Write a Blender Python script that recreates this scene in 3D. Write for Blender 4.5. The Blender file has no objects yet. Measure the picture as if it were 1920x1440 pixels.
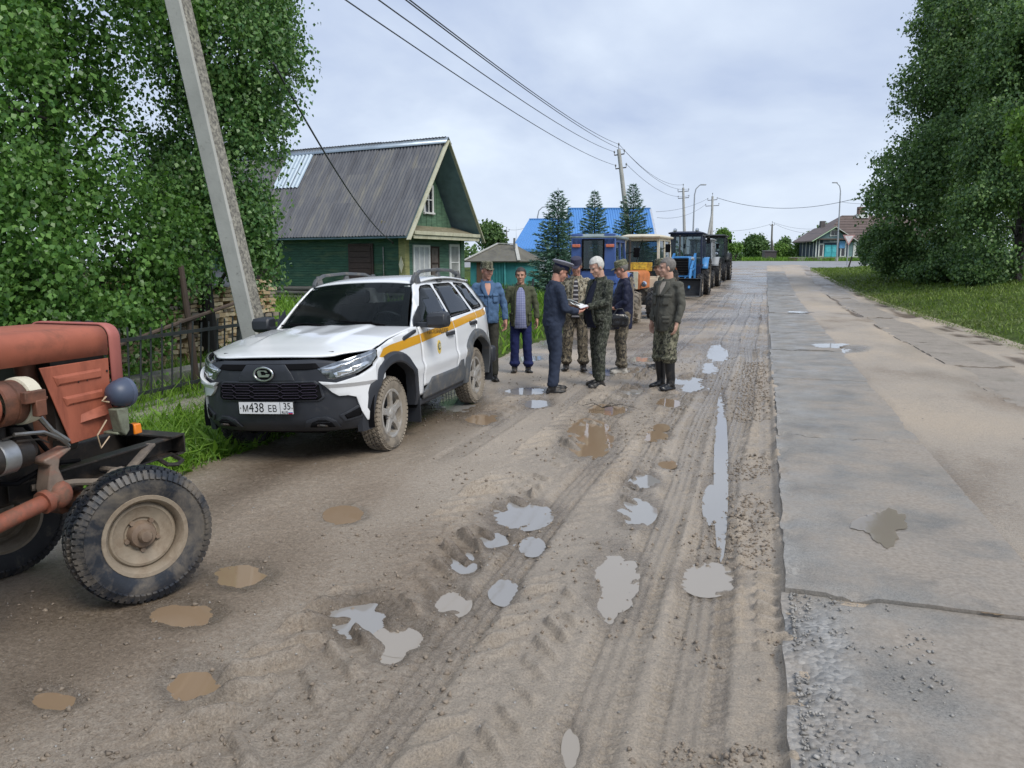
import bpy, bmesh, math, random
import numpy as np
from mathutils import Vector, Matrix, Euler

random.seed(11)
rng = np.random.default_rng(11)
R = math.radians
SC = bpy.context.scene
COL = SC.collection

# ------------------------------------------------------------------ camera, sky, sun, exposure
EYE = 1.62
FPX, HORIZON, VPX = 1443.0, 490.0, 1435.0
PITCH = math.atan((720 - HORIZON) / FPX)
YAW = math.atan2(VPX - 960, FPX / math.cos(PITCH))
cam_data = bpy.data.cameras.new("camera")
cam_data.sensor_width = 36.0
cam_data.lens = FPX / 1920 * 36.0
cam_data.clip_start, cam_data.clip_end = 0.05, 3000
cam = bpy.data.objects.new("camera", cam_data)
COL.objects.link(cam)
cam.location = (0, 0, EYE)
cam.rotation_euler = (R(90) - PITCH, 0, YAW)
SC.camera = cam

SUN_EL, SUN_AZ = 50, 122
world = bpy.data.worlds.new("World")
SC.world = world
world.use_nodes = True
wn, wl = world.node_tree.nodes, world.node_tree.links
wn.clear()
w_out = wn.new("ShaderNodeOutputWorld")
w_mix = wn.new("ShaderNodeMixShader")
w_sky = wn.new("ShaderNodeTexSky")
w_sky.sky_type = 'NISHITA'
w_sky.sun_disc = False
w_sky.sun_elevation = R(SUN_EL)
w_sky.sun_rotation = R(SUN_AZ)
w_b1 = wn.new("ShaderNodeBackground")
w_b1.inputs[1].default_value = 0.08
wl.new(w_sky.outputs[0], w_b1.inputs[0])
w_b2 = wn.new("ShaderNodeBackground")
w_b2.inputs[1].default_value = 1.0
w_tc = wn.new("ShaderNodeTexCoord")
w_sep = wn.new("ShaderNodeSeparateXYZ")
wl.new(w_tc.outputs['Generated'], w_sep.inputs[0])
# flatten the direction onto a cloud deck so clouds shrink toward the horizon
w_add = wn.new("ShaderNodeMath"); w_add.operation = 'MAXIMUM'; w_add.inputs[1].default_value = 0.0
wl.new(w_sep.outputs[2], w_add.inputs[0])
w_add2 = wn.new("ShaderNodeMath"); w_add2.operation = 'ADD'; w_add2.inputs[1].default_value = 0.38
wl.new(w_add.outputs[0], w_add2.inputs[0])
w_dx = wn.new("ShaderNodeMath"); w_dx.operation = 'DIVIDE'
w_dy = wn.new("ShaderNodeMath"); w_dy.operation = 'DIVIDE'
wl.new(w_sep.outputs[0], w_dx.inputs[0]); wl.new(w_add2.outputs[0], w_dx.inputs[1])
wl.new(w_sep.outputs[1], w_dy.inputs[0]); wl.new(w_add2.outputs[0], w_dy.inputs[1])
w_com = wn.new("ShaderNodeCombineXYZ")
wl.new(w_dx.outputs[0], w_com.inputs[0]); wl.new(w_dy.outputs[0], w_com.inputs[1])
w_n1 = wn.new("ShaderNodeTexNoise")
w_n1.inputs['Scale'].default_value = 1.35
w_n1.inputs['Detail'].default_value = 7
w_n1.inputs['Roughness'].default_value = 0.52
w_n1.inputs['Distortion'].default_value = 0.25
wl.new(w_com.outputs[0], w_n1.inputs['Vector'])
w_r = wn.new("ShaderNodeValToRGB")
w_r.color_ramp.elements[0].position = 0.36
w_r.color_ramp.elements[0].color = (0.260, 0.312, 0.430, 1)
w_r.color_ramp.elements[1].position = 0.66
w_r.color_ramp.elements[1].color = (0.455, 0.508, 0.582, 1)
e = w_r.color_ramp.elements.new(0.50); e.color = (0.345, 0.396, 0.490, 1)
wl.new(w_n1.outputs['Fac'], w_r.inputs[0])
# thin bright haze at the horizon
w_hz = wn.new("ShaderNodeMapRange")
w_hz.inputs[1].default_value = 0.0; w_hz.inputs[2].default_value = 0.16
w_hz.inputs[3].default_value = 0.55; w_hz.inputs[4].default_value = 0.0
wl.new(w_sep.outputs[2], w_hz.inputs[0])
w_mx = wn.new("ShaderNodeMixRGB")
w_mx.inputs[2].default_value = (0.435, 0.485, 0.560, 1)
wl.new(w_hz.outputs[0], w_mx.inputs[0]); wl.new(w_r.outputs[0], w_mx.inputs[1])
wl.new(w_mx.outputs[0], w_b2.inputs[0])
w_mix.inputs[0].default_value = 0.93
wl.new(w_b1.outputs[0], w_mix.inputs[1]); wl.new(w_b2.outputs[0], w_mix.inputs[2])
wl.new(w_mix.outputs[0], w_out.inputs[0])

sun_d = bpy.data.lights.new("sun", 'SUN')
sun_d.energy = 1.5
sun_d.angle = R(28)
sun_d.color = (1.0, 0.95, 0.87)
sun = bpy.data.objects.new("sun", sun_d)
COL.objects.link(sun)
sun.rotation_euler = (R(90 - SUN_EL), 0, R(180 - SUN_AZ))
SC.view_settings.view_transform = 'Standard'
SC.view_settings.look = 'None'
SC.view_settings.gamma = 1
SC.view_settings.use_curve_mapping = False
SC.view_settings.exposure = 0.92
SC.cycles.max_bounces = 6
SC.cycles.transparent_max_bounces = 12
SC.cycles.use_denoising = True

# ------------------------------------------------------------------ helpers: places
_c, _s, _cy, _sy = math.cos(PITCH), math.sin(PITCH), math.cos(YAW), math.sin(YAW)
def ray(px, py):
    x, y = (px - 960) / FPX, -(py - 720) / FPX
    fwd, up = _c + y * _s, -_s + y * _c
    return Vector((x * _cy - fwd * _sy, x * _sy + fwd * _cy, up))
def P(px, py, z=0.0):
    d = ray(px, py)
    return Vector((0, 0, EYE)) + d * ((z - EYE) / d.z)
def PD(px, py, dist):
    """the place seen at a pixel at a given level distance in front of the eye"""
    d = ray(px, py)
    return Vector((0, 0, EYE)) + d * (dist / (-d.x * _sy + d.y * _cy))

# ------------------------------------------------------------------ helpers: tags and meshes
def tag(o, label=None, cat=None, group=None, kind=None):
    if label: o['label'] = label
    if cat: o['category'] = cat
    if group: o['group'] = group
    if kind: o['kind'] = kind
    return o
def thing(name, label, cat, loc=(0, 0, 0), rot=(0, 0, 0), group=None):
    o = bpy.data.objects.new(name, None)
    COL.objects.link(o)
    o.empty_display_size = 0.2
    o.location = loc; o.rotation_euler = rot
    return tag(o, label, cat, group)
def link_mesh(name, me, mat, parent=None):
    o = bpy.data.objects.new(name, me)
    COL.objects.link(o)
    if mat and not me.materials: me.materials.append(mat)
    o.parent = parent
    return o
def copy_tree(o, parent=None, label=None):
    c = o.copy(); COL.objects.link(c); c.parent = parent
    if label: c['label'] = label
    for ch in o.children: copy_tree(ch, c)
    return c
def rot_to(d):
    return Vector(d).to_track_quat('Z', 'Y').to_matrix().to_4x4()

class MB:
    def __init__(s): s.v = []; s.f = []
    def add(s, vs, fs, M=None):
        b = len(s.v)
        if M is not None: vs = [M @ Vector(v) for v in vs]
        s.v.extend([tuple(v) for v in vs]); s.f.extend([tuple(i + b for i in f) for f in fs])
        return s
    def box(s, sz, loc=(0, 0, 0), rot=None, taper=1.0):
        x, y, z = sz[0] / 2, sz[1] / 2, sz[2] / 2
        vs = [(-x, -y, -z), (x, -y, -z), (x, y, -z), (-x, y, -z)] + [(a * x * taper, b * y * taper, z) for a, b in ((-1, -1), (1, -1), (1, 1), (-1, 1))]
        M = Matrix.Translation(loc)
        if rot is not None: M = M @ (rot if isinstance(rot, Matrix) else Euler(rot).to_matrix().to_4x4())
        return s.add(vs, [(3, 2, 1, 0), (4, 5, 6, 7), (0, 1, 5, 4), (1, 2, 6, 5), (2, 3, 7, 6), (3, 0, 4, 7)], M)
    def bar(s, a, b, w, h=None, up=(0, 0, 1)):
        a, b = Vector(a), Vector(b); d = b - a; L = d.length; d.normalize()
        u = Vector(up)
        if abs(u.dot(d)) > .98: u = Vector((1, 0, 0))
        x = u.cross(d).normalized(); y = d.cross(x)
        M = Matrix((x, y, d)).transposed().to_4x4(); M.translation = (a + b) / 2
        h = h or w
        vs = [(i * w / 2, j * h / 2, k * L / 2) for k in (-1, 1) for i, j in ((-1, -1), (1, -1), (1, 1), (-1, 1))]
        return s.add(vs, [(3, 2, 1, 0), (4, 5, 6, 7), (0, 1, 5, 4), (1, 2, 6, 5), (2, 3, 7, 6), (3, 0, 4, 7)], M)
    def tube(s, pts, rad, n=8, cap=True):
        pts = [Vector(p) for p in pts]
        if not hasattr(rad, '__len__'): rad = [rad] * len(pts)
        rings = []; prev = None
        for i, p in enumerate(pts):
            d = (pts[min(i + 1, len(pts) - 1)] - pts[max(i - 1, 0)]).normalized()
            if prev is None:
                u = Vector((0, 0, 1)) if abs(d.z) < .9 else Vector((1, 0, 0))
                x = u.cross(d).normalized()
            else:
                x = (prev - d * prev.dot(d)).normalized()
            prev = x; y = d.cross(x)
            rings.append([p + (x * math.cos(t) + y * math.sin(t)) * rad[i] for t in [2 * math.pi * k / n for k in range(n)]])
        return s.loft(rings, cap)
    def loft(s, rings, cap=True, M=None, closed=True):
        n = len(rings[0]); vs = [v for r in rings for v in r]; fs = []
        m = n if closed else n - 1
        for i in range(len(rings) - 1):
            for k in range(m):
                fs.append((i * n + k, i * n + (k + 1) % n, (i + 1) * n + (k + 1) % n, (i + 1) * n + k))
        if cap and closed:
            fs.append(tuple(range(n))[::-1]); fs.append(tuple((len(rings) - 1) * n + k for k in range(n)))
        return s.add(vs, fs, M)
    def lathe(s, prof, n=32, M=None, cap=False):
        rings = [[(r * math.cos(2 * math.pi * k / n), r * math.sin(2 * math.pi * k / n), z) for k in range(n)] for r, z in prof]
        return s.loft(rings, cap, M)
    def prism(s, poly, d0, d1, M=None):
        n = len(poly)
        vs = [(x, y, d0) for x, y in poly] + [(x, y, d1) for x, y in poly]
        fs = [tuple(range(n))[::-1], tuple(range(n, 2 * n))] + [(k, (k + 1) % n, n + (k + 1) % n, n + k) for k in range(n)]
        return s.add(vs, fs, M)
    def ell(s, loc, r, rot=None, nu=12, nv=8):
        M = Matrix.Translation(loc)
        if rot is not None: M = M @ (rot if isinstance(rot, Matrix) else Euler(rot).to_matrix().to_4x4())
        vs = [(0, 0, -r[2])]
        for i in range(1, nv):
            t = -math.pi / 2 + math.pi * i / nv
            for k in range(nu):
                a = 2 * math.pi * k / nu
                vs.append((r[0] * math.cos(t) * math.cos(a), r[1] * math.cos(t) * math.sin(a), r[2] * math.sin(t)))
        vs.append((0, 0, r[2])); fs = []
        for k in range(nu): fs.append((0, 1 + (k + 1) % nu, 1 + k))
        for i in range(nv - 2):
            for k in range(nu):
                a = 1 + i * nu
                fs.append((a + k, a + (k + 1) % nu, a + nu + (k + 1) % nu, a + nu + k))
        l = len(vs) - 1; a = 1 + (nv - 2) * nu
        for k in range(nu): fs.append((a + k, a + (k + 1) % nu, l))
        return s.add(vs, fs, M)
    def cap(s, a, b, ra, rb, n=10):
        """limb piece: tapered tube with round ends"""
        s.tube([a, b], [ra, rb], n); s.ell(a, (ra,) * 3, None, n, 6); s.ell(b, (rb,) * 3, None, n, 6)
        return s
    def patch(s, fn, nu, nv, flip=False):
        vs = [fn(i / nu, j / nv) for j in range(nv + 1) for i in range(nu + 1)]
        fs = [(j * (nu + 1) + i, j * (nu + 1) + i + 1, (j + 1) * (nu + 1) + i + 1, (j + 1) * (nu + 1) + i) for j in range(nv) for i in range(nu)]
        if flip: fs = [f[::-1] for f in fs]
        return s.add(vs, fs)
    def mesh(s, name, smooth=35):
        me = bpy.data.meshes.new(name)
        me.from_pydata(s.v, [], s.f); me.update()
        if smooth:
            me.polygons.foreach_set('use_smooth', [True] * len(me.polygons))
            me.set_sharp_from_angle(angle=R(smooth))
        return me
    def build(s, name, mat, parent=None, smooth=35, bevel=0, solid=0, seg=2):
        o = link_mesh(name, s.mesh(name, smooth), mat, parent)
        if solid:
            m = o.modifiers.new('solid', 'SOLIDIFY'); m.thickness = solid; m.offset = -1
        if bevel:
            m = o.modifiers.new('bevel', 'BEVEL'); m.width = bevel; m.segments = seg; m.limit_method = 'ANGLE'; m.angle_limit = R(40)
        return o

def np_mesh(name, verts, quads, mat, parent=None, smooth=False, tris=False):
    me = bpy.data.meshes.new(name)
    k = 3 if tris else 4
    nf = len(quads)
    me.vertices.add(len(verts)); me.vertices.foreach_set('co', np.ascontiguousarray(verts, dtype=np.float32).ravel())
    me.loops.add(nf * k); me.loops.foreach_set('vertex_index', np.ascontiguousarray(quads, dtype=np.int32).ravel())
    me.polygons.add(nf)
    me.polygons.foreach_set('loop_start', np.arange(0, nf * k, k, dtype=np.int32))
    if smooth: me.polygons.foreach_set('use_smooth', np.ones(nf, dtype=bool))
    me.update(calc_edges=True)
    return link_mesh(name, me, mat, parent)

# ------------------------------------------------------------------ helpers: noise on arrays
_tab = np.random.default_rng(3).random((8, 256, 256))
def vnoise(x, y, seed=0):
    t = _tab[seed % 8]; x = x + seed * 17.3; y = y + seed * 9.1
    xi, yi = np.floor(x).astype(int), np.floor(y).astype(int)
    fx, fy = x - xi, y - yi
    fx, fy = fx * fx * (3 - 2 * fx), fy * fy * (3 - 2 * fy)
    a, b = t[xi & 255, yi & 255], t[(xi + 1) & 255, yi & 255]
    c, d = t[xi & 255, (yi + 1) & 255], t[(xi + 1) & 255, (yi + 1) & 255]
    return (a * (1 - fx) + b * fx) * (1 - fy) + (c * (1 - fx) + d * fx) * fy
def fbm(x, y, f, octv=4, seed=0, gain=0.5):
    o = 0; a = 1; n = 0
    for i in range(octv):
        o = o + a * vnoise(x * f, y * f, seed + i); n += a; a *= gain; f *= 2.03
    return o / n - 0.5
def sstep(a, b, x):
    t = np.clip((x - a) / (b - a), 0, 1)
    return t * t * (3 - 2 * t)

# ------------------------------------------------------------------ materials
def nmat(name):
    m = bpy.data.materials.new(name); m.use_nodes = True
    n, l = m.node_tree.nodes, m.node_tree.links
    return m, n, l, n['Principled BSDF']
def ramp(n, stops, interp='LINEAR'):
    r = n.new('ShaderNodeValToRGB'); cr = r.color_ramp; cr.interpolation = interp
    while len(cr.elements) > 1: cr.elements.remove(cr.elements[-1])
    cr.elements[0].position = stops[0][0]; cr.elements[0].color = (*stops[0][1], 1)
    for p, c in stops[1:]:
        e = cr.elements.new(p); e.color = (*c, 1)
    return r
def noise(n, l, vec, scale, detail=4, rough=.55, dist=0):
    t = n.new('ShaderNodeTexNoise'); t.inputs['Scale'].default_value = scale
    t.inputs['Detail'].default_value = detail; t.inputs['Roughness'].default_value = rough
    t.inputs['Distortion'].default_value = dist
    if vec is not None: l.new(vec, t.inputs['Vector'])
    return t.outputs['Fac']
def mixc(n, l, fac, a, b, mode='MIX'):
    m = n.new('ShaderNodeMixRGB'); m.blend_type = mode
    for i, v in ((0, fac), (1, a), (2, b)):
        if isinstance(v, (int, float)): m.inputs[i].default_value = v if i == 0 else (v, v, v, 1)
        elif isinstance(v, tuple): m.inputs[i].default_value = (*v, 1)
        else: l.new(v, m.inputs[i])
    return m.outputs[0]
def mth(n, l, op, a, b=None, clamp=False):
    m = n.new('ShaderNodeMath'); m.operation = op; m.use_clamp = clamp
    for i, v in ((0, a), (1, b)):
        if v is None: continue
        if isinstance(v, (int, float)): m.inputs[i].default_value = v
        else: l.new(v, m.inputs[i])
    return m.outputs[0]
def rng_map(n, l, v, a, b, c, d):
    m = n.new('ShaderNodeMapRange'); l.new(v, m.inputs[0])
    for i, k in enumerate((a, b, c, d)): m.inputs[i + 1].default_value = k
    return m.outputs[0]
def bump(n, l, bsdf, h, strength=.3, dist=.01):
    b = n.new('ShaderNodeBump'); b.inputs['Strength'].default_value = strength; b.inputs['Distance'].default_value = dist
    l.new(h, b.inputs['Height']); l.new(b.outputs[0], bsdf.inputs['Normal'])
    return b
def mat(name, col, rough=.6, metal=0, var=.18, scale=5, bs=0, bscale=60, bdist=.004, dirt=None, dirt_amt=.45, dirt_scale=7, coat=0, spec=.5, stretch=None):
    """painted, wooden or cloth surface: colour with slow variation, optional dirt patches and fine relief"""
    m, n, l, b = nmat(name)
    tc = n.new('ShaderNodeTexCoord'); vec = tc.outputs['Object']
    if stretch:
        mp = n.new('ShaderNodeMapping'); mp.inputs['Scale'].default_value = stretch; l.new(vec, mp.inputs['Vector']); vec = mp.outputs[0]
    f = noise(n, l, vec, scale, 5, .6)
    dk = tuple(c * (1 - var) for c in col); lt = tuple(min(1, c * (1 + var)) for c in col)
    c = ramp(n, [(.3, dk), (.7, lt)]); l.new(f, c.inputs[0]); out = c.outputs[0]
    b.inputs['Roughness'].default_value = rough
    if dirt:
        g = noise(n, l, vec, dirt_scale, 8, .68, .4)
        k = rng_map(n, l, g, 1 - dirt_amt - .12, 1 - dirt_amt + .14, 0, 1)
        out = mixc(n, l, k, out, dirt)
        l.new(rng_map(n, l, k, 0, 1, rough, .85), b.inputs['Roughness'])
    l.new(out, b.inputs['Base Color'])
    b.inputs['Metallic'].default_value = metal
    b.inputs['Coat Weight'].default_value = coat
    b.inputs['Coat Roughness'].default_value = .08
    b.inputs['Specular IOR Level'].default_value = spec
    if bs:
        bump(n, l, b, noise(n, l, vec, bscale, 6, .6), bs, bdist)
    return m
def camo(name, cols, scale=9, stretch=(1, 1, .7), rough=.85):
    m, n, l, b = nmat(name)
    tc = n.new('ShaderNodeTexCoord'); mp = n.new('ShaderNodeMapping'); mp.inputs['Scale'].default_value = stretch
    l.new(tc.outputs['Object'], mp.inputs['Vector'])
    out = None
    for i, c in enumerate(cols):
        if i == 0: out = c; continue
        mp2 = n.new('ShaderNodeMapping'); mp2.inputs['Location'].default_value = (3.1 * i, 1.7 * i, 5.3 * i); l.new(mp.outputs[0], mp2.inputs['Vector'])
        f = noise(n, l, mp2.outputs[0], scale * (1 + .35 * i), 3, .6, 1.1)
        k = rng_map(n, l, f, .535, .555, 0, 1)
        out = mixc(n, l, k, out, c)
    l.new(out, b.inputs['Base Color']); b.inputs['Roughness'].default_value = rough
    bump(n, l, b, noise(n, l, tc.outputs['Object'], 22, 4), .35, .012)
    return m
# ================================================================== SETTING: ground
def edge_r(y): return np.interp(y, [0, 16, 42, 62, 70], [4.6, 4.35, 3.75, 3.2, 3.0])
EDGE_L = -4.35
def base(x, y):
    x = np.asarray(x, float); y = np.asarray(y, float)
    z = 1.65 * sstep(25, 95, y)
    z = z - 0.052 * np.clip(-3.3 - x, 0, 1.7) * (1 - sstep(12, 18, y))
    er = edge_r(y)
    z = z + 0.55 * sstep(0.2, 6.5, x - er) * (1 - sstep(58, 68, y)) * sstep(4, 20, y + 0 * x) + 0.10 * sstep(0, 1.2, x - er) * (1 - sstep(58, 68, y))
    return z
PUDDLES = [ # px, py, rx, ry, depth, muddy (1) or mirror-like (0)
 (1155,1078,36,46,.030,.3),(1137,1132,18,26,.026,.3),(1328,1080,42,26,.03,.3),(1334,940,14,30,.03,.1),(1352,830,10,96,.036,.1),
 (980,962,46,22,.034,.1),(930,1010,30,15,.03,.1),(998,1020,20,15,.03,.1),(945,1105,24,20,.034,.1),(870,1055,24,20,.034,.2),
 (845,1125,32,22,.032,.3),(680,1155,56,30,.036,.2),(752,1195,46,24,.03,.5),(1195,955,30,22,.034,.2),(1208,900,24,11,.034,.2),
 (1228,815,20,8,.036,1),(1240,799,13,6,.036,1),(1105,815,36,30,.036,1),(1135,766,32,9,.036,.9),(645,962,32,15,.036,1),
 (365,1280,46,30,.036,1),(340,1148,54,20,.032,1),(98,1307,42,18,.032,1),(455,1075,46,18,.026,1),(905,783,26,9,.036,.9),
 (985,732,34,6,.036,.1),(1005,755,22,6,.036,.1),(1292,712,34,7,.036,0),(1300,726,24,6,.036,0),(1185,734,22,5,.036,.1),(1252,752,22,10,.036,.8),
 (1345,662,16,16,.036,0),(1330,690,14,10,.036,0),(860,742,30,22,.036,.1),(1070,1395,14,30,.03,.5),(730,1225,26,16,.03,.6),(1050,640,30,6,.034,0),
 (1590,662,26,5,.05,0),(1250,868,16,7,.03,.9),(1155,696,40,5,.036,0),(1210,672,30,4,.036,0),(990,668,26,5,.036,0)]
def _ell(px, py, rx, ry):
    c = P(px, py); u = P(px + rx, py) - c; v = (P(px, py - ry) - P(px, py + ry)) / 2
    return c, u, v, np.linalg.inv(np.array([[u.x, v.x], [u.y, v.y]]))
PUD = [(*_ell(*p[:4]), p[4], p[5]) for p in PUDDLES]

def road_height(X, Y):
    """mud with ruts, tyre prints and hollows; also how wet and how brown it is"""
    h = 0.030 * fbm(X, Y, .55, 3, 1) + 0.016 * fbm(X, Y, 2.3, 4, 2) + 0.007 * fbm(X, Y, 11, 3, 4)
    rough = sstep(-.15, .25, fbm(X, Y, .8, 3, 5))
    h += 0.020 * rough * fbm(X, Y, 26, 3, 3)
    mid = sstep(-2.3, -1.6, X) * (1 - sstep(.05, .2, X))
    h += 0.022 * mid * fbm(X, Y, 15, 3, 6)
    wet = 0.42 + 1.0 * fbm(X, Y * .5, .9, 4, 2) + .22 * mid
    tone = 0.55 + 1.0 * fbm(X, Y * .6, .7, 4, 7)
    chew = sstep(-.12, .12, fbm(X, Y, 3.1, 3, 6))
    def wob(k, a=.03): return a * np.sin(Y * .55 + k) + a * .5 * np.sin(Y * 1.3 + 2 * k)
    # car tyre prints: long grooves with short sipes
    for xc, hw, dep, k, lo, hi in ((-.53, .105, .9, .4, 0, 40), (-.20, .12, 1.0, 1.7, 0, 40), (-1.19, .085, .9, 2.2, 0, 9), (-2.45, .09, .5, 3.1, 5.5, 40), (-.85, .09, .6, .9, 5, 40), (-1.5, .09, .5, 4.4, 7, 40), (-2.05, .09, .4, 5.4, 8, 40)):
        d = X - xc - wob(k); a = np.abs(d); inb = (1 - sstep(hw, hw + .03, a)) * sstep(lo, lo + .5, Y) * (1 - sstep(hi - 4, hi, Y))
        g = np.exp(-((a - .026) / .012) ** 2) + np.exp(-((a - .072) / .012) ** 2)
        sip = sstep(-.3, .5, np.sin(Y * 2 * np.pi / .052 + np.sign(d) * 1.2)) * sstep(.055, .075, a)
        br = .55 + .45 * chew
        h -= inb * dep * br * (.011 + .013 * g + .018 * sip * (.4 + .9 * vnoise(X * 9, Y * 9, 5)))
        h += dep * .012 * np.exp(-((a - hw - .045) / .035) ** 2) * br * sstep(lo, lo + .5, Y) * (.6 + fbm(X, Y, 9, 2, 1))
        wet += inb * .28
    # tractor prints: slanted lugs
    for xc, hw, dep, k, pit, lo, hi, sl in ((-1.72, .24, 1.45, .2, .21, 0, 16, .9), (-.90, .15, .8, 1.3, .17, 0, 16, 1.0), (.03, .13, .9, 2.6, .13, 0, 30, .25), (-2.7, .2, .5, 4.0, .2, 7, 30, .9), (-1.1, .2, .5, 5.0, .2, 9, 34, .9)):
        d = X - xc - wob(k, .02); a = np.abs(d); inb = (1 - sstep(hw, hw + .04, a)) * sstep(lo, lo + .6, Y) * (1 - sstep(hi - 4, hi, Y))
        ph = (Y + sl * a + .4 * pit * (d > 0)) / pit + .25 * fbm(X, Y, 4, 2, 3)
        fr = ph - np.floor(ph)
        lug = sstep(0, .10, fr) * (1 - sstep(.30, .62, fr)) * sstep(.015, .04, a)
        br = .5 + .6 * chew
        h += inb * dep * br * sstep(-.16, .10, fbm(X, Y, 2.2, 4, 4)) * (.036 * lug * (.55 + .9 * vnoise(X * 14, Y * 14, 2)) - .007)
    # clods at the slab edge
    h += .030 * np.exp(-((X - .06) / .10) ** 2) * (fbm(X, Y, 7, 3, 2) + .2)
    h += .02 * sstep(-.35, .1, X) * (1 - sstep(.12, .17, X)) * fbm(X, Y, 13, 3, 5)
    # right of the slab edge: bed below the slabs, mud on and between them
    slab1 = sstep(.12, .17, X) * (1 - sstep(1.22, 1.42 , X + .16 * fbm(X, Y, 1.3, 3, 1)))
    slab2 = sstep(2.72, 2.95, X + .3 * fbm(X, Y, 1.1, 3, 4)) * (1 - sstep(3.30, 3.5, X + .3 * fbm(X, Y, .9, 3, 6)))
    right = sstep(.12, .17, X)
    up = .072 + .5 * (.03 * fbm(X, Y, .7, 3, 3)) + .020 * sstep(1.3, 2.0, X) * (1 - sstep(2.3, 2.7, X))
    h = h * (1 - .15 * right) + right * up
    h -= .036 * slab1 + .036 * slab2 * sstep(8, 11, Y)
    tone += right * (.20 - .3 * slab2 + 1.0 * fbm(X, Y * .35, 1.1, 5, 6))
    wet += right * (.02 + .25 * slab2)
    # dark wet wheel lines near the right edge and in the left road
    for xc, w, y0, y1 in ((3.95, .16, 10, 45), (4.25, .10, 12, 30), (2.62, .08, 16, 45), (3.35, .1, 8, 17)):
        b = np.exp(-((X - xc - wob(xc, .05)) / w) ** 2) * sstep(y0, y0 + 2, Y) * (1 - sstep(y1 - 8, y1, Y)) * sstep(-.1, .15, fbm(X, Y, 1.2, 3, 2) + .06)
        h -= .02 * b; tone -= .9 * b
    # long wheel hollow
    dd = np.exp(-((X + 2.55) / .35) ** 2) * (1 - sstep(4.5, 6.5, Y)) + .6 * np.exp(-((X + 3.6 + .1 * (Y - 5)) / .3) ** 2)
    tone -= .22 * dd; h -= .01 * dd
    # far road: long low ripples that hold water
    farz = sstep(9, 15, Y) * (1 - right)
    rp = fbm(X * .55, Y, 1.6, 3, 4)
    h += farz * .03 * rp
    wet += farz * (.25 - 1.6 * np.clip(rp, -.3, .3))
    tone -= farz * .12
    h -= .30 * sstep(.25, .9, X - edge_r(Y)) + .30 * sstep(.3, .8, EDGE_L - X)
    # wetter under the car, its shade painted into the tone; damp round the puddles
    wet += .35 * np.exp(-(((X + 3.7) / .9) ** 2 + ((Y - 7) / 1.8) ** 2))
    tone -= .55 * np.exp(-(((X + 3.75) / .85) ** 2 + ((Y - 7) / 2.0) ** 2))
    for c, u, v, Mi, dep, mud in PUD:
        if abs(c.x) > 6: continue
        e = np.stack([X - c.x, Y - c.y])
        q1 = Mi[0, 0] * e[0] + Mi[0, 1] * e[1]; q2 = Mi[1, 0] * e[0] + Mi[1, 1] * e[1]
        q = np.sqrt(q1 * q1 + q2 * q2)
        m = q < 2.4
        if not m.any(): continue
        qq = q[m] + .9 * fbm(X[m], Y[m], 5 / max(.6, c.y * .2), 5, 2, .62)
        t = 1 - sstep(.15, 1.75, qq)
        lvl = -.010 + (.072 if c.x > .2 else 0)
        h[m] = h[m] * (1 - .50 * t) + t * (lvl - dep * .82)
        wet[m] += 1.0 * (1 - sstep(.8, 2.2, qq)); tone[m] += (mud - .45) * .5 * t
    return h, np.clip(wet, 0, 1.3), np.clip(tone, -.2, 1.3)

def grid_sheet(name, xs, ys, zf, material, attrs=True):
    X, Y = np.meshgrid(xs, ys)
    if attrs:
        H, W, T = road_height(X, Y)
        Z = base(X, Y) + H
    else: Z = zf(X, Y)
    nx, ny = len(xs), len(ys)
    idx = np.arange(nx * ny).reshape(ny, nx)
    q = np.stack([idx[:-1, :-1], idx[:-1, 1:], idx[1:, 1:], idx[1:, :-1]], -1).reshape(-1, 4)
    o = np_mesh(name, np.stack([X, Y, Z], -1).reshape(-1, 3), q, material, smooth=True)
    if attrs:
        for nm, a in (('wet', W), ('tone', T)):
            at = o.data.attributes.new(nm, 'FLOAT', 'POINT'); at.data.foreach_set('value', a.astype(np.float32).ravel())
    return tag(o, kind='structure')

def mud_material():
    m, n, l, b = nmat('mud')
    tc = n.new('ShaderNodeTexCoord'); v = tc.outputs['Object']
    at = n.new('ShaderNodeAttribute'); at.attribute_name = 'wet'; wet = at.outputs['Fac']
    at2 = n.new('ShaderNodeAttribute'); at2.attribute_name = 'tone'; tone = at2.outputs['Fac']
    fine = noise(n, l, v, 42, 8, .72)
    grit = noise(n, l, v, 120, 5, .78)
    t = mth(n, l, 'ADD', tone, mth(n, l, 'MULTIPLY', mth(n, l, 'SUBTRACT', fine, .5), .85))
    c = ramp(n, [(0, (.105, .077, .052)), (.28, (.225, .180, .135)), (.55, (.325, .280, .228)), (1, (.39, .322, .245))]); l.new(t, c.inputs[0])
    g = ramp(n, [(.34, (.50, .49, .48)), (.5, (.98, .98, .98)), (.68, (1.45, 1.42, 1.38))]); l.new(grit, g.inputs[0])
    col = mixc(n, l, .8, c.outputs[0], g.outputs[0], 'MULTIPLY')
    wd = rng_map(n, l, wet, .45, 1.35, 1.06, .66)
    hs = n.new('ShaderNodeHueSaturation'); l.new(col, hs.inputs['Color']); l.new(wd, hs.inputs['Value'])
    l.new(hs.outputs[0], b.inputs['Base Color'])
    wn2 = mth(n, l, 'ADD', wet, mth(n, l, 'MULTIPLY', mth(n, l, 'SUBTRACT', noise(n, l, v, 24, 5, .6), .5), .9))
    l.new(rng_map(n, l, wn2, .25, 1.1, .72, .18), b.inputs['Roughness'])
    b.inputs['Specular IOR Level'].default_value = .45
    hgt = mth(n, l, 'ADD', mth(n, l, 'MULTIPLY', fine, .9), mth(n, l, 'MULTIPLY', grit, .45))
    bm = bump(n, l, b, hgt, 1.0, .011)
    return m
MUD = mud_material()
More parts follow.
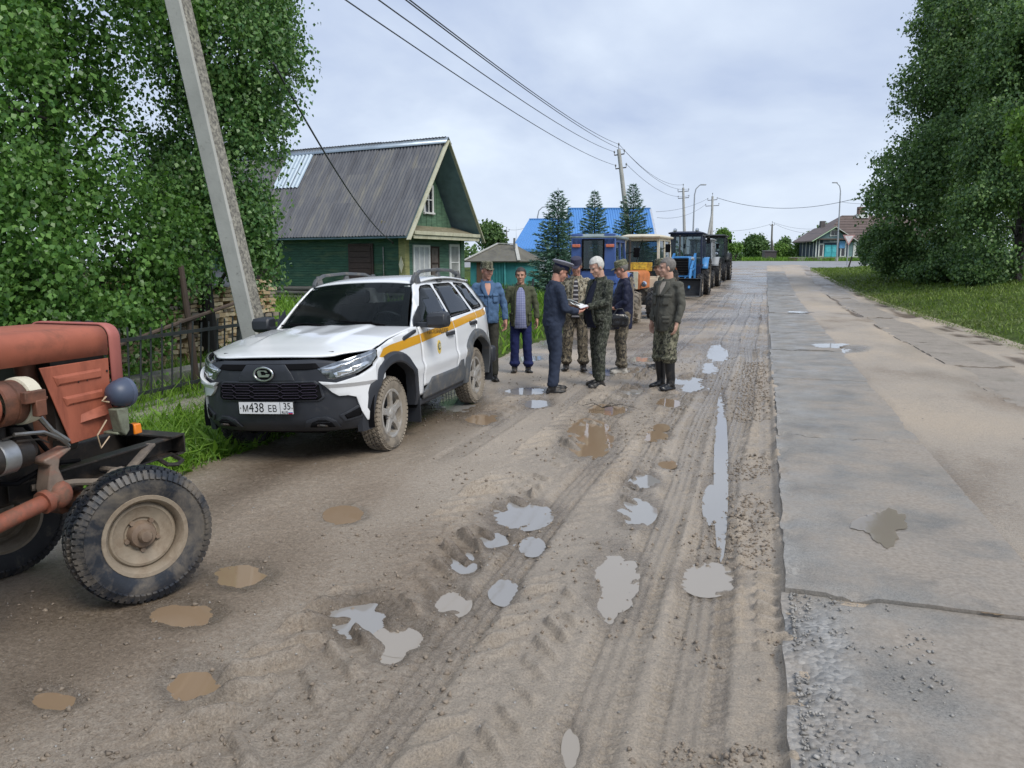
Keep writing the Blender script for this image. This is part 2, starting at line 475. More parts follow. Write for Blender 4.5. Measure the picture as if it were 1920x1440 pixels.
xs = np.concatenate([np.arange(-4.75, -2.25, .019), np.arange(-2.25, .2, .0118), np.arange(.2, 1.5, .025), np.arange(1.5, 4.95, .032)])
ys = [1.25]
while ys[-1] < 42: ys.append(ys[-1] + max(.0125, ys[-1] * .0032))
ys = np.array(ys)
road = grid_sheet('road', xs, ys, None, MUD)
road['kind'] = 'structure'
xs2 = np.arange(-6.5, 7.5, .12); ys2 = np.arange(ys[-1] - .02, 72, .16)
grid_sheet('far_road', xs2, ys2, None, MUD)

def asphalt_material():
    m, n, l, b = nmat('worn_asphalt')
    tc = n.new('ShaderNodeTexCoord'); v = tc.outputs['Object']
    c = ramp(n, [(.3, (.17, .165, .16)), (.7, (.27, .262, .255))]); l.new(noise(n, l, v, .7, 6, .6), c.inputs[0])
    l.new(c.outputs[0], b.inputs['Base Color']); b.inputs['Roughness'].default_value = .42
    bump(n, l, b, noise(n, l, v, 30, 4), .3, .01)
    return m
ASPH = asphalt_material()
grid_sheet('crossroad', np.arange(-90, 120, 1.0), np.arange(64, 90.5, .5), lambda x, y: base(0 * x, y) + .012 - .012 * np.minimum(1, np.abs(x) / 6) * 0 - .05 * (y < 66) , ASPH, attrs=False)

def soil_material(name, a, b_, scale):
    m, n, l, b = nmat(name)
    tc = n.new('ShaderNodeTexCoord'); v = tc.outputs['Object']
    c = ramp(n, [(.32, a), (.68, b_)]); l.new(noise(n, l, v, scale, 8, .68), c.inputs[0])
    l.new(c.outputs[0], b.inputs['Base Color']); b.inputs['Roughness'].default_value = .95; b.inputs['Specular IOR Level'].default_value = .1
    bump(n, l, b, noise(n, l, v, 18, 6, .7), .9, .05)
    return m
TURF = soil_material('turf_soil', (.035, .052, .014), (.085, .125, .028), 2.2)
TURF_FAR = soil_material('meadow_soil', (.06, .10, .022), (.12, .17, .04), .25)
def bank_z(X, Y):
    e = edge_r(Y) + .28 * fbm(X * 0 + 3, Y, .9, 3, 2)
    lump = .10 * fbm(X, Y, .9, 4, 3) + .05 * fbm(X, Y, 3.2, 3, 5)
    return base(X, Y) + lump * sstep(0, 1, X - e) - .10 * (1 - sstep(-.25, .15, X - e)) + .02
grid_sheet('grass_bank', np.concatenate([np.arange(2.6, 8, .10), np.arange(8, 45, .6)]), np.arange(2, 68.0, .14), bank_z, TURF, attrs=False)
def verge_z(X, Y):
    e = EDGE_L + .22 * fbm(X * 0 + 1, Y, 1.1, 3, 4)
    return base(X, Y) + .05 * fbm(X, Y, 1.3, 4, 1) + .05 * sstep(.15, .7, e - X) - .09 * (1 - sstep(-.15, .12, e - X)) + .015
grid_sheet('verge_lawn', np.concatenate([np.arange(-60, -9, .6), np.arange(-9, -4.0, .08)]), np.arange(.5, 66, .12), verge_z, TURF, attrs=False)
def far_z(X, Y):
    return base(0 * X, Y) - .22 + .24 * sstep(89, 93, Y) + .8 * sstep(92, 130, Y) * sstep(10, 40, X) + .35 * fbm(X, Y, .02, 3, 2) * sstep(95, 140, Y)
grid_sheet('ground', np.concatenate([np.arange(-900, -60, 40), np.arange(-60, 80, 3), np.arange(80, 900, 40)]), np.concatenate([np.arange(-120, 84, 6), np.arange(84, 140, 1.5), np.arange(140, 1200, 30)]), far_z, TURF_FAR, attrs=False)

# ---- puddles: a level sheet of water in each hollow
def water_material(name, col, cloud):
    m, n, l, b = nmat(name)
    tc = n.new('ShaderNodeTexCoord')
    b.inputs['Base Color'].default_value = (*col, 1)
    b.inputs['Roughness'].default_value = .04; b.inputs['IOR'].default_value = 1.45
    b.inputs['Specular IOR Level'].default_value = .8
    bump(n, l, b, noise(n, l, tc.outputs['Object'], 9, 2), .04, .01)
    tr = n.new('ShaderNodeBsdfTransparent'); tr.inputs[0].default_value = (.80, .77, .72, 1); mx = n.new('ShaderNodeMixShader')
    fr = n.new('ShaderNodeFresnel'); fr.inputs[0].default_value = 1.45
    l.new(rng_map(n, l, fr.outputs[0], 0, .6, cloud, 1), mx.inputs[0]); l.new(tr.outputs[0], mx.inputs[1]); l.new(b.outputs[0], mx.inputs[2]); l.new(mx.outputs[0], n['Material Output'].inputs['Surface'])
    return m
WAT = [water_material('clear_puddle', (.26, .25, .235), .50), water_material('silty_puddle', (.29, .255, .21), .60), water_material('muddy_puddle', (.26, .185, .118), .72)]
for c, u, v, Mi, dep, mud in PUD:
    mb = MB(); N = 24
    lvl = -.016 + (.072 if c.x > .2 else 0) + .0003 * (len(bpy.data.objects) % 7 - 3)
    vs = []
    for r_ in (0.0, .65, 1.28):
        for k in range(N):
            t = 2 * math.pi * k / N
            p = c + u * math.cos(t) * r_ + v * math.sin(t) * r_
            vs.append((p.x, p.y, float(base(p.x, p.y)) + lvl))
    fs = [(i * N + k, i * N + (k + 1) % N, (i + 1) * N + (k + 1) % N, (i + 1) * N + k) for i in range(2) for k in range(N)]
    mb.add(vs, fs)
    tag(mb.build('puddle_water', WAT[0 if mud < .25 else (1 if mud < .7 else 2)], None), kind='structure')

# ---- concrete slabs, two wheel rows
def slab_material():
    m, n, l, b = nmat('wet_concrete')
    tc = n.new('ShaderNodeTexCoord'); v = tc.outputs['Object']
    geo = n.new('ShaderNodeNewGeometry'); w = geo.outputs['Position']
    c = ramp(n, [(.3, (.145, .136, .122)), (.7, (.275, .26, .235))]); l.new(noise(n, l, w, 1.6, 7, .62), c.inputs[0])
    grit = noise(n, l, w, 105, 6, .78)
    g = ramp(n, [(.36, (.42, .42, .42)), (.5, (1, 1, 1)), (.66, (1.5, 1.5, 1.47))]); l.new(grit, g.inputs[0])
    col = mixc(n, l, .75, c.outputs[0], g.outputs[0], 'MULTIPLY')
    # exposed pebbles where the skin of the concrete has broken off
    vo = n.new('ShaderNodeTexVoronoi'); vo.inputs['Scale'].default_value = 42; l.new(w, vo.inputs['Vector'])
    sp = n.new('ShaderNodeSeparateXYZ'); l.new(w, sp.inputs[0])
    near = mth(n, l, 'MULTIPLY', rng_map(n, l, sp.outputs[1], 3.4, 3.7, 1, 0), rng_map(n, l, mth(n, l, 'ADD', sp.outputs[0], mth(n, l, 'MULTIPLY', noise(n, l, w, 3, 3), .35)), .5, .66, 1, 0))
    edge = rng_map(n, l, mth(n, l, 'ADD', sp.outputs[0], mth(n, l, 'MULTIPLY', noise(n, l, w, 5, 4), .24)), .30, .38, 1, 0)
    peb = mth(n, l, 'MAXIMUM', near, mth(n, l, 'MULTIPLY', edge, .55))
    pc = ramp(n, [(0, (.12, .118, .115)), (.5, (.26, .255, .245)), (1, (.40, .39, .37))]); l.new(vo.outputs['Color'], pc.inputs[0])
    col = mixc(n, l, mth(n, l, 'MULTIPLY', peb, .8), col, pc.outputs[0])
    # mud carried over the slab by wheels
    md = mth(n, l, 'ADD', mth(n, l, 'ADD', noise(n, l, w, 1.3, 7, .66), mth(n, l, 'MULTIPLY', mth(n, l, 'SUBTRACT', sp.outputs[0], .55), .16)), rng_map(n, l, sp.outputs[1], 3, 14, .10, -.03))
    mk = rng_map(n, l, md, .50, .66, 0, .88)
    mcol = ramp(n, [(.3, (.21, .175, .138)), (.7, (.34, .295, .245))]); l.new(noise(n, l, w, 40, 5, .6), mcol.inputs[0])
    col = mixc(n, l, mk, col, mcol.outputs[0])
    l.new(col, b.inputs['Base Color'])
    wv = noise(n, l, w, 2.1, 6, .65)
    l.new(rng_map(n, l, wv, .36, .62, .34, .74), b.inputs['Roughness'])
    h1 = mth(n, l, 'MULTIPLY', mth(n, l, 'SUBTRACT', 1.0, vo.outputs['Distance']), mth(n, l, 'MULTIPLY', peb, 1.6))
    bump(n, l, b, mth(n, l, 'ADD', h1, mth(n, l, 'ADD', mth(n, l, 'MULTIPLY', grit, .35), mth(n, l, 'MULTIPLY', noise(n, l, w, 28, 6, .65), .8))), .75, .008)
    return m
SLAB = slab_material()
slab_road = bpy.data.objects.new('slab_pavement', None); COL.objects.link(slab_road); slab_road['kind'] = 'structure'
def slab(x0, x1, y0, y1, top, tilt=0.0):
    nx = max(8, int((x1 - x0) / .025)) if y0 < 12 else 10
    ny = max(8, int((y1 - y0) / .03)) if y0 < 12 else 24
    xx = np.linspace(x0, x1, nx + 1); yy = np.linspace(y0, y1, ny + 1)
    X, Y = np.meshgrid(xx, yy)
    nib = .035 * fbm(X * 0 + x0, Y, 5, 4, 3) * (1 - sstep(0, .2, X - x0)) * (1 if y0 < 12 else 0)
    chip = sstep(.16, .0, X - x0) * sstep(.0, .2, fbm(X, Y, 6, 3, 1)) * .03 + sstep(.09, 0, np.minimum(Y - y0, y1 - Y)) * sstep(-.05, .2, fbm(X, Y, 5, 3, 2)) * .03
    Z = base(0 * X, Y) + top + tilt * (Y - (y0 + y1) / 2) + .005 * fbm(X, Y, 1.4, 3, 6) + .006 * fbm(X, Y, 12, 3, 1) - chip
    if y0 < 3:  Z = Z - .008 * sstep(.6, .3, X) * (.6 + fbm(X, Y, 20, 3, 2))
    X = X + nib
    top_v = np.stack([X, Y, Z], -1)
    bot = top_v.copy(); bot[..., 2] = base(0 * X, Y) - .12
    n1 = nx + 1; N = n1 * (ny + 1)
    vs = [tuple(v) for v in top_v.reshape(-1, 3)]; fs = [(j * n1 + i, j * n1 + i + 1, (j + 1) * n1 + i + 1, (j + 1) * n1 + i) for j in range(ny) for i in range(nx)]
    ring = [i for i in range(n1)] + [j * n1 + nx for j in range(1, ny + 1)] + [ny * n1 + i for i in range(nx - 1, -1, -1)] + [j * n1 for j in range(ny - 1, 0, -1)]
    bb = bot.reshape(-1, 3); k0 = len(vs)
    vs += [tuple(bb[i]) for i in ring]; L = len(ring)
    fs += [(ring[k], k0 + k, k0 + (k + 1) % L, ring[(k + 1) % L]) for k in range(L)]
    mb = MB(); mb.add(vs, fs)
    return mb.build('slab', SLAB, slab_road, smooth=40)
seams = [-.1, 3.72, 7.28, 10.9, 14.5, 18.0, 21.5, 25.0, 28.5, 32, 35.5, 39, 42.5, 46, 49.5, 53, 56.5, 60]
for i in range(len(seams) - 1):
    slab(.17 + .008 * ((i * 7) % 5 - 2), 1.36, seams[i] + (1.0 if i == 0 else .004), seams[i + 1] - .003, .068 + .005 * ((i * 5) % 3 - 1) + .0, .002 * ((i * 3) % 3 - 1))
for i in range(2, len(seams) - 1):
    slab(2.66 + .02 * ((i * 7) % 5 - 2), 3.58, seams[i] - 1.5, seams[i + 1] - 1.53, .078 + .010 * ((i * 5) % 3 - 1), .003 * ((i * 3) % 3 - 1))
# water lying on the slabs
for (px, py, rx, ry, k) in ((1655, 1005, 62, 42, 1), (1862, 1168, 50, 16, 2), (1560, 655, 40, 6, 0), (1500, 590, 26, 3, 0)):
    c, u, v, _ = _ell(px, py, rx, ry)
    mb = MB(); N = 64; vs = [(c.x, c.y, 0)]
    for q in range(N):
        t = 2 * math.pi * q / N
        rr = .75 + .9 * float(fbm(np.array(math.cos(t) * 1.3 + px), np.array(math.sin(t) * 1.3), 1.4, 4, 2)) + .2 * float(fbm(np.array(math.cos(t) * 9 + px), np.array(math.sin(t) * 9), 1.4, 2, 3))
        p = c + u * math.cos(t) * rr + v * math.sin(t) * rr
        vs.append((p.x, p.y, 0))
    vs = [(x, y, .0785 + float(base(0, y)) - .004 * (k == 2) ) for x, y, z in vs]
    mb.add(vs, [(0, 1 + q, 1 + (q + 1) % N) for q in range(N)])
    tag(mb.build('puddle_water', WAT[k], None), kind='structure')

# ---- grass
def leaf_mat(name, dark, light, hue=.0, gloss=.45, transl=.35):
    m, n, l, b = nmat(name)
    g = n.new('ShaderNodeNewGeometry')
    c = ramp(n, [(0, dark), (.6, tuple((a + d) / 2 for a, d in zip(dark, light))), (1, light)]); l.new(g.outputs['Random Per Island'], c.inputs[0])
    l.new(c.outputs[0], b.inputs['Base Color']); b.inputs['Roughness'].default_value = gloss
    b.inputs['Specular IOR Level'].default_value = .35
    tr = n.new('ShaderNodeBsdfTranslucent'); mx = n.new('ShaderNodeMixShader'); mx.inputs[0].default_value = transl
    br = n.new('ShaderNodeMixRGB'); br.blend_type = 'MULTIPLY'; br.inputs[0].default_value = 1; br.inputs[2].default_value = (1.1, 1.25, .55, 1)
    l.new(c.outputs[0], br.inputs[1]); l.new(br.outputs[0], tr.inputs['Color'])
    l.new(b.outputs[0], mx.inputs[1]); l.new(tr.outputs[0], mx.inputs[2])
    out = n['Material Output']; l.new(mx.outputs[0], out.inputs['Surface'])
    return m
GRASS_A = leaf_mat('verge_grass', (.075, .17, .018), (.24, .40, .055), transl=.3)
GRASS_B = leaf_mat('mown_grass', (.075, .135, .020), (.22, .30, .050), transl=.25)
GRASS_D = leaf_mat('cut_hay', (.075, .115, .028), (.22, .25, .085), transl=.15)
def blades(name, x, y, z, h, w, lean, material, kind='stuff'):
    n = len(x)
    az = rng.random(n) * 2 * np.pi; ln = lean * (.3 + rng.random(n)); ld = rng.random(n) * 2 * np.pi
    dx, dy = np.cos(az) * w / 2, np.sin(az) * w / 2
    lx, ly = np.cos(ld) * ln * h, np.sin(ld) * ln * h
    V = np.zeros((n, 6, 3))
    for i, (t, wd) in enumerate(((0, 1), (.55, .8), (1, .12))):
        cx, cy, cz = x + lx * t * t, y + ly * t * t, z + h * t * (1 - .35 * ln * t)
        V[:, 2 * i] = np.stack([cx - dx * wd, cy - dy * wd, cz], -1); V[:, 2 * i + 1] = np.stack([cx + dx * wd, cy + dy * wd, cz], -1)
    b = (np.arange(n) * 6)[:, None]
    q = np.concatenate([b + np.array([[0, 1, 3, 2]]), b + np.array([[2, 3, 5, 4]])])
    o = np_mesh(name, V.reshape(-1, 3), q, material)
    return tag(o, kind=kind)
def scatter(n, x0, x1, y0, y1, f=.8, thr=-.1, bias=1.0):
    x = x0 + (x1 - x0) * rng.random(n); y = y0 + (y1 - y0) * rng.random(n) ** bias
    k = fbm(x, y, f, 3, 3) + (rng.random(n) - .5) * .3 > thr
    return x[k], y[k]
# tall verge grass by the fence
x, y = scatter(26000, -6.3, -4.28, 2.6, 10.5, 1.1, -.16)
x = np.where(x > EDGE_L + .22 * fbm(x * 0 + 1, y, 1.1, 3, 4) + .08, x - .5, x)
k = ~((np.abs(x + 5.9) < .22) & (rng.random(len(x)) < .93)); x, y = x[k], y[k]
hh = (.10 + .26 * rng.random(len(x)) ** 1.5) * (.55 + .9 * np.clip(fbm(x, y, 1.3, 3, 5) + .5, 0, 1)) * np.where(x > -4.7, .75, 1)
blades('verge_grass', x, y, verge_z(x, y) - .01, hh, .008 + .009 * rng.random(len(x)), .75, GRASS_A)
# broad-leaved weeds in the verge
x, y = scatter(1500, -5.7, -4.3, 2.8, 8.5, 1.3, .0)
blades('verge_weeds', x, y, verge_z(x, y) + .02, .10 + .16 * rng.random(len(x)), .05 + .05 * rng.random(len(x)), 1.5, GRASS_A)
# yard behind the fence
x, y = scatter(30000, -13.5, -6.35, 4.0, 17, .8, -.3)
blades('yard_grass', x, y, verge_z(x, y) - .01, (.14 + .24 * rng.random(len(x))), .010 + .012 * rng.random(len(x)), .6, GRASS_A)
x, y = scatter(22000, -24, -4.4, 10.5, 44, .5, -.3, 1.3)
x, y = x[x < -4.45], y[x < -4.45]
blades('roadside_grass', x, y, verge_z(x, y) - .02, (.18 + .38 * rng.random(len(x))) * np.where(x > -7, .6, 1), .02 + .03 * rng.random(len(x)), .6, GRASS_A)
# mown bank on the right
x, y = scatter(70000, 3.2, 22, 7, 64, .7, -.35, 1.35)
k = x > edge_r(y) + .28 * fbm(x * 0 + 3, y, .9, 3, 2) + .15 * rng.random(len(x)); x, y = x[k], y[k]
s_ = .6 + y / 26
blades('bank_grass', x, y, bank_z(x, y) - .01, (.045 + .10 * rng.random(len(x))) * np.sqrt(s_), (.010 + .010 * rng.random(len(x))) * s_, .9, GRASS_B)
# cut grass lying in swaths along the road edge
n_ = 26000
y = 8 + 52 * rng.random(n_) ** 1.5; x = edge_r(y) - .1 + rng.gamma(2.0, .55, n_)
k = fbm(x, y, .9, 3, 1) > -.12 + .12 * (x - edge_r(y) > 1.0); x, y = x[k], y[k]
s_ = .6 + y / 26
blades('cut_hay', x, y, np.maximum(bank_z(x, y), base(x, y) + .07 * (x < edge_r(y) + .2)) + .02, .05 + .07 * rng.random(len(x)), (.007 + .007 * rng.random(len(x))) * s_, 2.6, GRASS_D)

# ---- clods of mud and small stones
def lumps(name, x, y, z, r, material):
    n = len(x)
    oct_ = np.array([[1, 0, 0], [-1, 0, 0], [0, 1, 0], [0, -1, 0], [0, 0, 1], [0, 0, -1]], float)
    V = oct_[None] * (r[:, None, None]) * (.6 + .8 * rng.random((n, 6, 1)))
    a = rng.random(n) * 6.28; c, s_ = np.cos(a), np.sin(a)
    V = np.stack([V[..., 0] * c[:, None] - V[..., 1] * s_[:, None], V[..., 0] * s_[:, None] + V[..., 1] * c[:, None], V[..., 2] * .75], -1) + rng.normal(size=(n, 6, 3)) * r[:, None, None] * .2
    V += np.stack([x, y, z], -1)[:, None]
    f = np.array([[0, 2, 4], [2, 1, 4], [1, 3, 4], [3, 0, 4], [2, 0, 5], [1, 2, 5], [3, 1, 5], [0, 3, 5]])
    F = (np.arange(n) * 6)[:, None, None] + f[None]
    return tag(np_mesh(name, V.reshape(-1, 3), F.reshape(-1, 3), material, smooth=True, tris=True), kind='stuff')
CLOD = mat('mud_clod', (.215, .175, .135), .75, var=.35, scale=3, bs=.5, bscale=90)
STONE = mat('small_stone', (.27, .258, .238), .6, var=.5, scale=9)
def on_mud(x, y):
    hh = road_height(x, y)[0]; return base(x, y) + hh
n_ = 9000
y = 1.6 + 12 * rng.random(n_) ** 1.9
x = np.where(rng.random(n_) < .55, -.05 + .13 * rng.normal(size=n_), np.where(rng.random(n_) < .6, -.9 + .75 * rng.normal(size=n_), -2.0 + 1.4 * rng.normal(size=n_)))
k = (x < .14) & (x > -4.3) & (fbm(x, y, 1.7, 3, 4) > -.08); x, y = x[k], y[k]
lumps('mud_clods', x, y, on_mud(x, y) + .003, .0035 + .011 * rng.random(len(x)) ** 3 + .002 * y / 6, CLOD)
n_ = 1500
y = 1.6 + 9 * rng.random(n_) ** 1.7; x = -3.5 + 6.0 * rng.random(n_)
k = (x < .12) | (x > 1.45); x, y = x[k], y[k]
lumps('gravel', x, y, on_mud(x, y) + .001, .003 + .006 * rng.random(len(x)) ** 2, STONE)
n_ = 1000
y = 1.6 + 2.1 * rng.random(n_); x = .19 + .55 * rng.random(n_) ** 2.4
k = fbm(x, y, 4.5, 4, 2) > -.06 + .3 * (x - .19); x, y = x[k], y[k]
lumps('broken_concrete_gravel', x, y, .060 + .006 * rng.random(len(x)) + 0 * x, .004 + .008 * rng.random(len(x)) ** 2, STONE)
# ================================================================== VEHICLES
MUDC = (.22, .18, .135)
RUBBER = mat('tyre_rubber', (.017, .018, .021), .62, var=.3, scale=9, dirt=(.15, .125, .095), dirt_amt=.36, dirt_scale=9, bs=.3, bscale=70)
RUBBER_MUD = mat('muddy_rubber', (.05, .046, .042), .75, var=.3, scale=9, dirt=(.24, .205, .16), dirt_amt=.58, dirt_scale=6, bs=.5, bscale=50)
BLACK = mat('black_plastic', (.022, .025, .032), .5, var=.2, scale=5, dirt=(.10, .095, .085), dirt_amt=.26, dirt_scale=5, bs=.1, bscale=220, bdist=.001)
DARKM = mat('dark_metal', (.018, .018, .018), .6, var=.4, scale=9, dirt=(.10, .07, .05), dirt_amt=.4)
INNER = mat('wheel_well_black', (.006, .006, .007), .9, spec=.1)
STEEL = mat('bare_steel', (.30, .30, .29), .4, .8, var=.25, scale=12, dirt=(.12, .08, .05), dirt_amt=.42)
ALLOY = mat('dusty_alloy', (.42, .415, .40), .42, .35, var=.15, scale=9, dirt=(.27, .235, .19), dirt_amt=.50, dirt_scale=9)
CHROME = mat('chrome', (.70, .71, .73), .30, 1.0, var=.05)
WHITE = mat('white_car_paint', (.74, .755, .77), .25, var=.02, scale=2, coat=.8, dirt=(.55, .53, .49), dirt_amt=.16, dirt_scale=5)
WHITE_LO = mat('white_car_paint_splashed', (.72, .735, .75), .28, var=.03, scale=2, coat=.7, dirt=(.52, .50, .46), dirt_amt=.22, dirt_scale=6)
GREYP = mat('grey_plastic', (.075, .082, .090), .6, var=.15, scale=4, dirt=(.20, .175, .14), dirt_amt=.38, bs=.1, bscale=200, bdist=.001)
YELLOW = mat('yellow_vinyl', (.60, .30, .010), .35, var=.05, coat=.3)
LENSM, n_, l_, b_ = nmat('clear_lens')
b_.inputs['Base Color'].default_value = (.62, .65, .68, 1); b_.inputs['Metallic'].default_value = .9; b_.inputs['Roughness'].default_value = .18
b_.inputs['Coat Weight'].default_value = 1; b_.inputs['Coat Roughness'].default_value = .02
LAMPDK = mat('lamp_interior', (.20, .215, .23), .15, .8, var=.7, scale=16, coat=1)
AMBER = mat('amber_lens', (.80, .22, .01), .25, var=.1, coat=.6)
REDL = mat('red_lens', (.45, .02, .015), .25, coat=.6)
def glass_mat(name, tint, transp):
    m, n, l, b = nmat(name)
    b.inputs['Base Color'].default_value = (*tint, 1); b.inputs['Roughness'].default_value = .03
    b.inputs['Specular IOR Level'].default_value = .8
    t = n.new('ShaderNodeBsdfTransparent'); t.inputs[0].default_value = (.72, .80, .80, 1)
    mx = n.new('ShaderNodeMixShader'); fr = n.new('ShaderNodeFresnel'); fr.inputs[0].default_value = 1.75
    k = rng_map(n, l, fr.outputs[0], 0, 1, 1 - transp, 1)
    l.new(k, mx.inputs[0]); l.new(t.outputs[0], mx.inputs[1]); l.new(b.outputs[0], mx.inputs[2])
    l.new(mx.outputs[0], n['Material Output'].inputs['Surface'])
    return m
GLASS = glass_mat('windscreen_glass', (.012, .018, .02), .82)
TINT = glass_mat('tinted_glass', (.006, .009, .011), .35)
CABGL = glass_mat('cab_glass', (.04, .06, .07), .6)

def wheel(parent, loc, yaw, D, W, rimD, tyre_mat, rim_mat, style='car', tread='car', spin=0.0, tilt=0.0, hub_mat=None):
    """a wheel whose outer face looks along its local +Z, turned to stand upright facing 'yaw'"""
    R_, r = D / 2, rimD / 2; w = W / 2
    mb = MB()
    sh = .30 if tread == 'ag' else .22
    prof = [(r - .012, -w * .80), (r + .012, -w * .86), (r + (R_ - r) * .35, -w * .99), (r + (R_ - r) * .62, -w), (R_ - (R_ - r) * sh * .5, -w * .93), (R_ - .012, -w * .74), (R_ - .010, 0),
            (R_ - .012, w * .74), (R_ - (R_ - r) * sh * .5, w * .93), (r + (R_ - r) * .62, w), (r + (R_ - r) * .35, w * .99), (r + .012, w * .86), (r - .012, w * .80)]
    mb.lathe(prof, 56)
    if tread == 'car':
        nb = 52
        for k in range(nb):
            for j, zc in enumerate((-.72, -.38, 0, .38, .72)):
                a = 2 * math.pi * (k + .5 * (j % 2)) / nb
                M = Matrix.Rotation(a, 4, 'Z') @ Matrix.Translation((R_ - .004 - (.006 if abs(zc) > .6 else 0), 0, zc * w)) @ Matrix.Rotation(.35 * (1 if zc > 0 else -1), 4, 'X')
                mb.box((.018, 2 * math.pi * R_ / nb * .72, w * .29), (0, 0, 0), M)
        for k in range(nb):
            for s in (-1, 1):
                a = 2 * math.pi * k / nb
                M = Matrix.Rotation(a, 4, 'Z') @ Matrix.Translation((R_ - .022, 0, s * w * .90)) @ Matrix.Rotation(-s * .8, 4, 'Y')
                mb.box((.014, 2 * math.pi * R_ / nb * .6, .035), (0, 0, 0), M)
    elif tread == 'block':
        nb = 64
        for k in range(nb):
            for j, zc in enumerate((-.62, -.22, .22, .62)):
                a = 2 * math.pi * (k + .5 * (j % 2)) / nb + random.uniform(-.008, .008)
                M = Matrix.Rotation(a, 4, 'Z') @ Matrix.Translation((R_ - .003 - .010 * (abs(zc) > .5), 0, zc * w)) @ Matrix.Rotation(.5 * (1 if j % 2 else -1), 4, 'X')
                mb.box((.020, 2 * math.pi * R_ / nb * .70, w * .36), (0, 0, 0), M)
        for k in range(nb):
            for s in (-1, 1):
                a = 2 * math.pi * (k + .25) / nb
                M = Matrix.Rotation(a, 4, 'Z') @ Matrix.Translation((R_ - .026, 0, s * w * .93)) @ Matrix.Rotation(-s * 1.05, 4, 'Y')
                mb.box((.012, 2 * math.pi * R_ / nb * .62, .045), (0, 0, 0), M)
    elif tread == 'ag':
        nb = max(16, int(D * 15))
        for k in range(nb):
            for s in (-1, 1):
                a0 = 2 * math.pi * (k + .25 * s) / nb
                p0 = Vector((math.cos(a0) * (R_ + .004), math.sin(a0) * (R_ + .004), s * .02 * w))
                a1 = a0 + .95 * W / D
                p1 = Vector((math.cos(a1) * (R_ - .03), math.sin(a1) * (R_ - .03), s * w * 1.0))
                p2 = Vector((math.cos(a1 + .02) * (R_ - .13 * D * .5), math.sin(a1 + .02) * (R_ - .13 * D * .5), s * w * 1.02))
                mb.bar(p0, p1, .045 * D ** .5, .05, p0.normalized()); mb.bar(p1, p2, .04 * D ** .5, .03, p0.normalized())
    t = mb.build('wheel', tyre_mat, parent, smooth=32)
    t.location = loc
    t.rotation_euler = (Matrix.Rotation(yaw, 4, 'Z') @ Matrix.Rotation(R(90) + tilt, 4, 'X') @ Matrix.Rotation(spin, 4, 'Z')).to_euler()
    rb = MB()
    if style == 'car':
        rb.lathe([(r + .012, w * .84), (r + .004, w * .90), (r - .016, w * .86), (r - .022, w * .45), (r - .03, w * .2), (r - .03, -w * .8)], 40)
        for k in range(5):
            a = 2 * math.pi * k / 5
            M = Matrix.Rotation(a, 4, 'Z')
            rb.loft([[(.035, -.045, w * .52), (.035, .045, w * .52), (.035, .045, w * .80), (.035, -.045, w * .80)],
                     [(r * .55, -.030, w * .55), (r * .55, .030, w * .55), (r * .55, .026, w * .84), (r * .55, -.026, w * .84)],
                     [(r - .018, -.036, w * .55), (r - .018, .036, w * .55), (r - .018, .032, w * .86), (r - .018, -.032, w * .86)]], True, M)
        rb.lathe([(0, w * .90), (.045, w * .89), (.055, w * .82), (.06, w * .5)], 20)
        for k in range(5):
            a = 2 * math.pi * (k + .5) / 5
            rb.tube([(.075 * math.cos(a), .075 * math.sin(a), w * .5), (.075 * math.cos(a), .075 * math.sin(a), w * .76)], .013, 6)
        o = rb.build('rim', rim_mat, t, bevel=.003)
        MB().lathe([(0, w * .1), (r - .03, w * .1)], 32).build('brake_disc', DARKM, t)
    else:
        rb.lathe([(r + .014, w * .82), (r + .010, w * .90), (r - .008, w * .88), (r - .02, w * .74), (r - .028, w * .35), (r * .86, w * .28), (r * .80, w * .42), (r * .74, w * .44), (r * .70, w * .36), (r * .45, w * .24), (r * .40, w * .12), (0, w * .12)], 44)
        rb.lathe([(r + .014, -w * .82), (r - .01, -w * .88), (r - .03, -w * .4), (r - .03, w * .3)], 44)
        o = rb.build('rim', rim_mat, t)
        hb = MB()
        hb.lathe([(0, w * .98), (r * .13, w * .96), (r * .17, w * .82), (r * .17, w * .60), (r * .30, w * .55), (r * .34, w * .40), (r * .36, w * .1)], 22)
        for k in range(5):
            a = 2 * math.pi * k / 5 + .4
            hb.tube([(r * .40 * math.cos(a), r * .40 * math.sin(a), w * .1), (r * .40 * math.cos(a), r * .40 * math.sin(a), w * .36)], r * .065, 6)
        hb.build('hub', hub_mat or rim_mat, t, smooth=30)
    return t

